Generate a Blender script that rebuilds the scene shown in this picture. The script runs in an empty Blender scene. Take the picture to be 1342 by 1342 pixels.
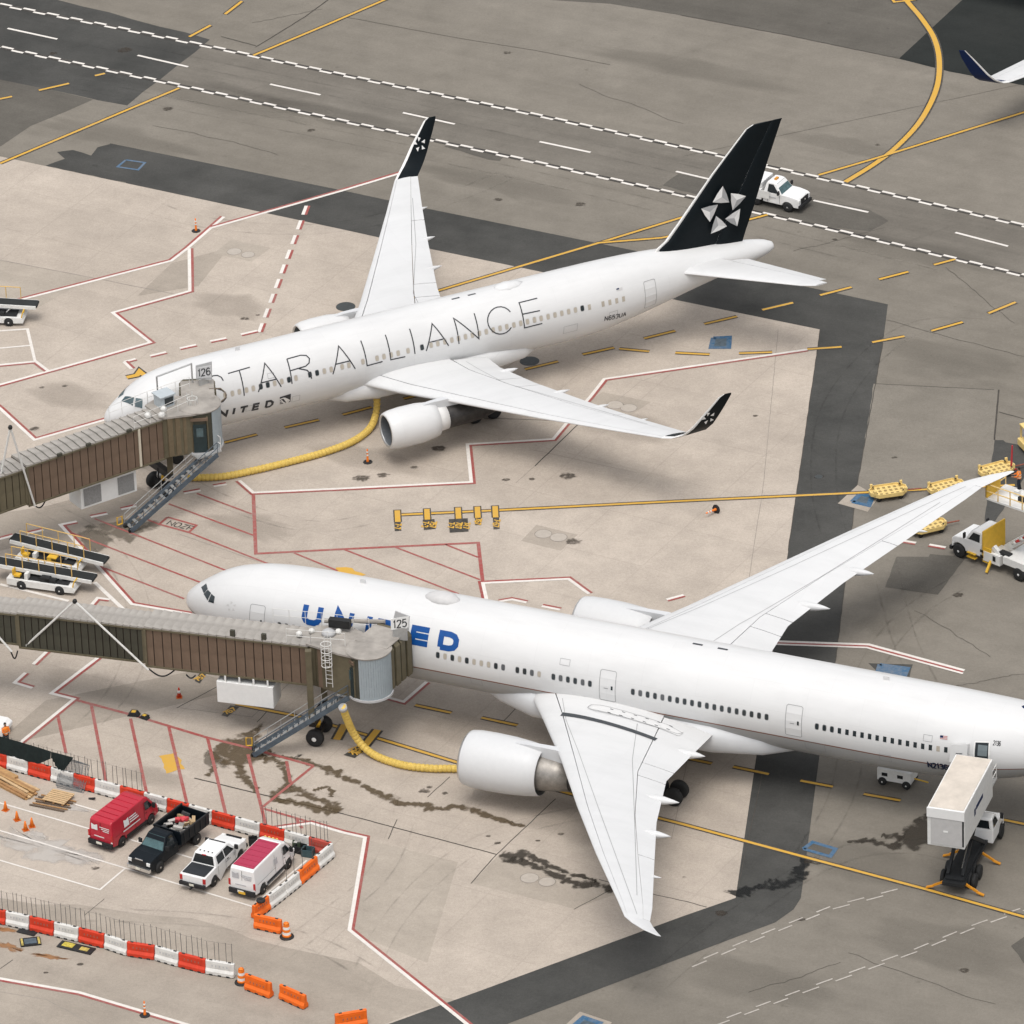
import bpy, bmesh, math, random
import numpy as np
from mathutils import Vector, Matrix
random.seed(7)
R = math.radians
scene = bpy.context.scene
col = scene.collection

# ------------------------------------------------------------------ camera
IMG = 1342.0
CF, CPITCH, CROLL, CH = 9845.996, 0.50491086, -0.03772415, 259.77619
YOFF = -470.0
_cp, _sp, _cr, _sr = math.cos(CPITCH), math.sin(CPITCH), math.cos(CROLL), math.sin(CROLL)
CW = Vector((0, _cp, -_sp)); _up = Vector((0, _sp, _cp)); _rt = Vector((1, 0, 0))
CR = _cr * _rt + _sr * _up; CU = -_sr * _rt + _cr * _up
CPOS = Vector((0, YOFF, CH))
cd = bpy.data.cameras.new('camera'); cam = bpy.data.objects.new('camera', cd); col.objects.link(cam)
cd.sensor_fit = 'HORIZONTAL'; cd.sensor_width = 36.0; cd.lens = CF / IMG * 36.0
cd.clip_start = 5.0; cd.clip_end = 6000.0
cam.matrix_world = Matrix(((CR.x, CU.x, -CW.x, CPOS.x), (CR.y, CU.y, -CW.y, CPOS.y), (CR.z, CU.z, -CW.z, CPOS.z), (0, 0, 0, 1)))
scene.camera = cam

# ------------------------------------------------------------------ sky, sun, exposure (overcast noon)
SUN_EL, SUN_AZ = R(71), R(190)          # azimuth measured from +Y towards +X
w = bpy.data.worlds.new('World'); scene.world = w; w.use_nodes = True
nt = w.node_tree; nt.nodes.clear()
sky = nt.nodes.new('ShaderNodeTexSky'); sky.sky_type = 'NISHITA'; sky.sun_disc = False
sky.sun_elevation = SUN_EL; sky.sun_rotation = SUN_AZ; sky.air_density = 1.0; sky.dust_density = 4.0; sky.ozone_density = 1.0
hs = nt.nodes.new('ShaderNodeHueSaturation'); hs.inputs['Saturation'].default_value = 0.22
bg = nt.nodes.new('ShaderNodeBackground'); bg.inputs['Strength'].default_value = 0.15
wo = nt.nodes.new('ShaderNodeOutputWorld')
nt.links.new(sky.outputs[0], hs.inputs['Color']); nt.links.new(hs.outputs[0], bg.inputs[0]); nt.links.new(bg.outputs[0], wo.inputs[0])
sd = bpy.data.lights.new('sun', 'SUN'); sun = bpy.data.objects.new('sun', sd); col.objects.link(sun)
sd.energy = 0.7; sd.angle = R(30); sd.color = (1.0, 0.955, 0.89)
sdir = Vector((math.sin(SUN_AZ) * math.cos(SUN_EL), math.cos(SUN_AZ) * math.cos(SUN_EL), math.sin(SUN_EL)))
sun.rotation_euler = sdir.to_track_quat('Z', 'Y').to_euler(); sun.location = (0, 0, 120)
scene.view_settings.view_transform = 'Standard'; scene.view_settings.look = 'None'
scene.view_settings.exposure = 0.45; scene.view_settings.gamma = 1.0; scene.view_settings.use_curve_mapping = False

# ------------------------------------------------------------------ pixel -> place
def ray(px, py):
    return CW + (px - IMG / 2) / CF * CR - (py - IMG / 2) / CF * CU
def G(px, py, z=0.0):
    d = ray(px, py); t = (z - CPOS.z) / d.z
    return CPOS + t * d
def onplane(px, py, p0, nrm):
    d = ray(px, py); t = (Vector(p0) - CPOS).dot(nrm) / d.dot(nrm)
    return CPOS + t * d

# ------------------------------------------------------------------ materials
MATS = {}
def M(name, c, rough=0.5, metal=0.0, var=0.06, scale=3.0, bump=0.0, coat=0.0, spec=0.3):
    if name in MATS: return MATS[name]
    m = bpy.data.materials.new(name); m.use_nodes = True; t = m.node_tree; b = t.nodes['Principled BSDF']
    tc = t.nodes.new('ShaderNodeTexCoord'); no = t.nodes.new('ShaderNodeTexNoise')
    no.inputs['Scale'].default_value = scale; no.inputs['Detail'].default_value = 6; no.inputs['Roughness'].default_value = 0.65
    mr = t.nodes.new('ShaderNodeMapRange'); mr.inputs[1].default_value = 0.3; mr.inputs[2].default_value = 0.7
    mr.inputs[3].default_value = 1 - var; mr.inputs[4].default_value = 1 + var
    vm = t.nodes.new('ShaderNodeVectorMath'); vm.operation = 'SCALE'; vm.inputs[0].default_value = c[:3]
    t.links.new(tc.outputs['Object'], no.inputs['Vector']); t.links.new(no.outputs[0], mr.inputs[0])
    t.links.new(mr.outputs[0], vm.inputs['Scale']); t.links.new(vm.outputs[0], b.inputs['Base Color'])
    b.inputs['Roughness'].default_value = rough; b.inputs['Metallic'].default_value = metal
    b.inputs['Coat Weight'].default_value = coat * 0.5; b.inputs['Coat Roughness'].default_value = 0.15
    b.inputs['Specular IOR Level'].default_value = spec
    if bump:
        bp = t.nodes.new('ShaderNodeBump'); bp.inputs['Strength'].default_value = bump; bp.inputs['Distance'].default_value = 0.02
        t.links.new(no.outputs[0], bp.inputs['Height']); t.links.new(bp.outputs[0], b.inputs['Normal'])
    m.diffuse_color = (*c[:3], 1); MATS[name] = m
    return m

def ground_mat(name, c0, c1, big=0.03, bigamt=0.5, streak=0.10, ang=-30.0, fine=0.06, spots=0.25, rough=0.9, slab=0.0):
    """worn pavement: two tones mixed by large noise, sweeping streaks, speckle and sparse oil spots"""
    if name in MATS: return MATS[name]
    m = bpy.data.materials.new(name); m.use_nodes = True; t = m.node_tree; N = t.nodes.new; L = t.links.new; b = t.nodes['Principled BSDF']
    ge = N('ShaderNodeNewGeometry')
    def noise(scale, detail, mapping=None, rough_=0.6):
        n = N('ShaderNodeTexNoise'); n.inputs['Scale'].default_value = scale; n.inputs['Detail'].default_value = detail; n.inputs['Roughness'].default_value = rough_
        if mapping:
            mp = N('ShaderNodeMapping'); mp.vector_type = 'TEXTURE'; mp.inputs['Rotation'].default_value = (0, 0, R(mapping[0])); mp.inputs['Scale'].default_value = (1 / mapping[1], 1 / mapping[2], 1)
            L(ge.outputs['Position'], mp.inputs[0]); L(mp.outputs[0], n.inputs['Vector'])
        else: L(ge.outputs['Position'], n.inputs['Vector'])
        return n
    def rng(n, a, b_, lo, hi):
        r = N('ShaderNodeMapRange'); r.inputs[1].default_value = a; r.inputs[2].default_value = b_; r.inputs[3].default_value = lo; r.inputs[4].default_value = hi
        L(n.outputs[0], r.inputs[0]); return r
    mix = N('ShaderNodeMix'); mix.data_type = 'RGBA'; mix.inputs[6].default_value = (*c0, 1); mix.inputs[7].default_value = (*c1, 1)
    L(rng(noise(big, 5), 0.5 - bigamt * 0.4, 0.5 + bigamt * 0.4, 0, 1).outputs[0], mix.inputs[0])
    cur = mix.outputs[2]
    def mul(f):
        nonlocal cur
        v = N('ShaderNodeVectorMath'); v.operation = 'SCALE'; L(cur, v.inputs[0]); L(f.outputs[0], v.inputs['Scale']); cur = v.outputs[0]
    mul(rng(noise(0.35, 8, None, 0.75), 0.3, 0.7, 1 - 0.12, 1 + 0.10)); mul(rng(noise(0.09, 4, None, 0.6), 0.3, 0.7, 1 - 0.07, 1 + 0.06))
    mul(rng(noise(1.0, 5, (ang, 0.05, 0.55)), 0.3, 0.7, 1 - streak * .8, 1 + streak * 0.5))
    mul(rng(noise(1.0, 4, (ang + 62, 0.05, 0.8)), 0.6, 0.8, 1.0, 1 - streak * 0.8))
    mul(rng(noise(5.0, 4, None, 0.8), 0.3, 0.7, 1 - fine * 1.6, 1 + fine * 1.6)); mul(rng(noise(26.0, 2), 0.3, 0.7, 1 - fine * 2.4, 1 + fine * 2.4))
    if slab:
        mp = N('ShaderNodeMapping'); mp.vector_type = 'TEXTURE'; mp.inputs['Rotation'].default_value = (0, 0, R(ang)); mp.inputs['Location'].default_value = (1.7, 2.9, 0); L(ge.outputs['Position'], mp.inputs[0])
        br = N('ShaderNodeTexBrick'); br.offset = 0.0; br.inputs['Scale'].default_value = 1.0; br.inputs['Mortar Size'].default_value = 0.055; br.inputs['Mortar Smooth'].default_value = 0.3; br.inputs['Brick Width'].default_value = 6.1; br.inputs['Row Height'].default_value = 6.1
        br.inputs['Color1'].default_value = (1, 1, 1, 1); br.inputs['Color2'].default_value = (1 - slab, 1 - slab, 1 - slab, 1); br.inputs['Mortar'].default_value = (1 - slab * 2.6,) * 3 + (1,)
        L(mp.outputs[0], br.inputs['Vector']); v = N('ShaderNodeVectorMath'); v.operation = 'MULTIPLY'; L(cur, v.inputs[0]); L(br.outputs[0], v.inputs[1]); cur = v.outputs[0]
    if spots: mul(rng(noise(0.9, 3, None, 0.5), 0.70, 0.80, 1.0, 1 - spots))
    L(cur, b.inputs['Base Color'])
    bp = N('ShaderNodeBump'); bp.inputs['Strength'].default_value = 0.25; bp.inputs['Distance'].default_value = 0.01
    n = noise(22, 4); L(n.outputs[0], bp.inputs['Height']); L(bp.outputs[0], b.inputs['Normal'])
    b.inputs['Roughness'].default_value = rough; b.inputs['Specular IOR Level'].default_value = 0.08
    MATS[name] = m
    return m

def stain_mat(name, c, lo=0.32, hi=0.85, strength=0.74, scale=1.5, rough=0.6):
    """soaked-in stain: opaque in the middle, frayed and soft at the rim (vertex attribute 'rim' 0..1)"""
    if name in MATS: return MATS[name]
    m = bpy.data.materials.new(name); m.use_nodes = True; t = m.node_tree; N = t.nodes.new; L = t.links.new; b = t.nodes['Principled BSDF']
    at = N('ShaderNodeAttribute'); at.attribute_name = 'rim'; ge = N('ShaderNodeNewGeometry'); n = N('ShaderNodeTexNoise'); n.inputs['Scale'].default_value = scale; n.inputs['Detail'].default_value = 3.5; n.inputs['Roughness'].default_value = 0.5; L(ge.outputs['Position'], n.inputs['Vector'])
    ma = N('ShaderNodeMath'); ma.operation = 'MULTIPLY_ADD'; L(n.outputs[0], ma.inputs[0]); ma.inputs[1].default_value = 2.1; ma.inputs[2].default_value = -1.05
    ad = N('ShaderNodeMath'); ad.operation = 'ADD'; L(at.outputs['Fac'], ad.inputs[0]); L(ma.outputs[0], ad.inputs[1])
    r = N('ShaderNodeMapRange'); r.interpolation_type = 'SMOOTHSTEP'; r.inputs[1].default_value = lo; r.inputs[2].default_value = hi; r.inputs[3].default_value = 0; r.inputs[4].default_value = strength; L(ad.outputs[0], r.inputs[0])
    mu = N('ShaderNodeMath'); mu.operation = 'MULTIPLY'; L(r.outputs[0], mu.inputs[0])
    r2 = N('ShaderNodeMapRange'); r2.inputs[1].default_value = 0.0; r2.inputs[2].default_value = 0.12; L(at.outputs['Fac'], r2.inputs[0]); L(r2.outputs[0], mu.inputs[1]); L(mu.outputs[0], b.inputs['Alpha'])
    b.inputs['Base Color'].default_value = (*c, 1); b.inputs['Roughness'].default_value = rough; b.inputs['Specular IOR Level'].default_value = 0.12
    MATS[name] = m; return m

def skin_mat(name, c, zc, rad, rough=0.36, wing=False, coat=0.2, seam=0.07, var=0.02):
    """painted metal skin with faint panel joints, panel-to-panel tone and grime"""
    if name in MATS: return MATS[name]
    m = bpy.data.materials.new(name); m.use_nodes = True; t = m.node_tree; N = t.nodes.new; L = t.links.new; b = t.nodes['Principled BSDF']
    tc = N('ShaderNodeTexCoord'); sx = N('ShaderNodeSeparateXYZ'); L(tc.outputs['Object'], sx.inputs[0]); cb = N('ShaderNodeCombineXYZ')
    L(sx.outputs[0], cb.inputs[0])
    if wing: L(sx.outputs[1], cb.inputs[1])
    else:
        s1 = N('ShaderNodeMath'); s1.operation = 'SUBTRACT'; L(sx.outputs[2], s1.inputs[0]); s1.inputs[1].default_value = zc; a = N('ShaderNodeMath'); a.operation = 'ARCTAN2'; L(sx.outputs[1], a.inputs[0]); L(s1.outputs[0], a.inputs[1]); k = N('ShaderNodeMath'); k.operation = 'MULTIPLY'; L(a.outputs[0], k.inputs[0]); k.inputs[1].default_value = rad; L(k.outputs[0], cb.inputs[1])
    br = N('ShaderNodeTexBrick'); br.offset = 0.37; br.inputs['Scale'].default_value = 1.0; br.inputs['Mortar Size'].default_value = 0.012; br.inputs['Mortar Smooth'].default_value = 0.2; br.inputs['Brick Width'].default_value = 2.1 if wing else 3.9; br.inputs['Row Height'].default_value = 3.1 if wing else 1.62
    br.inputs['Color1'].default_value = (1, 1, 1, 1); br.inputs['Color2'].default_value = (1 - var,) * 3 + (1,); br.inputs['Mortar'].default_value = (1 - seam,) * 3 + (1,); L(cb.outputs[0], br.inputs['Vector'])
    n = N('ShaderNodeTexNoise'); n.inputs['Scale'].default_value = 0.7; n.inputs['Detail'].default_value = 8; n.inputs['Roughness'].default_value = 0.7; mp = N('ShaderNodeMapping'); mp.inputs['Scale'].default_value = (0.25, 1, 0.5); L(tc.outputs['Object'], mp.inputs[0]); L(mp.outputs[0], n.inputs['Vector'])
    mr = N('ShaderNodeMapRange'); mr.inputs[1].default_value = 0.45; mr.inputs[2].default_value = 0.8; mr.inputs[3].default_value = 1.0; mr.inputs[4].default_value = 0.90; L(n.outputs[0], mr.inputs[0])
    v = N('ShaderNodeVectorMath'); v.operation = 'SCALE'; L(br.outputs[0], v.inputs[0]); L(mr.outputs[0], v.inputs['Scale']); v2 = N('ShaderNodeVectorMath'); v2.operation = 'MULTIPLY'; L(v.outputs[0], v2.inputs[0]); v2.inputs[1].default_value = c; L(v2.outputs[0], b.inputs['Base Color'])
    b.inputs['Roughness'].default_value = rough; b.inputs['Coat Weight'].default_value = coat * .5; b.inputs['Coat Roughness'].default_value = 0.2; b.inputs['Specular IOR Level'].default_value = 0.35
    MATS[name] = m; return m

def paint_mat(name, c, wear=0.5, rough=0.7):
    """road paint, worn through in flakes and scuffs"""
    if name in MATS: return MATS[name]
    m = bpy.data.materials.new(name); m.use_nodes = True; t = m.node_tree; N = t.nodes.new; L = t.links.new; b = t.nodes['Principled BSDF']
    ge = N('ShaderNodeNewGeometry'); n = N('ShaderNodeTexNoise'); n.inputs['Scale'].default_value = 3.5; n.inputs['Detail'].default_value = 8; n.inputs['Roughness'].default_value = 0.75
    L(ge.outputs['Position'], n.inputs['Vector'])
    n2 = N('ShaderNodeTexNoise'); n2.inputs['Scale'].default_value = 0.25; n2.inputs['Detail'].default_value = 3; L(ge.outputs['Position'], n2.inputs['Vector'])
    ad = N('ShaderNodeMath'); ad.operation = 'MULTIPLY_ADD'; L(n2.outputs[0], ad.inputs[0]); ad.inputs[1].default_value = 0.5; L(n.outputs[0], ad.inputs[2])
    r = N('ShaderNodeMapRange'); r.inputs[1].default_value = 0.62; r.inputs[2].default_value = 0.95; r.inputs[3].default_value = 0; r.inputs[4].default_value = wear; L(ad.outputs[0], r.inputs[0])
    mx = N('ShaderNodeMix'); mx.data_type = 'RGBA'; mx.inputs[6].default_value = (*c, 1); mx.inputs[7].default_value = (0.30, 0.27, 0.235, 1)
    L(r.outputs[0], mx.inputs[0]); L(mx.outputs[2], b.inputs['Base Color']); b.inputs['Roughness'].default_value = rough; b.inputs['Specular IOR Level'].default_value = 0.3
    MATS[name] = m
    return m

# ------------------------------------------------------------------ object helpers
def tag(o, label=None, cat=None, group=None, kind=None):
    if label: o['label'] = label
    if cat: o['category'] = cat
    if group: o['group'] = group
    if kind: o['kind'] = kind
    return o
def thing(name, label, cat, loc=(0, 0, 0), rz=0.0, group=None):
    o = bpy.data.objects.new(name, None); col.objects.link(o); o.empty_display_size = 0.5
    o.matrix_world = Matrix.Translation(Vector(loc)) @ Matrix.Rotation(rz, 4, 'Z')
    o.location = loc; o.rotation_euler = (0, 0, rz)
    tag(o, label, cat, group); return o
XF = {}
def kids(o):
    return [c for c in bpy.data.objects if c.parent == o]
def copy_tree(o, parent=None, first=True):
    c = o.copy(); col.objects.link(c)
    if parent is not None: c.parent = parent
    for ch in kids(o): copy_tree(ch, c)
    return c

class MB:
    """collects faces of one mesh object"""
    def __init__(s): s.v = []; s.f = []; s.mi = []; s.sm = []; s.cur = 0; s.smooth = False; s.mats = []
    def mat(s, m):
        if m not in s.mats: s.mats.append(m)
        s.cur = s.mats.index(m); return s
    def add(s, vs, fs):
        o = len(s.v); s.v += [tuple(v) for v in vs]
        for f in fs: s.f.append([o + i for i in f]); s.mi.append(s.cur); s.sm.append(s.smooth)
        return s
    def quad(s, *p): return s.add(p, [list(range(len(p)))])
    def box(s, c, d, rz=0.0, ry=0.0, rx=0.0, taper=(1, 1)):
        hx, hy, hz = d[0] / 2, d[1] / 2, d[2] / 2; vs = []
        m = Matrix.Rotation(rz, 3, 'Z') @ Matrix.Rotation(ry, 3, 'Y') @ Matrix.Rotation(rx, 3, 'X')
        for k, zz in enumerate((-hz, hz)):
            tx, ty = taper if k else (1, 1)
            for x, y in ((-hx, -hy), (hx, -hy), (hx, hy), (-hx, hy)): vs.append(m @ Vector((x * tx, y * ty, zz)) + Vector(c))
        return s.add(vs, [[3, 2, 1, 0], [4, 5, 6, 7], [0, 1, 5, 4], [1, 2, 6, 5], [2, 3, 7, 6], [3, 0, 4, 7]])
    def bx(s, x0, x1, y0, y1, z0, z1): return s.box(((x0 + x1) / 2, (y0 + y1) / 2, (z0 + z1) / 2), (x1 - x0, y1 - y0, z1 - z0))
    def bar(s, a, b, wd, ht=None, up=(0, 0, 1)):
        ht = ht or wd; a = Vector(a); b = Vector(b); d = (b - a); 
        if d.length < 1e-6: return s
        d.normalize(); u = Vector(up)
        if abs(d.dot(u)) > 0.98: u = Vector((1, 0, 0))
        sd_ = d.cross(u).normalized(); u = sd_.cross(d).normalized(); vs = []
        for p in (a, b):
            for i, j in ((-1, -1), (1, -1), (1, 1), (-1, 1)): vs.append(p + sd_ * (i * wd / 2) + u * (j * ht / 2))
        return s.add(vs, [[3, 2, 1, 0], [4, 5, 6, 7], [0, 1, 5, 4], [1, 2, 6, 5], [2, 3, 7, 6], [3, 0, 4, 7]])
    def ring(s, c, d, r, n, ph=0):
        d = Vector(d).normalized(); u = Vector((0, 0, 1)) if abs(d.z) < 0.95 else Vector((1, 0, 0))
        a = d.cross(u).normalized(); b = a.cross(d).normalized()
        return [Vector(c) + a * (r * math.cos(2 * math.pi * i / n + ph)) + b * (r * math.sin(2 * math.pi * i / n + ph)) for i in range(n)]
    def loft(s, rings, cap0=True, cap1=True, closed=True):
        n = len(rings[0]); vs = [p for r_ in rings for p in r_]; fs = []
        for k in range(len(rings) - 1):
            for i in range(n if closed else n - 1):
                j = (i + 1) % n; fs.append([k * n + i, k * n + j, (k + 1) * n + j, (k + 1) * n + i])
        if cap0: fs.append(list(range(n))[::-1])
        if cap1: fs.append([(len(rings) - 1) * n + i for i in range(n)])
        return s.add(vs, fs)
    def cyl(s, a, b, r0, r1=None, n=12, caps=True):
        a = Vector(a); b = Vector(b); r1 = r0 if r1 is None else r1
        return s.loft([s.ring(a, b - a, r0, n), s.ring(b, b - a, r1, n)], caps, caps)
    def lathe(s, a, axis, prof, n=16, cap=True):
        a = Vector(a); d = Vector(axis).normalized()
        return s.loft([s.ring(a + d * x, d, max(r_, 1e-3), n) for x, r_ in prof], cap, cap)
    def tube(s, pts, r, n=6, caps=True):
        pts = [Vector(p) for p in pts]; rings = []
        rr = r if isinstance(r, (list, tuple)) else [r] * len(pts)
        pu = None
        for i, p in enumerate(pts):
            d = (pts[min(i + 1, len(pts) - 1)] - pts[max(i - 1, 0)]).normalized()
            if pu is None: pu = Vector((0, 0, 1)) if abs(d.z) < 0.9 else Vector((1, 0, 0))
            a = d.cross(pu).normalized(); b = a.cross(d).normalized(); pu = b
            rings.append([p + a * (rr[i] * math.cos(2 * math.pi * k / n)) + b * (rr[i] * math.sin(2 * math.pi * k / n)) for k in range(n)])
        return s.loft(rings, caps, caps)
    def prism(s, poly, z0, z1):
        n = len(poly); vs = [(p[0], p[1], z0) for p in poly] + [(p[0], p[1], z1) for p in poly]
        fs = [list(range(n))[::-1], [n + i for i in range(n)]] + [[i, (i + 1) % n, n + (i + 1) % n, n + i] for i in range(n)]
        return s.add(vs, fs)
    def build(s, name, mat=None, parent=None, xf=None, recalc=True, bevel=0.0, tri=False):
        me = bpy.data.meshes.new(name)
        vs = [tuple(xf @ Vector(v)) for v in s.v] if xf is not None else s.v
        me.from_pydata(vs, [], s.f)
        ms = s.mats if s.mats else [mat]
        for m in ms: me.materials.append(m)
        if s.mats: me.polygons.foreach_set('material_index', s.mi)
        me.polygons.foreach_set('use_smooth', s.sm)
        if recalc or tri:
            bm = bmesh.new(); bm.from_mesh(me)
            if recalc: bmesh.ops.recalc_face_normals(bm, faces=bm.faces)
            if tri: bmesh.ops.triangulate(bm, faces=[f for f in bm.faces if len(f.verts) > 4])
            bm.to_mesh(me); bm.free()
        o = bpy.data.objects.new(name, me); col.objects.link(o)
        if parent is not None: o.parent = parent
        if bevel:
            bv = o.modifiers.new('bevel', 'BEVEL'); bv.width = bevel; bv.segments = 2; bv.limit_method = 'ANGLE'; bv.angle_limit = R(35)
        return o
def inst(o, name, parent, loc=(0, 0, 0), rz=0.0):
    """another object that shares o's mesh"""
    c = bpy.data.objects.new(name, o.data if not isinstance(o, bpy.types.Mesh) else o); col.objects.link(c); c.parent = parent
    c.location = loc; c.rotation_euler = (0, 0, rz)
    if not isinstance(o, bpy.types.Mesh):
        for md in o.modifiers:
            if md.type == 'BEVEL':
                b = c.modifiers.new('bevel', 'BEVEL'); b.width = md.width; b.segments = 2; b.limit_method = 'ANGLE'; b.angle_limit = R(35)
    return c
def inv(o):
    return (Matrix.Translation(o.location) @ Matrix.Rotation(o.rotation_euler.z, 4, 'Z')).inverted()

# stroke lettering: unit height, polylines
FONT = {
 '0': (.62, [[(0,.2),(0,.8),(.12,1),(.5,1),(.62,.8),(.62,.2),(.5,0),(.12,0),(0,.2)]]), '1': (.3, [[(0,.78),(.2,1),(.2,0)]]),
 '2': (.6, [[(0,.78),(.1,.97),(.3,1),(.5,.97),(.6,.76),(.5,.55),(0,0),(.6,0)]]), '3': (.6, [[(0,.9),(.2,1),(.45,1),(.6,.82),(.5,.56),(.25,.53),(.5,.5),(.6,.25),(.45,0),(.2,0),(0,.1)]]),
 '4': (.6, [[(.45,0),(.45,1),(0,.3),(.6,.3)]]), '9': (.6, [[(.05,.15),(.2,0),(.4,0),(.55,.2),(.6,.6),(.55,.88),(.4,1),(.18,1),(0,.85),(0,.58),(.15,.43),(.4,.44),(.57,.58)]]),
 '5': (.6, [[(.55,1),(.08,1),(.03,.55),(.3,.65),(.5,.58),(.6,.35),(.5,.08),(.28,0),(.1,.03),(0,.15)]]),
 '6': (.6, [[(.55,.85),(.4,1),(.2,1),(.05,.8),(0,.4),(.05,.12),(.2,0),(.42,0),(.6,.15),(.6,.42),(.45,.57),(.2,.56),(.03,.42)]]),
 '7': (.6, [[(0,1),(.6,1),(.2,0)]]), '8': (.6, [[(.3,.53),(.08,.65),(.08,.9),(.3,1),(.52,.9),(.52,.65),(.3,.53),(0,.35),(.05,.1),(.3,0),(.55,.1),(.6,.35),(.3,.53)]]),
 'U': (.7, [[(0,1),(0,.3),(.08,.1),(.22,0),(.48,0),(.62,.1),(.7,.3),(.7,1)]]), 'N': (.72, [[(0,0),(0,1),(.72,0),(.72,1)]]), 'I': (.0, [[(0,0),(0,1)]]),
 'T': (.7, [[(0,1),(.7,1)], [(.35,1),(.35,0)]]), 'E': (.6, [[(.6,1),(0,1),(0,0),(.6,0)], [(0,.5),(.52,.5)]]), 'F': (.6, [[(.6,1),(0,1),(0,0)], [(0,.5),(.5,.5)]]),
 'D': (.7, [[(0,0),(0,1),(.4,1),(.6,.9),(.7,.68),(.7,.32),(.6,.1),(.4,0),(0,0)]]), 'A': (.72, [[(0,0),(.36,1),(.72,0)], [(.12,.34),(.6,.34)]]),
 'O': (.7, [[(0,.25),(0,.75),(.15,1),(.55,1),(.7,.75),(.7,.25),(.55,0),(.15,0),(0,.25)]]), 'Z': (.6, [[(0,1),(.6,1),(0,0),(.6,0)]]), '-': (.35, [[(0,.5),(.35,.5)]]),
 'B': (.6, [[(0,0),(0,1),(.42,1),(.55,.88),(.55,.64),(.42,.53),(0,.53)], [(.42,.53),(.6,.4),(.6,.12),(.45,0),(0,0)]]), 'S': (.6, [[(.58,.85),(.4,1),(.15,1),(.02,.8),(.1,.58),(.5,.45),(.6,.2),(.45,0),(.15,0),(0,.15)]]),
 'P': (.6, [[(0,0),(0,1),(.45,1),(.6,.85),(.6,.6),(.45,.47),(0,.47)]]), 'M': (.8, [[(0,0),(0,1),(.4,.3),(.8,1),(.8,0)]]), 'L': (.55, [[(0,1),(0,0),(.55,0)]]),
 'V': (.7, [[(0,1),(.35,0),(.7,1)]]), ' ': (.35, []), '.': (.1, [[(0,0),(.1,0)]]), 'R': (.6, [[(0,0),(0,1),(.45,1),(.6,.85),(.6,.62),(.45,.5),(0,.5)], [(.3,.5),(.6,0)]]), 'C': (.6, [[(.6,.85),(.42,1),(.15,1),(0,.75),(0,.25),(.15,0),(.42,0),(.6,.15)]]),
}
def text_strokes(txt, h, gap=0.22, wide=1.0):
    out = []; x = 0
    for ch in txt:
        wd, st = FONT[ch]
        for pl in st: out.append([((x + p[0] * wide) * h, p[1] * h) for p in pl])
        x += wd * wide + gap
    return out, (x - gap) * h
def ribbon2(pl, wd, closed=False):
    """mitred ribbon of a 2-D polyline -> list of (left, right)"""
    n = len(pl); res = []
    P = [np.array(p[:2], float) for p in pl]
    for i in range(n):
        a = P[i - 1] if (i > 0 or closed) else None; b = P[(i + 1) % n] if (i < n - 1 or closed) else None
        d0 = (P[i] - a) if a is not None else None; d1 = (b - P[i]) if b is not None else None
        if d0 is None: d0 = d1
        if d1 is None: d1 = d0
        d0 = d0 / (np.linalg.norm(d0) + 1e-9); d1 = d1 / (np.linalg.norm(d1) + 1e-9)
        n0 = np.array([-d0[1], d0[0]]); n1 = np.array([-d1[1], d1[0]]); m = n0 + n1; l = np.linalg.norm(m)
        m = n0 if l < 0.3 else m / l
        k = 1.0 / max(0.45, m @ n0)
        res.append((P[i] + m * wd / 2 * k, P[i] - m * wd / 2 * k))
    return res
def densify(pl, step):
    out = [pl[0]]
    for a, b in zip(pl[:-1], pl[1:]):
        a = np.array(a, float); b = np.array(b, float); k = max(1, int(math.ceil(np.linalg.norm(b - a) / step)))
        out += [a + (b - a) * (i + 1) / k for i in range(k)]
    return out
def smooth_curve(pts, per=8):
    """Catmull-Rom through points"""
    P = [np.array(p, float) for p in pts]; P = [2 * P[0] - P[1]] + P + [2 * P[-1] - P[-2]]; out = []
    for i in range(1, len(P) - 2):
        for k in range(per):
            t = k / per; a, b, c, d = P[i - 1], P[i], P[i + 1], P[i + 2]
            out.append(0.5 * ((2 * b) + (c - a) * t + (2 * a - 5 * b + 4 * c - d) * t * t + (3 * b - a - 3 * c + d) * t ** 3))
    out.append(P[-2]); return out
# ------------------------------------------------------------------ ground
LV = 0.004
ZC = [0]
def zz(lv):
    ZC[0] += 1; return lv * LV + (ZC[0] % 11) * 0.00034
asphalt = ground_mat('asphalt_weathered', (0.168, 0.151, 0.126), (0.225, 0.204, 0.173), big=0.018, streak=0.11, spots=0.25)
asphalt_dk = ground_mat('asphalt_new', (0.052, 0.052, 0.049), (0.086, 0.084, 0.078), big=0.12, streak=0.12, spots=0.3)
asphalt_md = ground_mat('asphalt_grey', (0.094, 0.087, 0.076), (0.126, 0.116, 0.100), big=0.05, streak=0.14, spots=0.3)
asphalt_vd = ground_mat('asphalt_sealed', (0.022, 0.025, 0.024), (0.033, 0.035, 0.033), big=0.08, streak=0.12, spots=0.2)
asphalt_lt = ground_mat('asphalt_patch_pale', (0.185, 0.168, 0.142), (0.222, 0.200, 0.168), big=0.05, streak=0.08, spots=0.2)
road_m = ground_mat('asphalt_service_road', (0.145, 0.131, 0.112), (0.192, 0.175, 0.150), big=0.03, streak=0.2, spots=0.2)
concrete = ground_mat('concrete_apron', (0.385, 0.332, 0.278), (0.470, 0.409, 0.348), big=0.035, bigamt=0.6, streak=0.055, ang=-31, fine=0.06, spots=0.16, slab=0.035)
concrete_b = ground_mat('concrete_pad', (0.335, 0.292, 0.242), (0.39, 0.342, 0.288), big=0.08, streak=0.06, ang=-31, fine=0.05, spots=0.1)
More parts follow.
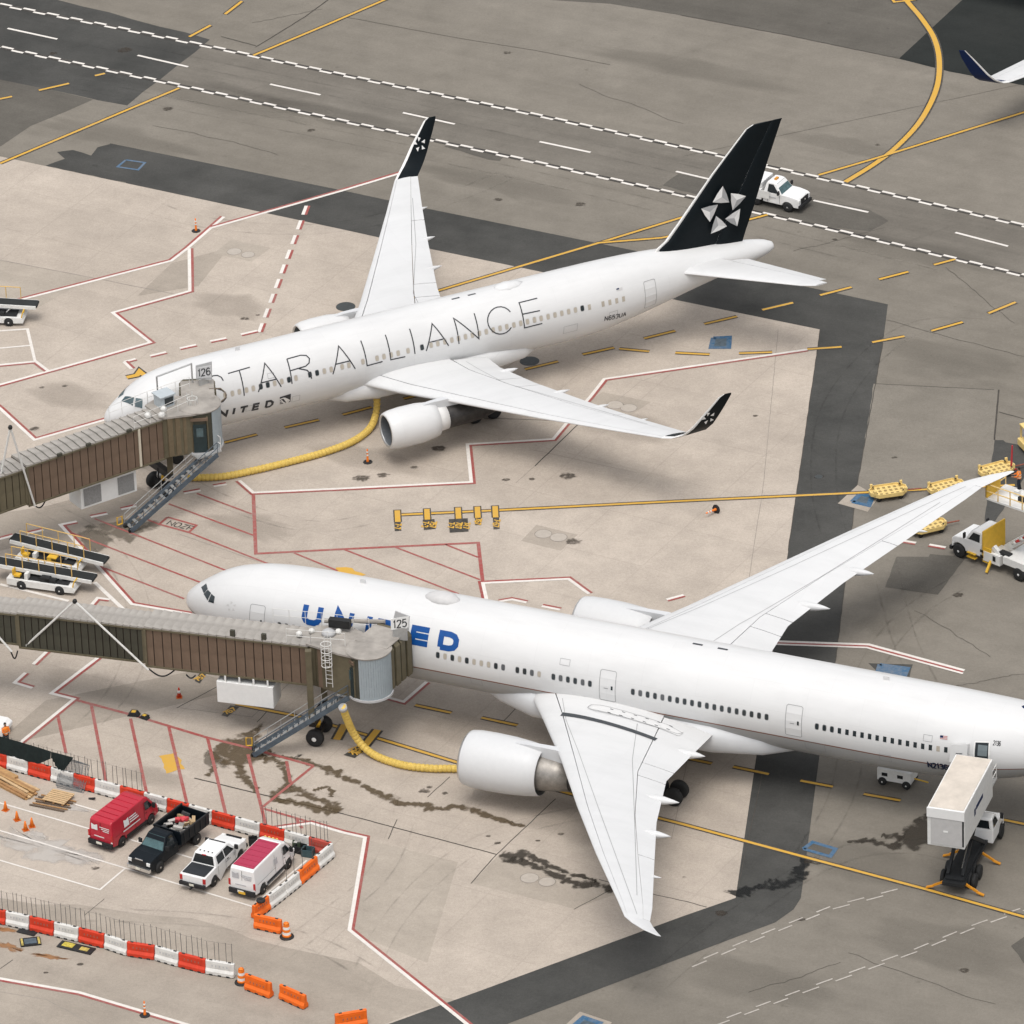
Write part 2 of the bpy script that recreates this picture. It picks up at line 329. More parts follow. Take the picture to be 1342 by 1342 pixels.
concrete_g = ground_mat('concrete_worn', (0.295, 0.256, 0.212), (0.365, 0.318, 0.267), big=0.05, bigamt=0.5, streak=0.10, ang=-31, fine=0.05, spots=0.2)
P_white = paint_mat('paint_white', (0.70, 0.66, 0.61), 0.30)
P_faint = paint_mat('paint_white_faded', (0.47, 0.435, 0.39), 0.85)
P_red = paint_mat('paint_red', (0.29, 0.052, 0.045), 0.42)
P_redf = paint_mat('paint_red_thin', (0.31, 0.062, 0.055), 0.5)
P_yel = paint_mat('paint_yellow', (0.58, 0.33, 0.04), 0.22)
P_blk = paint_mat('paint_black', (0.035, 0.032, 0.028), 0.25)
P_blue = paint_mat('paint_blue', (0.022, 0.10, 0.20), 0.45)
seam = M('joint_sealant', (0.055, 0.048, 0.040), 0.7, var=0.3, scale=1.5)
seam_f = M('joint_sealant_dry', (0.25, 0.22, 0.19), 0.8, var=0.25, scale=1.5)

def wpoly(pts): return [(lambda g: (g.x, g.y))(G(*p)) for p in pts]
def sheet_w(name, poly, mat, lv, parent=None, kind='structure'):
    z_ = zz(lv); mb = MB(); mb.add([(x, y, z_) for x, y in poly], [list(range(len(poly)))])
    o = mb.build(name, mat, parent, recalc=False, tri=True)
    me = o.data
    if sum(p.normal.z for p in me.polygons) < 0: me.flip_normals()
    if kind: o['kind'] = kind
    return o
def sheet(name, pts, mat, lv, **k): return sheet_w(name, wpoly(pts), mat, lv, **k)
def rough_poly(poly, amp, step, seed=1):
    rnd = random.Random(seed); out = []
    n = len(poly)
    for i in range(n):
        a = np.array(poly[i]); b = np.array(poly[(i + 1) % n]); L_ = np.linalg.norm(b - a); k = max(1, int(L_ / step)); nn = np.array([-(b - a)[1], (b - a)[0]]) / (L_ + 1e-9)
        for j in range(k): out.append(tuple(a + (b - a) * j / k + nn * rnd.uniform(-amp, amp)))
    return out
def strip_w(mb, pl, wd, lv, off=0.0):
    if off:
        rb = ribbon2(pl, 2 * abs(off)); pl = [r_[0] if off > 0 else r_[1] for r_ in rb]
    rb = ribbon2(pl, wd); n = len(rb); z_ = zz(lv)
    vs = [(a[0], a[1], z_) for a, b in rb] + [(b[0], b[1], z_) for a, b in rb]
    mb.add(vs, [[n + i, n + i + 1, i + 1, i] for i in range(n - 1)])
def finish(mb, name, mat=None):
    o = mb.build(name, mat, recalc=False); o['kind'] = 'structure'; return o

g_ = MB(); S = 1500
g_.add([(-S, -S, 0), (S, -S, 0), (S, S, 0), (-S, S, 0)], [[0, 1, 2, 3]])
o = g_.build('ground', asphalt, recalc=False); o['kind'] = 'structure'

# service road bed, darker upper apron, seal-coated areas
up_z = [(-60, -8), (0, 6), (225, 51), (450, 98.5), (675, 145), (900, 194.5), (1120, 244), (1342, 296), (1450, 322)]
lo_z = [(-60, 49), (0, 62), (225, 110), (450, 159), (675, 207), (900, 257.5), (1120, 308), (1342, 361.5), (1450, 388)]
sheet('service_road', up_z + lo_z[::-1], road_m, 1)
sheet('taxiway_shoulder', [(690, -60), (720, 0), (800, 5), (892, 20), (1035, 47), (1179, 77), (1245, 94), (1342, 112), (1500, 140), (1500, -120)], asphalt_md, 1)
sheet_w('sealed_asphalt', wpoly([(1178, 77), (1261, 0), (1300, -40), (1500, -60), (1500, 150), (1342, 112), (1245, 94)]), asphalt_vd, 2)
sheet_w('dark_asphalt', rough_poly(wpoly([(-60, -70), (60, -5), (110, 8), (275, 52), (167, 138), (130, 131), (60, 116), (0, 104), (-60, 95)]), .12, 2.5, 3), asphalt_dk, 2)
sheet_w('asphalt_stain', rough_poly(wpoly([(-40, 100), (0, 104), (60, 116), (120, 130), (90, 150), (40, 165), (0, 190), (-40, 200)]), .9, 2.0, 11), asphalt_md, 1)
# dark strip round the concrete stand
sheet_w('dark_strip', rough_poly(wpoly([(60, 217.6), (86, 208), (75, 200), (95, 197), (118, 204), (128, 193), (146, 188.5), (170, 240.5)]), .10, .8, 5), asphalt_dk, 4)
sheet_w('dark_strip', wpoly([(144, 188), (450, 250), (557, 273), (814, 325), (945, 352), (1163.6, 399), (1157, 450), (1123, 638), (1095, 867), (1075, 982), (1049.6, 1177), (1040, 1192), (1016, 1209),
      (960, 1230), (892, 1256), (728, 1318), (665, 1342), (560, 1386), (420, 1400), (510, 1342), (631, 1298), (892, 1202), (964, 1177), (992.6, 982), (1033, 722), (1075, 432), (899, 396), (688, 352), (567, 327), (450, 301), (165, 240)]), asphalt_dk, 3)
sheet('concrete_apron', [(-700, 40), (0, 205), (450, 301), (567, 327), (688, 352), (899, 396), (1075, 432), (1033, 722), (992.6, 982), (964, 1177), (892, 1202), (631, 1298), (510, 1342), (380, 1392), (200, 1470), (-700, 1800)], concrete, 2)
# individual slabs and repaired panels whose outline shows in the concrete
SLABS = [
 [(303, 314.5), (355, 325), (330, 343), (280, 332)], [(703, 688), (757, 701), (735, 722), (683, 709)], [(790, 514), (853, 527), (826, 545), (765, 531)],
 [(655, 1119), (831, 1164), (752, 1191), (618, 1158)], [(-60, 385), (0, 341), (120, 364), (20, 420)], [(0, 970), (28, 972), (330, 900), (250, 880), (60, 918)],
 [(478, 1100), (600, 1130), (560, 1262), (458, 1222)], [(225, 345), (300, 325), (260, 375), (180, 388)]]
for i, s_ in enumerate(SLABS):
    sheet('concrete_slab', s_, concrete_b if i % 2 == 0 or i == 3 else concrete_g, 3)
sheet_w('worn_concrete', rough_poly(wpoly([(-80, 1182), (0, 1180), (150, 1190), (300, 1215), (330, 1232), (470, 1262), (520, 1290), (600, 1310), (510, 1342), (380, 1392), (-80, 1500)]), .3, 2.5, 8), concrete_g, 3)
sheet_w('worn_concrete', rough_poly(wpoly([(-60, 690), (0, 672), (90, 655), (180, 640), (215, 655), (180, 690), (140, 715), (60, 705), (0, 720), (-60, 730)]), .35, 1.5, 4), concrete_g, 3)
# asphalt repair patches on the right
for pts, m_ in [([(1175, 730), (1217, 730), (1219, 726), (1266, 730), (1229, 779.6), (1160, 770)], asphalt_md), ([(1303, 577), (1315, 577), (1318, 580), (1342, 584), (1440, 600), (1440, 650), (1342, 625), (1300, 690), (1290, 683), (1300, 600)], asphalt_dk),
        ([(1145, 503), (1309, 511), (1303, 577), (1296, 640), (1190, 660), (1124, 638)], asphalt_lt), ([(868, 243), (889, 228), (930, 236), (1140, 275), (1165, 290), (1140, 303), (1090, 298), (960, 268)], asphalt_md),
        ([(582, 192), (600, 190), (662, 204), (655, 211), (640, 209)], asphalt_md), ([(1138, 869), (1197, 871), (1192, 887), (1150, 880)], asphalt_dk), ([(1325, 1240), (1342, 1228), (1400, 1240), (1400, 1275), (1342, 1262)], asphalt_md),
        ([(1095, 870), (1123, 640), (1145, 660), (1180, 900), (1090, 985)], asphalt)]:
    sheet_w('asphalt_patch', rough_poly(wpoly(pts), .05, .8, len(pts)), m_, 3 if m_ is not asphalt else 1)
sheet('hydrant_pad', [(1098, 660), (1124, 636), (1152, 652), (1137, 671)], concrete_b, 5)
sheet('hydrant_pad', [(735, 1349), (760, 1326), (802, 1340), (790, 1356)], concrete_b, 4)

# joints between slabs
def joint(pts, wd=0.07, m_=seam, lv=4):
    mb = MB(); pl = densify(wpoly(pts), 0.7); rnd = random.Random(int(pts[0][0]))
    pl = [np.array(p) + np.array([rnd.uniform(-.02, .02), rnd.uniform(-.02, .02)]) for p in pl]
    strip_w(mb, pl, wd, lv); finish(mb, 'expansion_joint', m_)
joint([(757, 557), (701, 611)], .09); joint([(701, 611), (676, 633)], .05, seam_f); joint([(745, 552), (600, 547)], .06); joint([(255, 1020), (345, 1042), (450, 1067)], .12); joint([(450, 1067), (651, 1120)], .10); joint([(728, 1047), (651, 1120), (617, 1158)], .07)
joint([(785, 1153), (860, 1173), (900, 1182), (926, 1189)], .07); joint([(850, 1140), (752, 1192)], .06); joint([(520, 1074), (509, 1100)], .06); joint([(590, 1018), (560, 1045)], .06); joint([(680, 925), (660, 945)], .06)
joint([(0, 341), (130, 366), (240, 388)], .08, seam_f); joint([(380, 895), (330, 940), (236, 928)], .05, seam_f); joint([(232, 928), (285, 900)], .07); joint([(337, 947), (352, 930)], .06); joint([(1303, 511), (1145, 503)], .08); joint([(1309, 511), (1303, 577)], .12); joint([(1309, 540), (1342, 549)], .08)
joint([(335, 62), (400, 22), (430, 0)], .10); joint([(290, 48), (335, 60)], .10); joint([(450, 22), (600, 50), (700, 66), (800, 85)], .05); joint([(892, 20), (1035, 47), (1179, 77)], .09); joint([(895, 205), (1342, 110)], .04, asphalt_md)
joint([(235, 700), (335, 735), (430, 750)], .05, seam_f); joint([(190, 640), (60, 668)], .05, seam_f); joint([(0, 1270), (17, 1258)], .06); joint([(110, 1200), (137, 1178)], .05); joint([(1020, 432), (1000, 640), (975, 800)], .04, seam_f); joint([(700, 590), (835, 620)], .04, seam_f)
joint([(820, 880), (890, 900), (900, 1000), (880, 1100)], .04, seam_f); joint([(0, 1300), (60, 1310), (120, 1342)], .05, seam_f); joint([(740, 425), (640, 500)], .04, seam_f); joint([(895, 480), (840, 500), (790, 540)], .03, seam_f)
joint([(1000, 1010), (965, 1175)], .05); joint([(1157, 450), (1123, 638), (1095, 867)], .06); joint([(1075, 432), (1033, 722)], .06)

# wet patches and drips
wet = stain_mat('wet_film', (0.105, 0.076, 0.044)); wet2 = stain_mat('wet_film_dark', (0.045, 0.038, 0.030)); wet3 = stain_mat('damp_concrete', (0.17, 0.145, 0.115), .25, .95, .7, 1.2)
def set_rim(o, vals):
    at = o.data.attributes.new('rim', 'FLOAT', 'POINT'); at.data.foreach_set('value', vals)
def stain_wpoly(pl, m_, lv=5, seed=1, name='wet_stain'):
    """polygon with an inner plateau and a fading rim"""
    P = [np.array(p) for p in rough_poly(pl, .03, .35, seed)]; c = np.mean(P, 0); n = len(P); z_ = zz(lv); vs = []; rim = []
    for k, r_ in ((1.18, 0.0), (1.0, .42), (.82, .8), (.55, 1.0)):
        for p in P: q = c + (p - c) * k; vs.append((q[0], q[1], z_)); rim.append(r_)
    vs.append((c[0], c[1], z_)); rim.append(1.0)
    fs = [[k * n + i, k * n + (i + 1) % n, (k + 1) * n + (i + 1) % n, (k + 1) * n + i] for k in range(3) for i in range(n)] + [[3 * n + i, 3 * n + (i + 1) % n, 4 * n] for i in range(n)]
    mb = MB(); mb.add(vs, fs); o = finish(mb, name, m_); set_rim(o, rim)
    if sum(p.normal.z for p in o.data.polygons) < 0: o.data.flip_normals()
    return o
def stain_poly(pts, m_, lv=5, amp=.09, seed=1): stain_wpoly(wpoly(pts), m_, lv, seed)
def stain_line(pts, widths, m_=None, lv=5, seed=1):
    m_ = m_ or wet; w_ = [tuple(p) for p in smooth_curve(wpoly(pts), 6)]; n = len(w_); wd = np.interp(np.linspace(0, len(pts) - 1, n), range(len(pts)), widths); rnd = random.Random(seed); z_ = zz(lv); vs = []; rim = []
    rb = ribbon2(w_, 1.0)
    for i, (a, b) in enumerate(rb):
        c = (a + b) / 2; d = (a - c); d = d / (np.linalg.norm(d) + 1e-9); h = wd[i] * rnd.uniform(.75, 1.25) + .16; e = 0.55 if i in (0, n - 1) else 1.0; c = c + d * rnd.uniform(-.12, .12)
        for k, r_ in ((1, 0), (.5, .62), (0, .95), (-.5, .62), (-1, 0)): q = c + d * k * h; vs.append((q[0], q[1], z_)); rim.append(r_ * e)
    mb = MB(); mb.add(vs, [[i * 5 + j, i * 5 + j + 1, (i + 1) * 5 + j + 1, (i + 1) * 5 + j] for i in range(n - 1) for j in range(4)]); o = finish(mb, 'wet_stain', m_); set_rim(o, rim)
    if sum(p.normal.z for p in o.data.polygons) < 0: o.data.flip_normals()
stain_poly([(343, 950), (333, 953), (322, 961), (300, 967), (280, 978), (274, 992), (280, 1001), (300, 1004), (313, 1005), (330, 1002), (345, 996), (350, 985), (340, 970)], wet, seed=2)
stain_poly([(272, 983), (266, 990), (268, 1002), (280, 1006), (300, 1007), (300, 1000), (280, 985)], wet3, seed=3)
stain_line([(313, 1003), (318, 1018), (326, 1026), (333, 1033), (334, 1040)], [.35, .5, .3, .25, .15], seed=4)
stain_line([(345, 987), (362, 991), (378, 993), (400, 998), (420, 1005), (440, 1013), (455, 1021), (472, 1029)], [.5, .2, .12, .3, .35, .55, .35, .3], seed=5)
stain_line([(472, 1029), (490, 1038), (515, 1048), (528, 1055), (545, 1054), (560, 1057), (580, 1061), (600, 1057), (625, 1064), (645, 1072), (665, 1077), (688, 1084)], [.3, .3, .5, .3, .35, .7, .2, .35, .5, .35, .3, .2], seed=6)
stain_line([(345, 995), (365, 998), (373, 1008), (378, 1025), (372, 1035), (362, 1040), (360, 1048), (372, 1052)], [.8, .3, .35, .4, .6, .4, .35, .5], seed=7)
stain_line([(362, 1048), (385, 1052), (402, 1056), (422, 1062), (445, 1065)], [.3, .5, .5, .6, .5], seed=8)
stain_line([(378, 1031), (395, 1038), (410, 1046), (425, 1050), (440, 1058), (446, 1065)], [.5, .55, .35, .4, .6, .3], seed=9)
stain_line([(410, 1037), (420, 1033), (431, 1033), (436, 1040), (432, 1045)], [.1, .12, .15, .15, .1], seed=10)
stain_line([(270, 1018), (277, 1012), (279, 1004)], [.15, .2, .2], wet, seed=11); stain_line([(387, 991), (393, 993)], [.3, .35], wet2, seed=12)
stain_line([(656, 1119), (668, 1122), (690, 1122), (705, 1128), (725, 1137), (748, 1145)], [.3, 1.1, .5, .35, .35, .2], wet2, seed=13)
stain_line([(668, 1126), (690, 1132), (715, 1141), (735, 1150), (760, 1160), (775, 1157), (790, 1162), (803, 1170)], [.4, .5, .35, .4, .5, .6, .35, .4], wet2, seed=14)
stain_line([(748, 1145), (770, 1151), (783, 1155)], [.2, .15, .1], wet2, seed=15)
stain_poly([(1215, 1066), (1195, 1077), (1180, 1092), (1172, 1102), (1180, 1112), (1200, 1116), (1225, 1108), (1235, 1085)], wet2, seed=16); stain_line([(1110, 1104), (1130, 1101), (1150, 1105), (1165, 1108), (1185, 1108)], [.15, .3, .35, .45, .9], wet2, seed=21); stain_line([(1155, 1095), (1172, 1096), (1185, 1098)], [.2, .35, .8], wet2, seed=22)  # blob beside the catering truck: wet stain with the truck's shadow painted in
stain_line([(1052, 1122), (1054, 1130), (1050, 1142), (1040, 1152), (1030, 1158), (1012, 1160), (990, 1164), (972, 1170), (965, 1175)], [.2, .3, .6, .8, .6, .8, .25, .9, 1.0], stain_mat('tar_film', (.016, .017, .017)), seed=17)
stain_line([(1054, 1128), (1075, 1133)], [.2, .1], wet2, seed=18)
stain_poly([(150, 684), (185, 678), (215, 688), (190, 700), (170, 712), (150, 704), (125, 700), (115, 690)], wet3, seed=19); stain_poly([(118, 688), (100, 700), (120, 730), (135, 722), (150, 705)], wet3, lv=4, seed=20)
oil = stain_mat('oil_spot', (0.065, 0.053, 0.042), .3, 1.2, .65, 3.2)
for k, (x, y, r_) in enumerate([(575, 588, .5), (474, 627, .55), (502, 623, .4), (543, 613, .25), (744, 624, .55), (697, 628, .2), (663, 629, .25), (1073, 625, .35), (752, 710, .5), (556, 1037, .35), (583, 1040, .22), (563, 1032, .2), (640, 1096, .15), (652, 1105, .2), (321, 418, .3), (338, 413, .15), (55, 508, .18), (85, 506, .2), (45, 562, .35),
                              (163, 66, .55), (652, 262, .3), (760, 268, .4), (665, 69, .3), (1053, 293, .2), (1094, 314, .2), (408, 171, .3), (1256, 780, .35), (897, 1150, .15), (945, 1197, .4), (1050, 1205, .25), (1264, 1272, .3), (105, 1264, .2), (250, 1145, .3), (125, 1138, .25), (60, 1275, .15), (735, 1093, .2), (1172, 600, .2), (990, 545, .18), (705, 1102, .14), (70, 70, .3), (1150, 190, .2), (220, 143, .4)]):
    c_ = G(x, y); rnd = random.Random(k); pl = []
    for j in range(22):
        a = 2 * math.pi * j / 22; rr = r_ * rnd.uniform(.75, 1.1); pl.append((c_.x + rr * math.cos(a) * 1.3, c_.y + rr * math.sin(a)))
    stain_wpoly(pl, oil, 5, k, 'oil_spot')
rust = stain_mat('rust_stain', (0.34, 0.17, 0.075), .2, 1.0, .75, 1.1)
dust = stain_mat('concrete_dust', (0.50, 0.465, 0.425), .2, 1.05, .75, .9, .95)
for x, y, a, b_, m_, s_ in [(12, 1241, 1.1, .7, rust, 1), (10, 1219, 1.3, .4, rust, 2), (66, 1254, 1.5, .35, rust, 3), (60, 1112, 3.4, 2.6, dust, 4), (100, 1120, 2.2, 1.4, dust, 5), (100, 1060, 1.2, .6, dust, 6), (50, 1095, .9, .9, dust, 7)]:
    c_ = G(x, y); rnd = random.Random(s_ * 31)
    pl = [(c_.x + a * rnd.uniform(.6, 1) * math.cos(t) - .5 * b_ * math.sin(t), c_.y + b_ * rnd.uniform(.6, 1) * math.sin(t) - .25 * a * math.cos(t)) for t in [2 * math.pi * j / 34 for j in range(34)]]
    stain_wpoly(pl, m_, 4, s_, 'dust_stain' if m_ is dust else 'rust_stain')

grime = stain_mat('traffic_grime', (0.15, 0.13, 0.105), .15, 1.25, .2, .35, .95); grime_d = stain_mat('traffic_grime_dark', (0.055, 0.05, 0.042), 0.2, 1.25, .14, .35, .95)
for x, y, a, b_, m_, s_ in [(330, 930, 5, 2.2, grime, 1), (120, 900, 5, 2, grime, 2), (610, 545, 4, 1.6, grime, 3), (480, 600, 5, 2, grime, 4), (820, 560, 4, 2.4, grime, 5), (620, 960, 5, 2.4, grime, 6), (760, 1080, 5, 3, grime, 7), (330, 690, 4, 2, grime, 8), (90, 520, 4, 2, grime, 9), (700, 900, 6, 2, grime, 10), (200, 1020, 3, 1.4, grime, 11), (300, 400, 4, 2, grime, 12), (900, 900, 3, 4, grime, 13),
        (1230, 980, 8, 4, grime_d, 20), (1130, 1130, 5, 3, grime_d, 21), (1240, 1240, 7, 3, grime_d, 22), (1000, 1290, 6, 2.5, grime_d, 23), (1180, 800, 3, 5, grime_d, 24), (300, 130, 9, 2.5, grime_d, 25), (650, 240, 8, 2, grime_d, 26), (900, 90, 10, 2, grime_d, 27), (1200, 330, 8, 2, grime_d, 28), (430, 150, 9, 1.6, grime_d, 29), (1100, 190, 6, 1.5, grime_d, 30), (150, 180, 8, 2, grime_d, 31), (1250, 470, 6, 3, grime_d, 32)]:
    c_ = G(x, y); rnd = random.Random(s_ * 17); ca, sa = math.cos(R(-30)), math.sin(R(-30)); pl = []
    for j in range(26):
        t_ = 2 * math.pi * j / 26; u, v = a * rnd.uniform(.7, 1.1) * math.cos(t_), b_ * rnd.uniform(.7, 1.1) * math.sin(t_); pl.append((c_.x + u * ca - v * sa, c_.y + u * sa + v * ca))
    stain_wpoly(pl, m_, 4.5, s_, 'grime_patch')
rubber = stain_mat('tyre_mark', (0.035, 0.032, 0.028), .2, 1.3, .2, .8, .9)
def tyre_marks(pts, gap, wd=.3, seed=1):
    pl = [tuple(p) for p in smooth_curve(wpoly(pts), 10)]; rb = ribbon2(pl, gap)
    for side in (0, 1):
        c = [r_[side] for r_ in rb]; q = ribbon2(c, wd); z_ = zz(4.7); vs = []; rim = []; n = len(q)
        for i, (a, b) in enumerate(q):
            m = (a + b) / 2; e = min(1, i / 6, (n - 1 - i) / 6)
            for p, r_ in ((a, 0), (m, .8 * e), (b, 0)): vs.append((p[0], p[1], z_)); rim.append(r_)
        mb = MB(); mb.add(vs, [[i * 3 + j, i * 3 + j + 1, (i + 1) * 3 + j + 1, (i + 1) * 3 + j] for i in range(n - 1) for j in range(2)]); o = finish(mb, 'tyre_mark', rubber); set_rim(o, rim)
        if sum(p.normal.z for p in o.data.polygons) < 0: o.data.flip_normals()
tyre_marks([(150, 250), (260, 290), (420, 300), (560, 270), (700, 215)], 1.7); tyre_marks([(1342, 1150), (1200, 1110), (1080, 1130), (930, 1230), (800, 1342)], 1.8, .32); tyre_marks([(1342, 720), (1200, 800), (1130, 900), (1100, 1050), (1000, 1200)], 1.7); tyre_marks([(1150, 700), (1190, 850), (1260, 960), (1342, 1010)], 1.7, .28)
tyre_marks([(60, 560), (180, 600), (300, 660), (420, 690), (560, 660)], 1.5, .26); tyre_marks([(0, 640), (120, 700), (180, 790), (160, 900), (60, 1000)], 1.6, .28); tyre_marks([(450, 1342), (520, 1200), (640, 1100), (820, 1060), (960, 1090)], 1.6, .26); tyre_marks([(300, 1300), (420, 1210), (500, 1140), (540, 1040)], 1.6, .26); tyre_marks([(40, 1200), (160, 1200), (300, 1210), (420, 1240), (520, 1300)], 1.5, .3)
tyre_marks([(0, 90), (300, 150), (700, 232), (1000, 305), (1342, 390)], 1.7, .35); tyre_marks([(0, 30), (400, 112), (800, 200), (1342, 330)], 1.6, .3); 
tyre_marks([(1342, 430), (1200, 430), (1100, 520), (1080, 640), (1120, 780)], 1.8, .3)
def crack(x0, y0, x1, y1, seed, wd=.035):
    a = G(x0, y0); b = G(x1, y1); n = 16; rnd = random.Random(seed); pl = []; d = np.array([b.x - a.x, b.y - a.y]); nn = np.array([-d[1], d[0]]) / np.linalg.norm(d); o_ = 0
    for i in range(n + 1): o_ += rnd.uniform(-.14, .14); pl.append(np.array([a.x, a.y]) + d * i / n + nn * o_)
    mb = MB(); strip_w(mb, pl, wd, 4); finish(mb, 'pavement_crack', seam)
for k, q in enumerate([(1160, 420, 1342, 470), (1200, 800, 1300, 860), (1110, 1250, 1300, 1320), (980, 1300, 1100, 1260), (760, 110, 900, 160), (200, 165, 360, 205), (1040, 330, 1160, 300), (1240, 350, 1342, 420), (1250, 900, 1342, 880), (330, 30, 420, 10)]): crack(*q, k)
# ------------------------------------------------------------------ painted markings
def two_tone(pts, side, wd=0.26, rd=0.20, lv=7, name='apron_marking', smooth=False):
    pl = wpoly(pts)
    mb = MB(); strip_w(mb.mat(P_white), pl, wd, lv); strip_w(mb.mat(P_red), pl, rd, lv, off=side * (wd + rd) / 2 * .98); finish(mb, name)
def red_line(pts, wd=0.22, lv=6):
    mb = MB(); strip_w(mb, wpoly(pts), wd, lv); finish(mb, 'apron_marking', P_redf)
def white_line(pts, wd=0.2, lv=7, m_=None, name='apron_marking'):
    mb = MB(); strip_w(mb, wpoly(pts), wd, lv); finish(mb, name, m_ or P_white)
def yellow(pts, wd=0.25, bd=0.11, lv=8, smooth=0, name='taxiway_line'):
    pl = wpoly(pts); pl = [tuple(p) for p in smooth_curve(pl, smooth)] if smooth else pl
    mb = MB(); strip_w(mb.mat(P_yel), pl, wd, lv)
    for s_ in (1, -1): strip_w(mb.mat(P_blk), pl, bd, lv, off=s_ * (wd + bd) / 2)
    return finish(mb, name)
# zipper lines of the service road
for ln in (up_z, lo_z):
    pl = [tuple(p) for p in smooth_curve(wpoly(ln), 40)]; mb = MB(); acc = 0; seg = []; D = 1.12
    cum = [0]
    for a, b in zip(pl[:-1], pl[1:]): cum.append(cum[-1] + math.dist(a, b))
    xs = np.array([p[0] for p in pl]); ys = np.array([p[1] for p in pl]); cum = np.array(cum); k = 0; s_ = 0
    while s_ < cum[-1] - D:
        q = [(np.interp(t, cum, xs), np.interp(t, cum, ys)) for t in (s_, s_ + D)]
        for side, white in ((1, k % 2 == 0), (-1, k % 2 == 1)):
            strip_w(mb.mat(P_white if white else P_blk), q, .26 if white else .2, 7, off=side * .15)
        s_ += D; k += 1
    finish(mb, 'road_marking')
for a, b in [((10, 37.5), (75, 51.6)), ((180.4, 72.8), (246.5, 87.9)), ((354, 110.7), (420, 124.7)), ((528, 148), (596, 163)), ((707, 186), (774, 200)), ((886, 225), (950, 240)), ((1066, 263), (1138, 278.5)), ((1252, 305), (1321, 323))]:
    white_line([a, b], .24, name='road_marking')
# faded old zipper lines, bottom right
for pts in ([(905, 1266), (1000, 1226), (1090, 1190), (1178, 1167)], [(935, 1343), (1050, 1300), (1200, 1246), (1275, 1215), (1360, 1185)]):
    pl = densify(wpoly(pts), 1.3); mb = MB()
    for i in range(len(pl) - 1): strip_w(mb, [pl[i], pl[i + 1]], .12, 6, off=.17 if i % 2 else -.17)
    finish(mb, 'road_marking', P_faint)
for pts in ([(0, 214.6), (235, 115.7)], [(332, 73), (430, 32), (560, -24)], [(295, 19), (317, 2)], [(248, 48.6), (276, 33.5)], [(-20, 134), (15.8, 126.8)], [(51, 118.7), (90.5, 109.7)], [(124.4, 99.6), (137.5, 96.6)],
            [(540, 391), (572, 382), (785, 318.6), (889, 286.7), (985, 257)], [(785, 318.6), (867.5, 312), (982, 288), (1006, 281.7)], [(1073, 229.7), (1147, 208), (1342, 147.5), (1430, 120)],
            [(294, 580.5), (337, 569.7)], [(373, 560.7), (418, 550.6)], [(449, 544), (487, 534)], [(529, 523), (550, 518)], [(688, 484.5), (731.7, 474)], [(763.5, 465), (805, 456)], [(811.5, 457.4), (851, 461)], [(885, 462.7), (930, 465)], [(968.5, 463.4), (1012, 462)],
            [(1058, 458), (1103, 455)], [(844, 444), (885, 434)], [(923, 425), (966, 415)], [(999, 406.5), (1039.5, 397)], [(1074.8, 387.3), (1116, 376.6)], [(1152, 366.5), (1190.5, 356.5)], [(1224, 347.4), (1252, 340)], [(1143, 449), (1185.4, 441)], [(1220.6, 434), (1261.6, 422.5)], [(1295.4, 411), (1331, 396.4)],
            [(544, 924.5), (591.5, 934.6)], [(631, 941), (678, 951)], [(490, 913), (504.5, 917.7)], [(892, 992.6), (933, 1001)], [(960.7, 1005.3), (1007.7, 1015)], [(1049, 1023.5), (1091.5, 1031.5)], [(1132, 1041), (1180, 1049.6)], [(1312, 1074), (1360, 1084)],
            [(309, 923), (385, 938), (432, 950), (492, 967), (597, 999), (725, 1034.5), (865, 1073), (892, 1079.8), (1045, 1121), (1210.6, 1165), (1342, 1202), (1450, 1233)], [(516, 675.5), (655, 669), (892, 657), (1140, 645.5), (1330, 636)], [(60, 470), (60, 470.5)]):
    if math.dist(pts[0], pts[-1]) > 2: yellow(pts)
yellow([(1108, 238.8), (1147, 214.6), (1177, 191), (1207, 157.6), (1227, 117.4), (1231, 80.5), (1224, 50), (1207, 23.5), (1190, 3.4), (1172, -20)], wd=.42, bd=.13, smooth=8)
yellow([(1166, -6), (1172, 3), (1198, 0), (1194, -8)], wd=.22)
# stop bars of the two stands with aircraft codes beside them
def stop_label(pts, rows, deg):
    pl = wpoly(pts); c_ = np.mean(pl, 0); mb = MB(); mb.mat(P_blk).add([(x, y, 9 * LV) for x, y in pl], [[0, 1, 2, 3]]); a = R(deg); ca, sa = math.cos(a), math.sin(a)
    mb.mat(P_yel)
    for i, t in enumerate(rows):
        st, wd = text_strokes(t, .42, .16); oy = (len(rows) / 2 - i - 1) * .56 + .07
        for s_ in st: strip_w(mb, [(c_[0] + (x - wd / 2) * ca - (y + oy) * sa, c_[1] + (x - wd / 2) * sa + (y + oy) * ca) for x, y in s_], .11, 10)
    o = mb.build('stand_marking', None, recalc=False, tri=True); o['kind'] = 'structure'
    if sum(p.normal.z for p in o.data.polygons) < 0: o.data.flip_normals()
def zb(x, y): return (505 + x / 8.3875, 650 + y / 8.3875)
for (x0, y0, y1) in ((132, 155, 290), (457, 140, 265), (800, 125, 255), (1012, 115, 245), (1207, 108, 240)):
    mb = MB(); pl = wpoly([zb(x0 - 2, y0), zb(x0 + 6, y1)]); strip_w(mb.mat(P_blk), pl, .58, 9); strip_w(mb.mat(P_yel), wpoly([zb(x0 - 1, y0 + 8), zb(x0 + 6, y1)]), .40, 10); finish(mb, 'stand_marking')
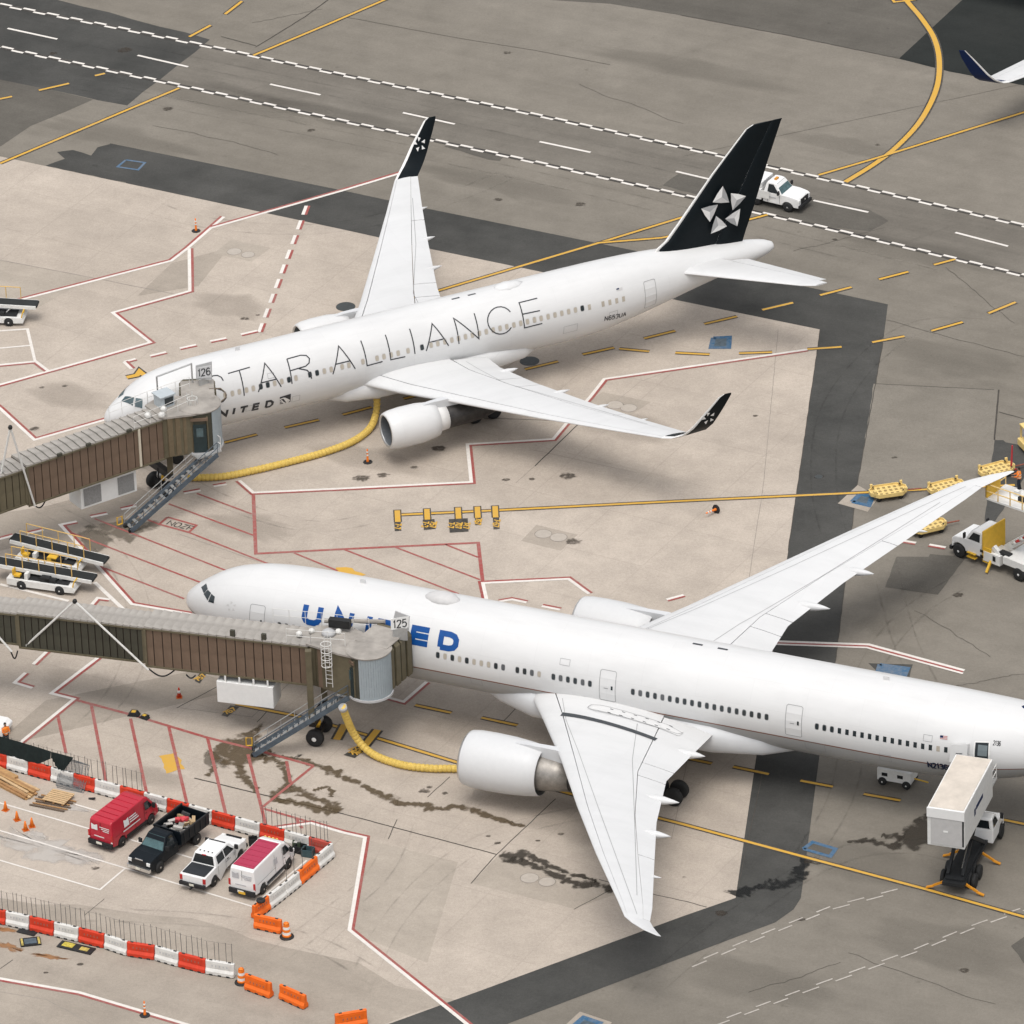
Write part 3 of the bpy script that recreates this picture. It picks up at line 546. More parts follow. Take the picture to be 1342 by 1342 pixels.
for pts, rows, dg in [([zb(98, 290), zb(170, 285), zb(176, 385), zb(104, 390)], ['7-7'], -97), ([zb(410, 268), zb(540, 258), zb(552, 365), zb(425, 378)], ['757', '7-3'], -97), ([zb(697, 260), zb(905, 248), zb(915, 395), zb(708, 407)], ['747', '787', '7-7'], -97), ([zb(985, 248), zb(1050, 245), zb(1055, 320), zb(990, 325)], ['767'], -97), ([zb(1182, 240), zb(1250, 235), zb(1258, 365), zb(1190, 372)], ['7-67'], -97)]:
    stop_label(pts, rows, dg)
def zc(x, y): return (270 + x / 6.71, 930 + y / 6.71)
for a, b in (((1240, 120), (1170, 215)), ((1345, 110), (1325, 300))): pass
for a, b in ([(452, 950), (441, 970)], [(495, 957), (478, 978)]):
    mb = MB(); strip_w(mb.mat(P_blk), wpoly([a, b]), .85, 9); strip_w(mb.mat(P_yel), wpoly([a, b]), .5, 10); finish(mb, 'stand_marking')
stop_label([(476, 974), (484, 979), (465, 994), (450, 990)], ['777', '747'], 35); stop_label([(467, 981), (476, 985), (466, 990), (455, 987)], ['787'], 35)
stop_label([(302, 925), (314, 927), (298, 940), (290, 938)], ['767'], 40)
stop_label([(262, 882), (270, 884), (262, 896), (255, 893)], ['757'], 50)
yellow([(166, 495), (180, 492), (183, 487), (190, 493)], wd=.45, bd=.14)
# red/white stand boundaries
for pts, sd_ in [([(-30, 408), (6.7, 398.4), (224.7, 342), (246.5, 325.3), (293.4, 284.4)], 1), ([(276.7, 299.1), (450, 249.8), (517, 229.7), (535, 224)], 1), ([(248, 326), (248.8, 381.6), (147.6, 410), (197, 449), (120, 471), (-20, 510)], 1),
                 ([(-20, 480), (0, 478.5), (47, 474), (62.7, 486)], -1), ([(-30, 513), (0, 535.5), (45.3, 576.8), (135.8, 551), (200, 534)], 1), ([(313.6, 630), (332, 646), (450, 640.5), (617.7, 632), (612.6, 582.5), (725, 575.8), (745, 552), (773.6, 520.4), (792, 497), (892, 482.5), (1058, 458.4)], -1),
                 ([(638, 788), (632.8, 764.5), (745, 759), (772, 778.6)], 1), ([(654.6, 788.7), (671, 786), (690, 790)], 1), ([(710, 794.7), (734, 799.4)], 1), ([(873.5, 786), (896, 780)], -1),
                 ([(100.6, 683.7), (79, 688), (172.7, 792), (255, 806), (330, 820)], 1), ([(35, 700), (57, 694.8)], 1), ([(119, 678), (141, 673.7)], 1), ([(159, 668), (179, 663.6)], 1), ([(-10, 709.5), (18, 702)], 1), ([(241.4, 647), (263, 643)], 1), ([(280, 637.8), (297, 635)], 1),
                 ([(120, 793), (128, 784), (144, 786)], -1), ([(43.6, 871), (62, 853.4)], -1), ([(33.5, 882), (19, 895), (42.5, 902)], 1), ([(140, 852), (128.5, 862), (67, 909), (97, 916.4), (29, 971.6), (5, 990)], 1),
                 ([(355.5, 1086.5), (407.4, 1079), (450, 1091.5), (478.5, 1098), (458, 1219), (604, 1336), (650, 1374)], 1), ([(508, 914.4), (529, 920), (559, 894)], -1), ([(-20, 1279), (0, 1282.7), (104, 1301), (241.5, 1342), (300, 1360)], -1),
                 ([(1178.5, 708), (1200.5, 711.7)], -1), ([(1218, 714), (1239.6, 717.7)], -1), ([(980, 839.5), (1012.7, 840.7), (1138.5, 845), (1264, 879)], -1)]:
    two_tone(pts, sd_)
white_line([(980, 843.5), (1012, 844.5), (1136, 849), (1262, 883)], .2)
for a, b in [((337, 433.6), (315.6, 438.6)), ((296.6, 443.3), (275.4, 447.5)), ((257, 452), (235.6, 456.7)), ((217.7, 461.6), (196.5, 466.7)), ((177.7, 470.5), (162.5, 474.6))]: two_tone([a, b], 1)
two_tone([(162.5, 474.6), (172.5, 484)], 1)
for k in range(9):
    t0 = k / 8.45; a = (401.4 - 61 * t0, 270 + 162.6 * t0); t1 = t0 + .072; b = (401.4 - 61 * t1, 270 + 162.6 * t1); two_tone([a, b], 1)
white_line([(-20, 435), (0, 434), (36, 431.5), (46, 474)], .22); white_line([(-20, 458.5), (40, 453)], .18); white_line([(124, 763.5), (165, 802)], .3); white_line([(0, 766), (90, 788)], .26)
red_line([(332, 648), (335.3, 726), (450, 720), (626.7, 711.6), (632.8, 764)], .26)
for pts in ([(258, 647), (330, 674)], [(221, 660.6), (335, 703)], [(175, 674), (208.6, 687.4)], [(247.5, 698), (362, 743.4)], [(124, 680), (300, 749.5)], [(92, 698), (265, 764.5)], [(137.5, 745), (241.4, 785)], [(385.6, 725), (442.7, 748.5)], [(450, 720), (601, 778.6)], [(517, 717), (629, 760)], [(584, 714), (626.7, 730.7)]): red_line(pts, .17)
red_line([(219.6, 678), (257.5, 688.8), (247.5, 698), (208.6, 687.4), (219.6, 678)], .2)
mb = MB(); st, wd_ = text_strokes('NOZF', .6, .25); o0 = G(218, 687.5); o1 = G(251, 696); a = math.atan2(o1.y - o0.y, o1.x - o0.x)
for s_ in st: strip_w(mb, [(o0.x + x * math.cos(a) - y * math.sin(a), o0.y + x * math.sin(a) + y * math.cos(a)) for x, y in s_], .09, 7)
finish(mb, 'stand_marking', P_blk)
red_line([(97, 917), (174, 937.5), (271.6, 967), (328.6, 981), (410.8, 1004)], .26)
for pts in ([(75.5, 937), (86.5, 987.6)], [(119.7, 924), (141, 1036)], [(171, 942), (193.5, 1046)], [(221, 952), (248, 1066)], [(272, 967.5), (299, 1080)], [(325, 989), (351, 1092)], [(375.6, 997.6), (380.6, 1026)], [(411, 1004), (344, 1058)], [(345, 1060), (402, 1076.4)], [(388, 1073), (396, 1086)]): red_line(pts, .22)
# parking bays
for pts in ([(-20, 1047), (6.7, 1054.6), (117, 1086.5)], [(99, 1054.6), (136, 1065.5)], [(-20, 1083), (115.7, 1123.4), (332, 1188.8), (355, 1167), (402, 1128)], [(-20, 1122), (131, 1166.3), (164, 1138.5)], [(168, 1100), (262, 1128), (300, 1139)], [(180, 1103), (186, 1098)], [(255, 1108), (272, 1113)]): white_line(pts, .14, name='parking_line')
# yellow patches, blue hydrant boxes and pit lids
def yp(pts, m_=P_yel, lv=6, amp=.12):
    sheet_w('apron_marking', rough_poly(wpoly(pts), amp, .35, 9), m_, lv)
yp([(208, 991), (231, 986), (242, 1008), (219, 1014)]); yp([(440, 744), (455, 743), (478, 753), (470, 760), (445, 755)])
def blue_box(pts, wd=.22, fill=None, lv=8):
    if fill: sheet_w('hydrant_lid', wpoly(pts), fill, lv - 1)
    mb = MB(); pl = wpoly(pts); strip_w(mb, pl + [pl[0]], wd, lv); finish(mb, 'hydrant_marking', P_blue)
lid_dk = M('hydrant_lid_steel', (.075, .10, .12), .6, var=.3)
blue_box([(165, 210), (190, 213.5), (181, 223), (154, 219)], .2); blue_box([(935, 443), (956, 442), (955, 456), (932, 456)], .38, lid_dk); blue_box([(1117, 658), (1127, 648), (1143.5, 651), (1138.5, 663)], .4, lid_dk)
blue_box([(1153, 871), (1190, 876), (1186, 886), (1150, 881)], .3, P_blue); blue_box([(1053, 1113), (1065, 1104), (1095, 1113), (1088, 1123)], .3, asphalt_md); blue_box([(752, 1345), (765, 1334), (786, 1341), (776, 1352)], .4, lid_dk)
pit_m = M('pit_lid', (.40, .355, .305), .6, var=.1); pit_d = M('pit_lid_dark', (.05, .055, .055), .6, var=.2)
for x, y, r_, m_ in [(307, 330, .55, pit_m), (325, 334, .5, pit_m), (712, 700, .6, pit_m), (732, 704.5, .6, pit_m), (806, 531, .6, pit_m), (824, 535, .6, pit_m), (694, 1151, .6, pit_m), (717, 1156, .55, pit_m), (694, 473.5, .75, pit_d), (453, 402, .75, pit_d), (1073, 625, .3, pit_d)]:
    c_ = G(x, y); mb = MB(); mb.cyl((c_.x, c_.y, 0), (c_.x, c_.y, .028), r_, r_ * .97, 24); mb.mat(m_)
    o = mb.build('pit_lid', m_); tag(o, kind='structure')
    if m_ is pit_m:
        mb = MB(); pl = [(c_.x + r_ * 1.02 * math.cos(2 * math.pi * j / 24), c_.y + r_ * 1.02 * math.sin(2 * math.pi * j / 24)) for j in range(25)]; strip_w(mb, pl, .06, 6); finish(mb, 'pit_rim', seam_f)
# ------------------------------------------------------------------ aircraft
white = skin_mat('aircraft_white', (0.635, 0.632, 0.624), 5.4, 2.9)
wing_w = skin_mat('aircraft_wing_paint', (0.615, 0.615, 0.61), 0, 1, .45, True, .1, .06, .03)
white_mask = M('aircraft_fairing_grey', (0.56, 0.565, 0.57), 0.4, var=0.03, scale=0.6)
belly = M('aircraft_belly_grey', (0.36, 0.36, 0.355), 0.4, var=0.05, scale=0.5)
navy = M('aircraft_black_paint', (0.006, 0.009, 0.011), 0.4, var=0.1, spec=.12)
blue = M('aircraft_blue', (0.005, 0.065, 0.25), 0.35, var=0.05)
dblue = M('aircraft_navy', (0.006, 0.018, 0.07), 0.4, var=0.05, spec=.15)
silver = M('bare_metal', (0.62, 0.61, 0.59), 0.32, metal=0.85, var=0.08)
tarn = M('tarnished_metal', (0.30, 0.28, 0.255), 0.5, metal=0.65, var=0.2)
hot = M('exhaust_metal', (0.055, 0.052, 0.050), 0.45, metal=0.6, var=0.3)
tyre = M('rubber', (0.022, 0.022, 0.022), 0.75, var=0.2)
glass_d = M('dark_glass', (0.02, 0.028, 0.032), 0.12, var=0.1, spec=0.6)
glass_t = M('cockpit_glass', (0.05, 0.085, 0.095), 0.1, var=0.4, scale=1.2, spec=0.7)
shade_m = M('window_shade', (0.40, 0.36, 0.30), 0.6, var=0.1)
gap_m = M('panel_gap', (0.26, 0.26, 0.26), 0.7, var=0.1)
gap_d = M('panel_gap_dark', (0.05, 0.055, 0.06), 0.6, var=0.2)
stripe_m = M('cheat_line', (0.20, 0.085, 0.055), 0.5, var=0.1)
ink = M('lettering_black', (0.035, 0.036, 0.04), 0.5, var=0.1)
star_l = M('star_light', (0.72, 0.71, 0.69), 0.5, var=0.06); star_d = M('star_grey', (0.33, 0.33, 0.33), 0.5, var=0.06); star_m = M('star_mid', (0.52, 0.51, 0.5), 0.5, var=0.05)

def pchip(xs, ys):
    xs = np.array(xs, float); ys = np.array(ys, float); h = np.diff(xs); d = np.diff(ys) / h; m = np.zeros(len(xs))
    m[1:-1] = [0 if d[i - 1] * d[i] <= 0 else 2 * d[i - 1] * d[i] / (d[i - 1] + d[i]) for i in range(1, len(d))]
    m[0] = d[0]; m[-1] = d[-1]
    def f(x):
        x = min(max(x, xs[0]), xs[-1]); i = min(max(int(np.searchsorted(xs, x) - 1), 0), len(h) - 1); t = (x - xs[i]) / h[i]
        return float((1 + 2 * t) * (1 - t) ** 2 * ys[i] + t * (1 - t) ** 2 * h[i] * m[i] + t * t * (3 - 2 * t) * ys[i + 1] + t * t * (t - 1) * h[i] * m[i + 1])
    return f
class Fus:
    def __init__(s, st, loc, yaw):
        s.x = [a[0] for a in st]; s.ft = pchip(s.x, [a[1] for a in st]); s.fb = pchip(s.x, [a[2] for a in st]); s.fw = pchip(s.x, [a[3] for a in st]); s.fm = pchip(s.x, [a[4] for a in st])
        s.mx = Matrix.Translation(Vector((loc[0], loc[1], 0))) @ Matrix.Rotation(yaw, 4, 'Z'); s.im = s.mx.inverted(); s.h = Vector((math.cos(yaw), math.sin(yaw), 0))
        s.len = s.x[-1]; s.lat = Vector((-math.sin(yaw), math.cos(yaw), 0))
    def sec(s, x): return s.ft(x), s.fb(x), s.fw(x), s.fm(x)
    def pt(s, x, t, off=0.0):
        tp, bt, hw, zm = s.sec(x); c, sn = math.cos(t), math.sin(t)
        return Vector((-x, hw * sn + off * sn, zm + (tp - zm if c > 0 else zm - bt) * c + off * c))
    def loc(s, px, py, z):                      # pixel at height z -> (x aft, y port, z)
        p = s.im @ G(px, py, z); return (-p.x, p.y, p.z)
    def vert(s, px, py, y):                     # pixel on the vertical plane y = const
        p0 = s.mx @ Vector((0, y, 0)); p = s.im @ onplane(px, py, p0, s.lat); return (-p.x, p.y, p.z)
    def hit(s, px, py):                         # pixel -> (x, t) on the skin
        d = ray(px, py); t0 = (14 - CPOS.z) / d.z; t1 = (-1 - CPOS.z) / d.z; o = s.im @ CPOS; dl = s.im.to_3x3() @ d
        def ins(t):
            p = o + dl * t; x = -p.x
            if x <= 0.02 or x >= s.len - .02: return False
            tp, bt, hw, zm = s.sec(x); h = tp - zm if p.z > zm else zm - bt
            return (p.y / hw) ** 2 + ((p.z - zm) / h) ** 2 < 1
        n = 220; prev = t0
        for i in range(1, n + 1):
            t = t0 + (t1 - t0) * i / n
            if ins(t):
                a, b = prev, t
                for _ in range(30):
                    mth = (a + b) / 2
                    if ins(mth): b = mth
                    else: a = mth
                p = o + dl * b; x = -p.x; tp, bt, hw, zm = s.sec(x); h = tp - zm if p.z > zm else zm - bt
                return (x, math.atan2(p.y / hw, (p.z - zm) / h))
            prev = t
        return None

def fus_mesh(F, mats_by_t, n=56, extra=(), dx=0.45):
    """skin; mats_by_t: list of (t_limit_deg, material) from the crown down"""
    xs = [0.02, .06, .12, .2, .32]; x = .45
    while x < F.len - .02:
        xs.append(x); x += dx if (x < 12 or x > F.len - 18) else 1.2
    xs.append(F.len - .001)
    ts = sorted(set([180 * i / (n // 2) for i in range(n // 2 + 1)] + [m_[0] for m_ in mats_by_t if m_[0] < 180]))
    full = [R(t) for t in ts] + [-R(t) for t in ts[-2:0:-1]]
    mb = MB(); mb.smooth = True; rings = [[F.pt(x, t) for t in full] for x in xs]; N = len(full)
    for m_ in mats_by_t: mb.mat(m_[1])
    vs = [p for r_ in rings for p in r_]; off = 0; mb.v = [tuple(v) for v in vs]
    for k in range(len(rings) - 1):
        for i in range(N):
            j = (i + 1) % N; tm = abs(math.degrees(full[i]) + (math.degrees(full[j]) if j else 0)) / 2
            if j == 0: tm = abs(math.degrees(full[i])) / 2
            mi = next(q for q, m_ in enumerate(mats_by_t) if tm < m_[0])
            mb.f.append([k * N + i, k * N + j, (k + 1) * N + j, (k + 1) * N + i]); mb.mi.append(mi); mb.sm.append(True)
    for base, rev in ((0, True), ((len(rings) - 1) * N, False)):
        f = [base + i for i in range(N)]; mb.f.append(f[::-1] if rev else f); mb.mi.append(0); mb.sm.append(False)
    return mb
def skin_ribbon(F, mb, pl, wd, off=0.014, step=0.25, sgn=1):
    """pl: (x, t) polyline on the skin; width in metres"""
    rad = (F.ft(pl[0][0]) - F.fb(pl[0][0])) / 2
    q = densify([(p[0], p[1] * rad) for p in pl], step); rb = ribbon2(q, wd); n = len(rb)
    vs = [F.pt(a[0], a[1] / rad * sgn, off) for a, b in rb] + [F.pt(b[0], b[1] / rad * sgn, off) for a, b in rb]
    mb.add(vs, [[n + i, n + i + 1, i + 1, i] for i in range(n - 1)])
def skin_patch(F, mb, pts, off=0.012, sgn=1, sub=4):
    """filled quad (x,t)x4 bilinear on the skin"""
    vs = []; fs = []
    for i in range(sub + 1):
        for j in range(sub + 1):
            u, v = i / sub, j / sub
            p = [(1 - u) * (1 - v) * pts[0][k] + u * (1 - v) * pts[1][k] + u * v * pts[2][k] + (1 - u) * v * pts[3][k] for k in (0, 1)]
            vs.append(F.pt(p[0], p[1] * sgn, off))
    for i in range(sub):
        for j in range(sub): fs.append([i * (sub + 1) + j, (i + 1) * (sub + 1) + j, (i + 1) * (sub + 1) + j + 1, i * (sub + 1) + j + 1])
    mb.add(vs, fs)

def airfoil(f, t, up):
    y = 5 * t * (.2969 * math.sqrt(max(f, 0)) - .126 * f - .3516 * f * f + .2843 * f ** 3 - .1030 * f ** 4)
    cam_ = .018 * (1 - (2 * f - 1) ** 2)
    return cam_ + y if up else cam_ - y
def wing_piece(mb, secs, f0, f1, sgn, n=9, rot=None):
    """secs: (y, xLE, chord, z, thick, cant deg)"""
    rings = []
    fs = [f0 + (f1 - f0) * (i / n) ** (2 if f0 < 1e-6 else 1) for i in range(n + 1)]
    for (y, xl, c, z, th, cant) in secs:
        ca, sa = math.cos(R(cant)), math.sin(R(cant)); ring = []
        for f in fs: h = airfoil(f, th, True) * c; ring.append(Vector((-(xl + f * c), sgn * (y - h * sa), z + h * ca)))
        for f in fs[::-1][(0 if f1 < .999 else 1):(None if f0 > 1e-6 else -1)]: h = airfoil(f, th, False) * c; ring.append(Vector((-(xl + f * c), sgn * (y - h * sa), z + h * ca)))
        rings.append(ring)
    mb.smooth = True; mb.loft(rings); 
def lerp_sec(secs, y):
    for a, b in zip(secs[:-1], secs[1:]):
        if a[0] <= y <= b[0]:
            t = (y - a[0]) / (b[0] - a[0]); return tuple(p + (q - p) * t for p, q in zip(a, b))
    return secs[-1] if y > secs[-1][0] else secs[0]
def cut_secs(secs, y0, y1):
    return [lerp_sec(secs, y0)] + [s_ for s_ in secs if y0 + .01 < s_[0] < y1 - .01] + [lerp_sec(secs, y1)]
def auto_smooth(o, deg=35):
    me = o.data
    bm = bmesh.new(); bm.from_mesh(me)
    for e in bm.edges:
        if len(e.link_faces) == 2 and e.calc_face_angle(0) > R(deg): e.smooth = False
    bm.to_mesh(me); bm.free(); return o
def wing_top(secs, x, y, sgn):
    s_ = lerp_sec(secs, abs(y)); f = min(max((x - s_[1]) / s_[2], 0.001), .999)
    return Vector((-x, sgn * abs(y), s_[3] + airfoil(f, s_[4], True) * s_[2]))
def make_wing(root, secs, sgn, fs=.11, fh=.70, flaps=(), gap=.010, mat=wing_w, name='wing', fair=(), yl=None):
    y0, y1 = secs[0][0], secs[-1][0]
    mb = MB(); wing_piece(mb, secs, fs + gap / 2, fh - gap / 2, sgn); wg = auto_smooth(mb.build(name, mat, root))
    mb = MB(); wing_piece(mb, secs, 0, fs - gap / 2, sgn); auto_smooth(mb.build('slat', silver if False else mat, wg))
    for nm, a, b in flaps:
        mb = MB(); wing_piece(mb, cut_secs(secs, a + .03, b - .03), fh + gap / 2, 1.0, sgn); auto_smooth(mb.build(nm, mat, wg))
    for (y, l0, l1, r_) in fair:                  # flap track fairings: canoe bodies under the trailing edge
        s_ = lerp_sec(secs, y); xt = s_[1] + s_[2]; mb = MB(); mb.smooth = True; prof = [(0, .02), (.12, .5), (.3, .9), (.5, 1), (.7, .8), (.88, .4), (1, .03)]
        mb.lathe((-(xt - l0), sgn * y, s_[3] - .28 * r_ - .10), (-1, 0, .07), [(a * (l0 + l1), b_ * r_) for a, b_ in prof], 12); mb.build('flap_fairing', mat, wg)
    return wg
def make_engine(root, y, x0, zc, prof_out, prof_in, core, cowl_end, plug, sgn, mats, pylon):
    """prof in (x from inlet, radius)"""
    p0 = Vector((-x0, sgn * y, zc)); ax = (-1, 0, 0)
    mb = MB(); mb.smooth = True; mb.lathe(p0, ax, prof_out, 40, cap=False); nac = mb.build('engine', mats[0], root, recalc=False)
    for p in nac.data.polygons: pass
    bm = bmesh.new(); bm.from_mesh(nac.data); bmesh.ops.recalc_face_normals(bm, faces=bm.faces); bm.to_mesh(nac.data); bm.free()
    mb = MB(); mb.smooth = True; mb.lathe(p0, ax, [(.16, prof_out[2][1] + .006), (.05, prof_out[1][1] + .006), (.0, prof_in[0][1] + .02), (-.015, prof_in[0][1] - .01), (.12, prof_in[1][1] - .004)], 40, cap=False); mb.build('intake_lip', silver, nac)
    mb = MB(); mb.smooth = True; mb.lathe(p0, ax, [(.1, prof_in[1][1])] + prof_in[2:], 40, cap=False); mb.build('intake_duct', M('intake_liner', (.13, .14, .15), .5, var=.1), nac)
    fr = prof_in[-1][1]; fx = prof_in[-1][0]
    mb = MB(); mb.mat(hot).lathe(p0 + Vector((-fx, 0, 0)), ax, [(0.0, fr), (.04, fr * .98)], 40); mb.mat(tarn); mb.smooth = True; mb.lathe(p0 + Vector((-fx + .55, 0, 0)), ax, [(0, .02), (.2, .18 * fr / 1.1), (.54, .36 * fr / 1.1)], 20)
    mb.smooth = False; mb.mat(tarn)
    for k in range(22):
        a = 2 * math.pi * k / 22; b = a + .20; c0 = p0 + Vector((-fx + .02, 0, 0)); r0, r1 = .34 * fr, fr * .98
        mb.quad(c0 + Vector((.05, r0 * math.cos(a), r0 * math.sin(a))), c0 + Vector((.02, r0 * math.cos(b), r0 * math.sin(b))), c0 + Vector((.02, r1 * math.cos(b), r1 * math.sin(b))), c0 + Vector((.16, r1 * math.cos(a), r1 * math.sin(a))))
    mb.build('fan', None, nac)
    mb = MB(); mb.smooth = True; mb.lathe(p0, ax, core, 32); mb.build('core_cowl', mats[1], nac)
    mb = MB(); mb.smooth = True; mb.lathe(p0, ax, plug, 28); mb.build('exhaust', hot, nac)
    mb = MB(); mb.add([(-q[0], sgn * (y + s_ * q[2]), q[1]) for s_ in (-1, 1) for q in pylon], [list(range(len(pylon))), list(range(len(pylon), 2 * len(pylon)))] + [[i, (i + 1) % len(pylon), len(pylon) + (i + 1) % len(pylon), len(pylon) + i] for i in range(len(pylon))])
    mb.build('pylon', white_mask, nac, tri=True)
    return nac
def make_gear(root, x, ys, z_top, wheels, r_, name='landing_gear'):
    mb = MB(); mb.cyl((-x, ys, r_), (-x, ys, z_top), .16, .2, 12); mb.bar((-x, ys, r_ + .5), (-x + 1.6, ys, z_top), .12); g = mb.build(name, silver, root)
    for dx_ in wheels:
        mb = MB(); mb.bar((-x + dx_, ys - .6, r_), (-x + dx_, ys + .6, r_), .14); mb.build('axle', silver, g)
        for sy in (-1, 1):
            c_ = Vector((-x + dx_, ys + sy * .55, r_)); mb = MB(); mb.smooth = True
            mb.mat(tyre).lathe(c_ + Vector((0, -.22, 0)), (0, 1, 0), [(0, r_ * .55), (.02, r_ * .86), (.1, r_), (.34, r_), (.42, r_ * .86), (.44, r_ * .55)], 24)
            mb.mat(silver).lathe(c_ + Vector((0, -.20, 0)), (0, 1, 0), [(0, r_ * .2), (.03, r_ * .5), (.37, r_ * .5), (.40, r_ * .2)], 16); mb.build('wheel', None, g)
    return g
def door(F, root, fus, x, t0, t1, wd, label=None, sgn=1, handle=True, mt=None):
    mb = MB(); skin_patch(F, mb, [(x - wd / 2, t0), (x + wd / 2, t0), (x + wd / 2, t1), (x - wd / 2, t1)], .010, sgn); d = mb.build('door', mt or white, fus)
    mb = MB(); q = [(x - wd / 2, t0 + .03), (x - wd / 2 + .1, t0), (x + wd / 2 - .1, t0), (x + wd / 2, t0 + .03), (x + wd / 2, t1 - .02), (x + wd / 2 - .08, t1), (x - wd / 2 + .08, t1), (x - wd / 2, t1 - .02), (x - wd / 2, t0 + .03)]
    skin_ribbon(F, mb, q, .035, .016, .3, sgn); mb.build('door_seam', gap_m, d)
    if handle:
        mb = MB(); tm = (t0 + t1) / 2; skin_patch(F, mb, [(x + wd * .22, tm - .02), (x + wd * .34, tm - .02), (x + wd * .34, tm + .07), (x + wd * .22, tm + .07)], .018, sgn); mb.build('door_window', glass_d, d)
        mb = MB(); skin_ribbon(F, mb, [(x - wd * .22, tm + .05), (x + wd * .05, tm + .05)], .05, .018, .3, sgn); mb.build('door_handle', gap_m, d)
    return d
def windows(F, fus, xs, t, wd, ht, mats, name='window'):
    base = {}
    for i, x in enumerate(xs):
        m_ = mats[i] if isinstance(mats, list) else mats
        if m_ not in base:
            mb = MB(); x0 = F.x[0] + F.len * .45; rad = (F.ft(x0) - F.fb(x0)) / 2; vs = []
            for k in range(14):
                a = 2 * math.pi * k / 14; cx = math.copysign(abs(math.cos(a)) ** .6, math.cos(a)); sx = math.copysign(abs(math.sin(a)) ** .6, math.sin(a)); p = F.pt(x0, t + sx * ht / 2 / rad, .011); p.x = -cx * wd / 2; vs.append(p)
            rimv = [Vector((p.x * 1.22, p.y, p.z)) for p in vs]; cz_ = sum((p.z for p in vs)) / 14; rimv = [Vector((p.x, p.y - .003, cz_ + (p.z - cz_) * 1.2)) for p in rimv]; mb.mat(m_).add(vs, [list(range(14))]); mb.mat(gap_m if m_ is not shade_m else star_m).add(vs + rimv, [[i, (i + 1) % 14, 14 + (i + 1) % 14, 14 + i] for i in range(14)])
            base[m_] = mb.build(name, m_, fus, recalc=False); 
            if base[m_].data.polygons[0].normal.y < 0: base[m_].data.polygons[0].flip()
            base[m_].location = (-x, 0, 0)
        else: inst(base[m_], name, fus, (-x, 0, 0))

# ================================================================== white twin-jet at the upper stand
AX, AY, AYAW = -29.10577, 477.60114 + YOFF, 3.5569369
FA = Fus([(0, 4.72, 4.60, .05, 4.66), (.2, 5.12, 4.18, .45, 4.64), (.5, 5.45, 3.88, .74, 4.66), (1.0, 5.82, 3.52, 1.07, 4.7), (1.5, 6.14, 3.24, 1.34, 4.75), (2.2, 6.60, 2.96, 1.66, 4.8), (3.0, 7.02, 2.70, 1.92, 4.86), (4.0, 7.33, 2.48, 2.16, 4.9), (5.5, 7.56, 2.32, 2.38, 4.94), (7.5, 7.66, 2.25, 2.50, 4.95), (9.5, 7.66, 2.24, 2.515, 4.95),
          (36, 7.66, 2.24, 2.515, 4.95), (38.5, 7.66, 2.36, 2.49, 4.97), (41.5, 7.62, 2.84, 2.33, 5.1), (44, 7.50, 3.34, 2.06, 5.25), (47, 7.16, 3.95, 1.66, 5.45), (50, 6.80, 4.52, 1.24, 5.6), (52.3, 6.46, 4.94, .85, 5.68), (53.3, 6.22, 5.18, .6, 5.7), (53.8, 5.98, 5.42, .32, 5.7)], (AX, AY), AYAW)
ac1 = thing('airliner', 'white airliner with a black tail fin and black upturned winglets', 'airplane', (AX, AY, 0), AYAW)
fusA = fus_mesh(FA, [(150, white), (181, white)]).build('fuselage', None, ac1, recalc=True)
secA = [(0, 17.4, 12.6, 3.42, .13, 0), (2.3, 19.6, 9.5, 3.62, .125, 0), (4.73, 21.1, 8.1, 3.78, .12, 0), (8.6, 23.85, 6.35, 4.08, .11, 0), (14.6, 27.75, 4.45, 4.62, .10, 0), (19.6, 31.0, 2.95, 5.2, .10, 0), (23.3, 33.35, 1.95, 5.68, .10, 6)]
wlA = [(23.3, 33.35, 1.95, 5.68, .095, 6), (23.9, 33.85, 1.95, 5.82, .09, 22), (24.42, 34.45, 1.88, 6.15, .085, 48), (24.75, 35.0, 1.76, 6.7, .08, 66), (24.95, 35.45, 1.62, 7.3, .08, 73), (25.2, 36.2, 1.32, 8.2, .08, 74), (25.42, 36.9, 1.0, 9.05, .08, 74), (25.46, 37.25, .65, 9.22, .08, 74)]
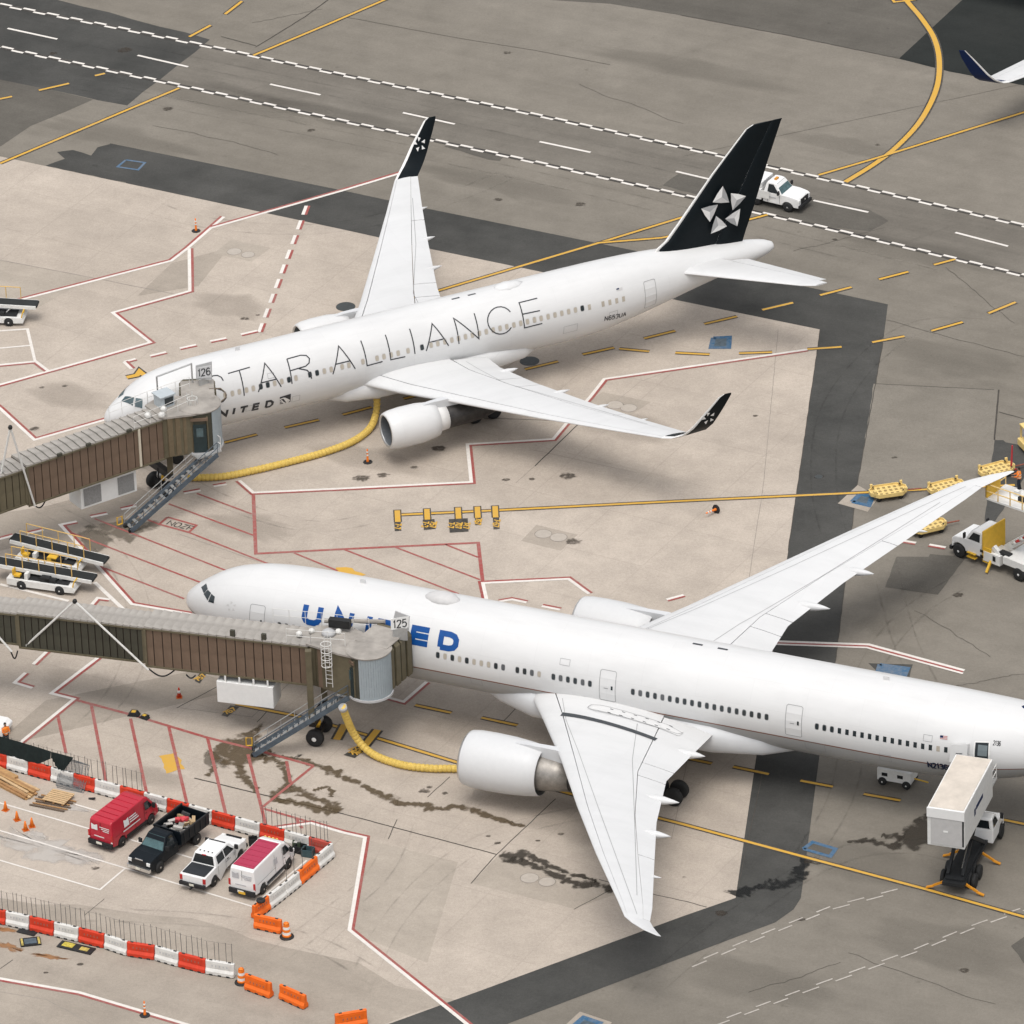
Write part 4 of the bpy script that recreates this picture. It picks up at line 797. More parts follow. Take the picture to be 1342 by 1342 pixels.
for sgn in (1, -1):
    wg = make_wing(ac1, secA, sgn, flaps=(('flap', 2.6, 7.4), ('aileron', 7.4, 9.2), ('flap', 9.2, 17.6), ('aileron', 17.6, 23.3)), fair=[(5.6, 1.7, .85, .26), (11.2, 1.6, .75, .22), (15.2, 1.3, .65, .18), (19.2, .9, .45, .12)], mat=wing_w)
    mb = MB(); wing_piece(mb, wlA, .13, 1.0, sgn); wl = auto_smooth(mb.build('winglet', navy, wg))
    mb = MB(); wing_piece(mb, wlA, 0, .13, sgn); auto_smooth(mb.build('winglet_leading_edge', silver if False else star_l, wg))
    s5 = []
    # star mark on the face towards the viewer of each winglet
    cx, cy, s_ = ((925, 552.5, .62) if sgn > 0 else (549, 199, .62)); fsgn = 1
    ca = R(73.5); n_ = Vector((0, math.sin(ca) * sgn, -math.cos(ca))) if sgn > 0 else Vector((0, math.sin(ca), math.cos(ca)))
    xw, yw, zw = (35.95, 24.97, 7.45); e1 = Vector((-1, 0, 0)); e2 = Vector((0, sgn * math.cos(ca), math.sin(ca))); c0 = Vector((-36.25, sgn * yw, zw)) + n_ * .10
    mb = MB()
    for k in range(5):
        a = math.pi / 2 + 2 * math.pi * k / 5 + (.12 if sgn > 0 else -.1); tip = (math.cos(a + .25) * .47, math.sin(a + .25) * .47); b1 = (math.cos(a - .28) * .36, math.sin(a - .28) * .36); b2 = (math.cos(a + .42) * .17, math.sin(a + .42) * .17)
        mb.add([c0 + e1 * p[0] * 1.15 + e2 * p[1] * 1.3 for p in (tip, b1, b2)], [[0, 1, 2]])
    mb.build('star_mark', star_l, wl, recalc=False)
    # upper-surface line between spoilers and root walkway
    mb = MB(); pl = [(x, y) for x, y in ((27.2, 3.2), (28.0, 8.0), (31.2, 14.6), (33.6, 20.5))]
    vs = []
    q = densify(pl, .8)
    for x, y in q: vs.append(wing_top(secA, x - .02, y, sgn) + Vector((0, 0, .012)))
    for x, y in q: vs.append(wing_top(secA, x + .02, y, sgn) + Vector((0, 0, .012)))
    n = len(q); mb.add(vs, [[n + i, n + i + 1, i + 1, i] for i in range(n - 1)]); mb.build('spoiler_seam', gap_m, wg)
    pr = [(0.0, 1.16), (.03, 1.25), (.12, 1.32), (.5, 1.42), (1.3, 1.48), (2.6, 1.47), (3.4, 1.36), (3.95, 1.24), (3.97, 1.18)]
    make_engine(ac1, 7.9, 18.6, 2.72, pr, [(0, 1.16), (.1, 1.10), (.4, 1.06), (.95, 1.1)], [(3.2, 1.0), (3.95, 1.0), (4.75, .92)], 4.3, [(4.4, .9), (4.76, .92), (6.2, .88), (7.6, .8), (8.6, .52), (8.9, .1)], sgn, (white, star_l),
                [(20.8, 4.04, .1), (22.2, 4.22, .18), (23.3, 4.22, .22), (24.5, 4.12, .22), (27.5, 3.9, .2), (28.4, 3.5, .06), (25.2, 3.25, .2), (23.0, 3.5, .2), (21.4, 3.7, .14)])
    make_gear(ac1, 27.6, sgn * 4.65, 3.4, (.75, -.75), .58)
    ss = [(1.0, 44.9, 5.7, 6.0, .1, 0), (2.2, 46.2, 4.9, 6.08, .1, 0), (8.35, 52.0, 2.15, 6.5, .09, 0), (8.95, 52.9, 1.35, 6.55, .09, 0)]
    mb = MB(); wing_piece(mb, ss, 0, .70, sgn); st_ = auto_smooth(mb.build('tailplane', wing_w, ac1)); mb = MB(); wing_piece(mb, cut_secs(ss, 1.8, 8.3), .712, 1.0, sgn); auto_smooth(mb.build('elevator', wing_w, st_))
make_gear(ac1, 5.2, 0, 2.6, (0,), .47, 'nose_gear')
# belly fairing
mb = MB(); mb.smooth = True; rings = []
for x, hw, zt, zb_ in [(16.5, .6, 3.2, 2.3), (18.2, 2.0, 3.7, 2.08), (20.5, 2.62, 4.1, 1.98), (25, 2.72, 4.2, 1.95), (29.5, 2.66, 4.1, 1.98), (32.5, 2.0, 3.7, 2.1), (34.5, .6, 3.2, 2.3)]:
    rings.append([Vector((-x, hw * math.copysign(abs(math.cos(a)) ** .6, math.cos(a)), (zt + zb_) / 2 + (zt - zb_) / 2 * math.copysign(abs(math.sin(a)) ** .7, math.sin(a)))) for a in [2 * math.pi * k / 24 for k in range(24)]])
mb.loft(rings); mb.build('belly_fairing', white, ac1)
# fin
def fin_piece(mb, pts, th0, th1):
    """pts: (x,z) lists LE root->tip and TE root->tip as stations (z, xLE, xTE)"""
    rings = []
    for z, a, b in pts:
        c = b - a; k = (z - pts[0][0]) / (pts[-1][0] - pts[0][0]); th = th0 + (th1 - th0) * k; ring = []
        for f in (0, .02, .06, .15, .3, .5, .75, 1): ring.append(Vector((-(a + f * c), airfoil(f, th, True) * c - .018 * c * (1 - (2 * f - 1) ** 2), z)))
        for f in (.75, .5, .3, .15, .06, .02): ring.append(Vector((-(a + f * c), -airfoil(f, th, True) * c + .018 * c * (1 - (2 * f - 1) ** 2), z)))
        rings.append(ring)
    mb.smooth = True; mb.loft(rings)
zst = [(6.6, 43.6, 51.35), (7.6, 44.2, 51.7), (8.1, 44.95, 51.9), (9.4, 46.1, 52.4), (12.7, 48.9, 53.55), (15.75, 51.8, 54.7), (15.98, 52.35, 54.82)]
mb = MB(); fin_piece(mb, [(z, a + .04 * (b - a), a + .70 * (b - a)) for z, a, b in zst], .10, .09); fin = auto_smooth(mb.build('tail_fin', navy, ac1))
mb = MB(); fin_piece(mb, [(z, a, a + .055 * (b - a)) for z, a, b in zst], .45, .42); auto_smooth(mb.build('fin_leading_edge', star_l, fin))
mb = MB(); fin_piece(mb, [(z, a + .7005 * (b - a), b) for z, a, b in zst], .12, .11); auto_smooth(mb.build('rudder', navy, fin))
def z3(x, y): return (700 + x / 3.355, 120 + y / 3.355)
for tri in ([(830, 415), (785, 487), (858, 487)], [(932, 460), (865, 447), (873, 522)], [(893, 592), (906, 515), (840, 560)], [(777, 625), (848, 592), (800, 547)], [(735, 515), (773, 573), (808, 497)]):
    P3 = [Vector((-q[0], .43, q[2])) for q in [FA.vert(*z3(*t), .43) for t in tri]]; c_ = (P3[0] + P3[1] + P3[2]) / 3; mb = MB(); c2 = c_ + Vector((0, .05, 0))
    bulge = []
    for a, b in ((P3[0], P3[1]), (P3[1], P3[2]), (P3[2], P3[0])): bulge.append((a + b) / 2 + ((a + b) / 2 - c_) * .12)
    for k, (m_) in enumerate((star_l, star_m, star_d)):
        a = P3[k]; b = P3[(k + 1) % 3]; mb.mat(m_).add([a, bulge[k], b, c2], [[0, 1, 3], [1, 2, 3]])
    mb.build('star_mark', None, fin, recalc=False)
# skin details
mb = MB()
def zq(ox, oy, k): return lambda x, y: (ox + x / k, oy + y / k)
z1 = zq(120, 380, 4.4733); z2 = zq(400, 320, 4.19375)
def H(F, pts): return [h for h in (F.hit(*p) for p in pts) if h]
def arc(cx, cy, rx, ry, a0, a1, n=18, f=z2): return [f(cx + rx * math.cos(R(a0 + (a1 - a0) * i / n)), cy + ry * math.sin(R(a0 + (a1 - a0) * i / n))) for i in range(n + 1)]
letters = [[z1(*p) for p in ((772, 532), (760, 512), (738, 501), (712, 503), (694, 516), (688, 540), (700, 565), (730, 577), (765, 588), (787, 606), (790, 630), (775, 650), (748, 664), (715, 668), (692, 655), (682, 636))],
 [z1(800, 490), z1(928, 453)], [z1(865, 472), z1(895, 620)], [z1(978, 598), z1(1015, 430), z1(1112, 568)], [z1(993, 545), z1(1085, 522)], [z1(1175, 550), z1(1145, 405)], [z1(*p) for p in ((1145, 405), (1225, 383), (1258, 384), (1277, 402), (1275, 428), (1255, 447), (1163, 474))], [z1(*p) for p in ((1215, 462), (1262, 470), (1283, 492), (1290, 520))],
 [z2(152, 715), z2(183, 560), z2(275, 685)], [z2(168, 660), z2(250, 640)], [z2(305, 530), z2(340, 668), z2(425, 645)], [z2(440, 498), z2(470, 635), z2(550, 618)], [z2(573, 465), z2(603, 603)], [z2(665, 587), z2(697, 437), z2(788, 558)], [z2(682, 540), z2(768, 519)], [z2(845, 548), z2(815, 407), z2(955, 520), z2(928, 380)],
 arc(1072, 419, 70, 75, -38, -330), [z2(1275, 297), z2(1175, 322), z2(1205, 460), z2(1303, 435)], [z2(1195, 385), z2(1290, 365)]]
for grp in ((0,), (1, 2), (3, 4), (5, 6, 7), (8, 9), (10,), (11,), (12,), (13, 14), (15,), (16,), (17, 18)):
    mb = MB()
    for gi in grp:
        h = H(FA, letters[gi])
        if len(h) > 1: skin_ribbon(FA, mb, h, .088, .013 + .001 * (gi % 3), .2)
    mb.build('letter', ink, fusA)
mb = MB()
for pl in ([(748, 745), (757, 710), (788, 737), (797, 702)], [(830, 728), (838, 692)], [(873, 690), (917, 680)], [(895, 686), (885, 718)], [(985, 664), (953, 671), (945, 703), (978, 696)], [(950, 687), (980, 680)], [(1020, 688), (1028, 654), (1050, 650), (1062, 658), (1058, 672), (1044, 683), (1020, 688)], [(700, 722), (694, 745), (700, 757), (722, 752), (735, 740), (741, 712)]):
    h = H(FA, [z1(*p) for p in pl])
    if len(h) > 1: skin_ribbon(FA, mb, h, .19, .013, .2)
mb.build('lettering', ink, fusA)['kind'] = 'stuff'
q = H(FA, [z1(1103, 628), z1(1168, 608), z1(1165, 655), z1(1103, 670)])
mb = MB(); skin_patch(FA, mb, [q[0], q[1], q[2], q[3]], .012); lg = mb.build('globe_mark', ink, fusA)
mb = MB()
for k in range(4):
    h = H(FA, [z1(*p) for p in ((1106 + k * 8, 632 - k * 3 + 8), (1125 + k * 7, 632 + k * 2), (1142 + k * 5, 655 - k * 4), (1146 + k * 5, 664 - k * 5))]); skin_ribbon(FA, mb, h, .07, .02, .2)
    if k < 3: h = H(FA, [z1(*p) for p in ((1104, 640 + k * 11), (1118 + k * 3, 650 + k * 4), (1128 + k * 4, 664 - k * 2))]); skin_ribbon(FA, mb, h, .06, .02, .2)
mb.build('globe_lines', star_l, lg)['kind'] = 'stuff'
z3f = zq(700, 120, 3.355)
st, wd_ = text_strokes('N653UA', 1, .3); a0 = FA.hit(*z3f(310, 1008)); a1 = FA.hit(*z3f(402, 985)); mb = MB(); radA = 2.6; sc = (a1[0] - a0[0]) / wd_
for s_ in st: skin_ribbon(FA, mb, [(a0[0] + x * sc, a0[1] - y * .42 / radA + (a1[1] - a0[1]) * x / wd_) for x, y in s_], .07, .013, .2)
mb.build('registration', ink, fusA)['kind'] = 'stuff'
# cabin windows
wx = [z1(x, y) for x, y in ((782, 612), (825, 602), (866, 594), (908, 585), (948, 575), (992, 565), (1033, 556), (1073, 545), (1115, 535), (1157, 526), (1198, 515), (1280, 495), (1322, 485))] + [z2(x, y) for x, y in ((105, 697), (143, 688), (203, 673), (240, 665), (317, 645), (395, 628), (433, 618), (472, 608), (511, 600), (565, 585), (642, 567), (692, 556), (729, 548), (768, 540), (806, 528), (843, 519), (881, 510), (919, 500), (957, 491), (995, 481), (1033, 472), (1071, 463), (1108, 455), (1147, 445), (1185, 437), (1222, 428), (1260, 419))] + [z3f(x, y) for x, y in ((2, 1006), (31, 999), (62, 992), (92, 985), (122, 978), (152, 970), (182, 963), (212, 955), (243, 948), (303, 934), (333, 927), (363, 920), (393, 912))]
hx = [FA.hit(*p) for p in wx]; tA = float(np.median([h[1] for h in hx if h[0] < 36])); dk = {5, 6, 9, 11, 12, 23, 47}
windows(FA, fusA, [h[0] for h in hx if h[0] < 37.5], tA, .27, .40, [glass_d if i in dk else shade_m for i, h in enumerate(hx) if h[0] < 37.5])
for h in [h for h in hx if h[0] >= 37.5]:
    mb = MB(); r_ = 2.6; skin_patch(FA, mb, [(h[0] - .12, h[1] - .2 / r_), (h[0] + .12, h[1] - .2 / r_), (h[0] + .12, h[1] + .2 / r_), (h[0] - .12, h[1] + .2 / r_)], .012, 1, 2); mb.build('window', shade_m, fusA)
d0 = FA.hit(*z3f(505, 830)); d1 = FA.hit(*z3f(508, 943)); door(FA, ac1, fusA, (d0[0] + d1[0]) / 2, d0[1], d1[1], .95, handle=False)
d0 = FA.hit(266, 505); door(FA, ac1, fusA, 6.4, tA - .42, tA + .42, 1.07)
# cockpit glazing
for tri in ([(172, 655), (196, 625), (248, 632), (240, 680)], [(250, 684), (258, 634), (298, 640), (296, 694)]):
    h = H(FA, [z1(*p) for p in tri])
    for sg in (1, -1):
        mb = MB(); skin_patch(FA, mb, h[:4], .025, sg, 5); mb.build('cockpit_window', glass_t, fusA)
# satcom dome, antennas, flag, belly hatch, service panel
p = FA.pt(32.0, 0); mb = MB(); mb.smooth = True
mb.loft([[Vector((-x, hw * math.cos(a), 7.55 + hh * max(0, math.sin(a)) - (.1 if math.sin(a) < 0 else 0))) for a in [2 * math.pi * k / 16 for k in range(16)]] for x, hw, hh in ((31.0, .1, .1), (31.3, .45, .28), (32.0, .62, .36), (32.8, .5, .3), (33.4, .1, .1))]); mb.build('antenna_dome', white, fusA)
mb = MB()
for x in (27.9, 29.2):
    mb = MB(); mb.box((-x, .1, 7.66), (.62, .14, .03)); mb.build('roof_beacon', gap_d, fusA)
mb = MB(); mb.box((-10.6, 0, 7.8), (.35, .04, .28)); mb.build('antenna', white, fusA)
q = H(FA, [z3f(362, 866), z3f(388, 860), z3f(388, 873), z3f(362, 879)]); mb = MB()
skin_patch(FA, mb.mat(star_m), q, .012, 1, 2); mb.mat(dblue); skin_patch(FA, mb, [q[0], ((q[0][0] * .6 + q[1][0] * .4), q[0][1]), ((q[0][0] * .6 + q[1][0] * .4), (q[0][1] + q[3][1]) / 2), (q[3][0], (q[0][1] + q[3][1]) / 2)], .018, 1, 1); mb.build('flag', None, fusA)

# ================================================================== larger white twin-jet at the lower stand
BX, BY, BYAW = -22.583638, 450.20463 + YOFF, 2.7156181
TS = 105.6
FB = Fus([(0, 5.26, 5.14, .05, 5.2), (.2, 5.72, 4.70, .5, 5.18), (.5, 6.08, 4.38, .84, 5.2), (1.0, 6.52, 4.02, 1.24, 5.26), (1.6, 6.94, 3.72, 1.6, 5.34), (2.4, 7.46, 3.42, 1.98, 5.45), (3.2, 7.90, 3.20, 2.28, 5.55), (4.2, 8.28, 3.02, 2.55, 5.65), (6, 8.68, 2.85, 2.86, 5.76), (8, 8.88, 2.78, 3.02, 5.82), (10.5, 8.95, 2.75, 3.10, 5.85),
          (51.5, 8.95, 2.75, 3.10, 5.85), (55, 8.95, 2.88, 3.09, 5.86), (59, 8.92, 3.4, 2.92, 6.0), (62.5, 8.85, 4.35, 2.55, 6.35), (66, 8.75, 5.6, 1.95, 6.9), (69, 8.63, 6.8, 1.3, 7.5), (71.5, 8.5, 7.5, .7, 7.9), (73, 8.35, 7.95, .25, 8.1)], (BX, BY), BYAW)
ac2 = thing('airliner', 'large white airliner with blue lettering and a grey belly below a thin red line', 'airplane', (BX, BY, 0), BYAW)
fusB = fus_mesh(FB, [(TS, white), (TS + 1.9, stripe_m), (181, belly)], n=64).build('fuselage', None, ac2)
secB = [(0, 24.6, 16.4, 4.05, .13, 0), (2.9, 27.1, 13.2, 4.2, .125, 0), (5.5, 29.0, 11.2, 4.4, .12, 0), (10.9, 32.65, 7.5, 4.95, .11, 0), (16.8, 36.3, 5.6, 5.52, .10, 0), (22.6, 40.05, 4.1, 6.16, .10, 0), (28.6, 44.15, 2.35, 6.85, .095, 3), (30.3, 45.3, 1.75, 7.0, .095, 6)]
tipB = [(30.3, 45.3, 1.75, 7.0, .095, 6), (31.0, 46.1, 1.45, 7.12, .09, 10), (31.8, 47.25, .95, 7.3, .085, 14), (32.4, 48.4, .3, 7.48, .08, 16)]
for sgn in (1, -1):
    wg = make_wing(ac2, secB, sgn, fs=.13, fh=.73, flaps=(('flap', 3.1, 9.6), ('aileron', 9.6, 11.4), ('flap', 11.4, 22.0), ('aileron', 22.0, 30.3)), fair=[(6.4, 2.4, .9, .36), (13.6, 2.3, 1.25, .34), (18.4, 1.9, 1.05, .30), (24.2, 1.1, .55, .13)], gap=.006)
    mb = MB(); wing_piece(mb, tipB, 0, 1, sgn); auto_smooth(mb.build('raked_tip', wing_w, wg))
    def top_strip(pl, wd, mat, nm, up=.014):
        q = densify(pl, .6); rb = ribbon2(q, wd); n = len(rb); mb = MB()
        mb.add([wing_top(secB, a[0], a[1], sgn) + Vector((0, 0, up)) for a, b in rb] + [wing_top(secB, b[0], b[1], sgn) + Vector((0, 0, up)) for a, b in rb], [[n + i, n + i + 1, i + 1, i] for i in range(n - 1)]); return mb.build(nm, mat, wg)
    top_strip([(30.35, 5.45), (33.2, 5.75), (35.6, 5.98), (37.5, 6.2)], .40, gap_d, 'walkway_stripe', .03)
    top_strip([(29.6, 3.55), (31.0, 6.2), (33.5, 10.0), (46.0, 29.9)], .03, gap_m, 'slat_seam'); top_strip([(35.6, 4.9), (37.2, 9.6), (40.0, 16.0), (45.0, 27.5)], .035, gap_m, 'spoiler_seam')
    # escape-path panel on the wing root
    ep = top_strip([(32.0, 4.12), (33.5, 4.16), (35.5, 4.25), (37.2, 4.35), (38.6, 4.5)], .72, white, 'escape_path', .045)
    mb = MB()
    for k in range(6):
        for yy in (4.02, 4.5): x = 33.4 + k * .85; mb.quad(*[wing_top(secB, x + a, yy + b, sgn) + Vector((0, 0, .062)) for a, b in ((-.14, -.04), (.1, -.02), (.14, .04), (-.1, .03))])
    mb.build('escape_marks', gap_d, ep)['kind'] = 'stuff'
    q = [(31.8, 4.2), (31.9, 3.95), (32.6, 3.8), (37.4, 3.98), (38.6, 4.35), (38.4, 4.68), (32.4, 4.64), (31.8, 4.4), (31.8, 4.2)]; top_strip(q, .035, gap_m, 'escape_outline', .058)
    pr = [(0.0, 1.72), (.04, 1.80), (.15, 1.86), (.7, 1.95), (1.8, 1.98), (3.2, 1.95), (4.5, 1.84), (5.5, 1.68), (5.55, 1.62)]
    make_engine(ac2, 9.6, 25.2, 3.0, pr, [(0, 1.72), (.12, 1.64), (.5, 1.58), (1.2, 1.62)], [(4.4, 1.25), (5.5, 1.3), (6.6, 1.15), (7.6, .98)], 5.5, [(7.0, .98), (7.62, .94), (8.0, .7), (9.0, .45), (9.8, .1)], sgn, (M('nacelle_grey', (.58, .582, .58), .4, var=.02), tarn),
                [(27.6, 4.8, .08), (29.6, 4.98, .2), (31.8, 5.0, .24), (33.2, 4.85, .24), (36.5, 4.55, .2), (37.2, 4.2, .08), (33.0, 3.7, .22), (30.5, 3.9, .24), (28.4, 4.5, .16)])
    make_gear(ac2, 37.1, sgn * 5.5, 4.2, (1.45, 0, -1.45), .66)
    ss = [(1.0, 62.4, 8.0, 7.3, .1, 0), (2.2, 63.4, 7.2, 7.4, .1, 0), (10.7, 70.0, 2.6, 8.4, .09, 0)]
    mb = MB(); wing_piece(mb, ss, 0, 1, sgn); auto_smooth(mb.build('tailplane', wing_w, ac2))
make_gear(ac2, 5.9, 0, 3.2, (0,), .53, 'nose_gear')
mb = MB(); mb.smooth = True; rings = []
for x, hw, zt, zb_ in [(22.0, .6, 3.9, 2.9), (24.2, 2.1, 4.5, 2.55), (27, 3.25, 4.95, 2.35), (33, 3.42, 5.0, 2.25), (40, 3.38, 4.95, 2.28), (43.5, 2.6, 4.5, 2.5), (46.5, .7, 3.9, 2.9)]:
    rings.append([Vector((-x, hw * math.copysign(abs(math.cos(a)) ** .6, math.cos(a)), (zt + zb_) / 2 + (zt - zb_) / 2 * math.copysign(abs(math.sin(a)) ** .7, math.sin(a)))) for a in [2 * math.pi * k / 28 for k in range(28)]])
mb.loft(rings); mb.build('belly_fairing', white_mask, ac2)
mb = MB(); fin_piece(mb, [(8.3, 60.0, 70.5), (8.9, 61.0, 70.8), (9.6, 62.4, 71.1), (14, 65.6, 72.3), (18.5, 70.2, 73.8)], .1, .09); auto_smooth(mb.build('tail_fin', dblue, ac2))
# blue name, letters set along the skin
zb5 = zq(520, 760, 3.05); zb4 = zq(230, 730, 4.4733)
e0 = FB.hit(*zb5(58, 178)); e1 = FB.hit(*zb5(55, 258)); e2 = FB.hit(*zb5(252, 283)); u0 = FB.hit(*zb4(755, 276)); u1 = FB.hit(*zb4(748, 395))
tT, tB_ = (e0[1] + u0[1]) / 2, (e1[1] + FB.hit(*zb5(163, 277))[1]) / 2; hgt = (tB_ - tT) * 3.1
xl = {}; 
for nm, a, b in (('U', zb4(748, 300), zb4(866, 320)), ('N', zb4(935, 325), zb4(1050, 345)), ('I', zb4(1128, 345), zb4(1158, 352)), ('T', zb4(1190, 360), zb4(1300, 380)), ('E', zb5(54, 220), zb5(125, 235)), ('D', zb5(165, 240), zb5(248, 250))):
    ha, hb = FB.hit(*a), FB.hit(*b); xl[nm] = (ha[0], hb[0])
SW = .40
for nm, (a, b) in xl.items():
    mb = MB()
    wd, st = FONT[nm]; sw = SW
    for pl in st:
        q = []
        for p in pl:
            u = p[0] / wd if wd else .5; x = a + sw / 2 + (b - a - sw) * u if wd else (a + b) / 2; v = sw / 2 / hgt + p[1] * (1 - sw / hgt)
            if nm == 'I' or (nm == 'T' and abs(p[0] - .35) < .01) or nm in 'UN' : v = p[1] if (p[1] in (0, 1) and not (nm == 'U' and p[1] < .5) and not (nm == 'T' and p[1] == 1)) else v
            if nm in 'TE' and p[0] in (0, .7, .6, .52) and p[1] in (0, 1, .5) : x = (a if (p[0] == 0 and nm == 'T') else (b if p[0] > .5 else x))
            q.append((x, tB_ - v * hgt / 3.1))
        skin_ribbon(FB, mb, q, sw * (.9 if nm == 'N' else 1), .013, .2)
    mb.build('letter', blue, fusB)
hw_ = FB.hit(*zb5(164, 304)); hw2 = FB.hit(*zb5(843, 430)); tW = FB.hit(*zb5(1063, 470))[1]
def wxs(ps, f): return [FB.hit(*f(*p))[0] for p in ps]
fr = [FB.hit(*zb5(x, 304 + (x - 164) * .184))[0] for x in (164, 193, 222, 251, 280, 309, 338, 367, 396, 425, 482, 511, 540, 569, 626, 655, 684, 713, 743, 772)]; mid = [34.55 + k * .5334 for k in range(19)]; rear = [47.73 + k * .5334 for k in range(18)]; pre = [8.5 + k * .5334 for k in range(12)]
allx = pre + fr + mid + rear; lt = {12 + 1, 12 + 3, 12 + 5, 12 + 6, 12 + 7, 12 + 13}; gl2 = M('window_glass', (.10, .105, .11), .2, var=.3)
windows(FB, fusB, [x for x in allx if x < 49.2], tW, .25, .40, [shade_m if i in lt else (gl2 if 18 <= i % 40 <= 38 and i % 3 == 0 else glass_d) for i, x in enumerate(allx) if x < 49.2])
for k, x in enumerate([x for x in allx if x >= 49.2]):
    tw = tW; mb = MB(); skin_patch(FB, mb, [(x - .12, tw - .063), (x + .12, tw - .063), (x + .12, tw + .063), (x - .12, tw + .063)], .012, 1, 2); mb.build('window', shade_m if k in (13, ) else glass_d, fusB)
dh = .36
for px, py in ((337, 805), (796, 898), (1040, 943)):
    x = FB.hit(px, py)[0]; door(FB, ac2, fusB, x, tW - .37, tW + .34, 1.15)
door(FB, ac2, fusB, 17.3, tW - .37, tW + .34, 1.15)
# open rear door: dark opening with frame, and the door panel swung forward
z6 = zq(940, 840, 3.338)
q = H(FB, [z6(1128, 440), z6(1192, 442), z6(1192, 548), z6(1124, 540)]); mb = MB(); skin_patch(FB, mb, q, .012); op = mb.build('door_opening', M('cabin_dark', (.022, .028, .032), .7, var=.2), fusB)
mb = MB(); skin_ribbon(FB, mb, q + [q[0]], .10, .03, .3); mb.build('door_frame', star_l, op)
mb = MB(); qq = [((q[0][0] * (1 - u) + q[1][0] * u), q[0][1] * (1 - v) + q[3][1] * v) for u, v in ((.25, .1), (.9, .1), (.9, .55), (.25, .55))]; skin_patch(FB, mb, qq, .02, 1, 2); mb.build('galley_panel', M('galley_grey', (.16, .19, .2), .5), op)
q = H(FB, [z6(1032, 448), z6(1105, 448), z6(1100, 520), z6(1024, 515)])
pts = [FB.pt(a, b, .05) for a, b in q]; pts2 = [FB.pt(a, b, .42) for a, b in q]; mb = MB(); mb.add(pts + pts2, [[0, 1, 2, 3], [4, 5, 6, 7], [0, 1, 5, 4], [1, 2, 6, 5], [2, 3, 7, 6], [3, 0, 4, 7]]); dp = mb.build('swung_door', white, fusB)
mb = MB(); a = (pts2[0] + pts2[3]) / 2; b = (pts2[1] + pts2[2]) / 2; o_ = Vector((0, .02, .02)); mb.bar(a.lerp(b, .35) + o_, a.lerp(b, .72) + o_, .05, .02); mb.build('door_handle', gap_d, dp)
# cockpit glazing
for tri in ([(150, 178), (180, 156), (189, 188), (166, 213)], [(166, 217), (190, 192), (209, 212), (188, 255)], [(192, 262), (211, 216), (231, 233), (225, 271)]):
    h = H(FB, [zb4(*p) for p in tri])
    for sg in (1, -1):
        mb = MB(); skin_patch(FB, mb, h[:4], .025, sg, 5); mb.build('cockpit_window', glass_d, fusB)
def dome(F, fus, x, ln, hw, hh, mat, zt, nm='antenna_dome'):
    mb = MB(); mb.smooth = True
    mb.loft([[Vector((-(x + dx_ * ln), hw * k * math.cos(a), zt - .12 + hh * k * max(0, math.sin(a)) - (.05 if math.sin(a) < 0 else 0))) for a in [2 * math.pi * q_ / 18 for q_ in range(18)]] for dx_, k in ((-.5, .15), (-.4, .55), (-.2, .9), (0, 1), (.25, .9), (.42, .5), (.5, .15))]); mb.build(nm, mat, fus)
dome(FB, fusB, 19.4, 2.6, .75, .55, star_m, 8.95)
mb = MB()
for x in (38.0, 39.8):
    mb = MB(); mb.box((-x, -.1, 8.96), (.7, .16, .03)); mb.build('roof_beacon', gap_d, fusB)
mb = MB()
for x in (13.5, 51.5):
    mb = MB(); mb.box((-x, 0, 9.1), (.4, .04, .3)); mb.build('antenna', white, fusB)
q = H(FB, [z6(976, 412), z6(1008, 416), z6(1008, 434), z6(976, 430)]); mb = MB(); skin_patch(FB, mb.mat(star_m), q, .012, 1, 2)
flag_r = M('flag_red', (.45, .10, .10), .6); mb.mat(flag_r)
for k in range(3):
    v0, v1 = k / 3 + .03, k / 3 + .17; L4 = lambda u, v: ((q[0][0] * (1 - u) + q[1][0] * u), (q[0][1] * (1 - v) + q[3][1] * v)); skin_patch(FB, mb, [L4(0, v0), L4(1, v0), L4(1, v1), L4(0, v1)], .018, 1, 1)
mb.mat(dblue); skin_patch(FB, mb, [L4(0, 0), L4(.42, 0), L4(.42, .55), L4(0, .55)], .024, 1, 1); mb.build('flag', None, fusB)
st, wd_ = text_strokes('N2136U', 1, .3); a0 = FB.hit(*z6(925, 552)); a1 = FB.hit(*z6(985, 560)); a1 = (a0[0] + (a1[0] - a0[0]) * 1.75, a0[1] + (a1[1] - a0[1]) * 1.5); mb = MB(); sc = (a1[0] - a0[0]) / wd_
for s_ in st: skin_ribbon(FB, mb, [(a0[0] + x * sc, a0[1] - y * .52 / 3.1 + (a1[1] - a0[1]) * x / wd_) for x, y in s_], .12, .013, .2)
mb.build('registration', M('registration_ink', (.012, .02, .05), .5), fusB)['kind'] = 'stuff'
st, wd_ = text_strokes('2136', 1, .3); a0 = FB.hit(*z6(1207, 455)); a1 = FB.hit(*z6(1238, 459)); mb = MB(); sc = (a1[0] - a0[0]) / wd_
for s_ in st: skin_ribbon(FB, mb, [(a0[0] + x * sc, a0[1] - y * .32 / 3.1 + (a1[1] - a0[1]) * x / wd_) for x, y in s_], .045, .013, .2)
mb.build('fleet_number', ink, fusB)['kind'] = 'stuff'
# small star emblem behind the cockpit
c_ = FB.hit(*zb4(327, 290)); mb = MB()
for k in range(5):
    a = math.pi / 2 + 2 * math.pi * k / 5; q = [(c_[0] + .42 * math.cos(a + d_) * r_, c_[1] - .42 * math.sin(a + d_) * r_ / 3.0) for d_, r_ in ((.25, 1), (-.28, .78), (.42, .42))]
    mb.add([FB.pt(x, t, .014) for x, t in q], [[0, 1, 2]])
mb.build('star_mark', star_m, fusB, recalc=False)

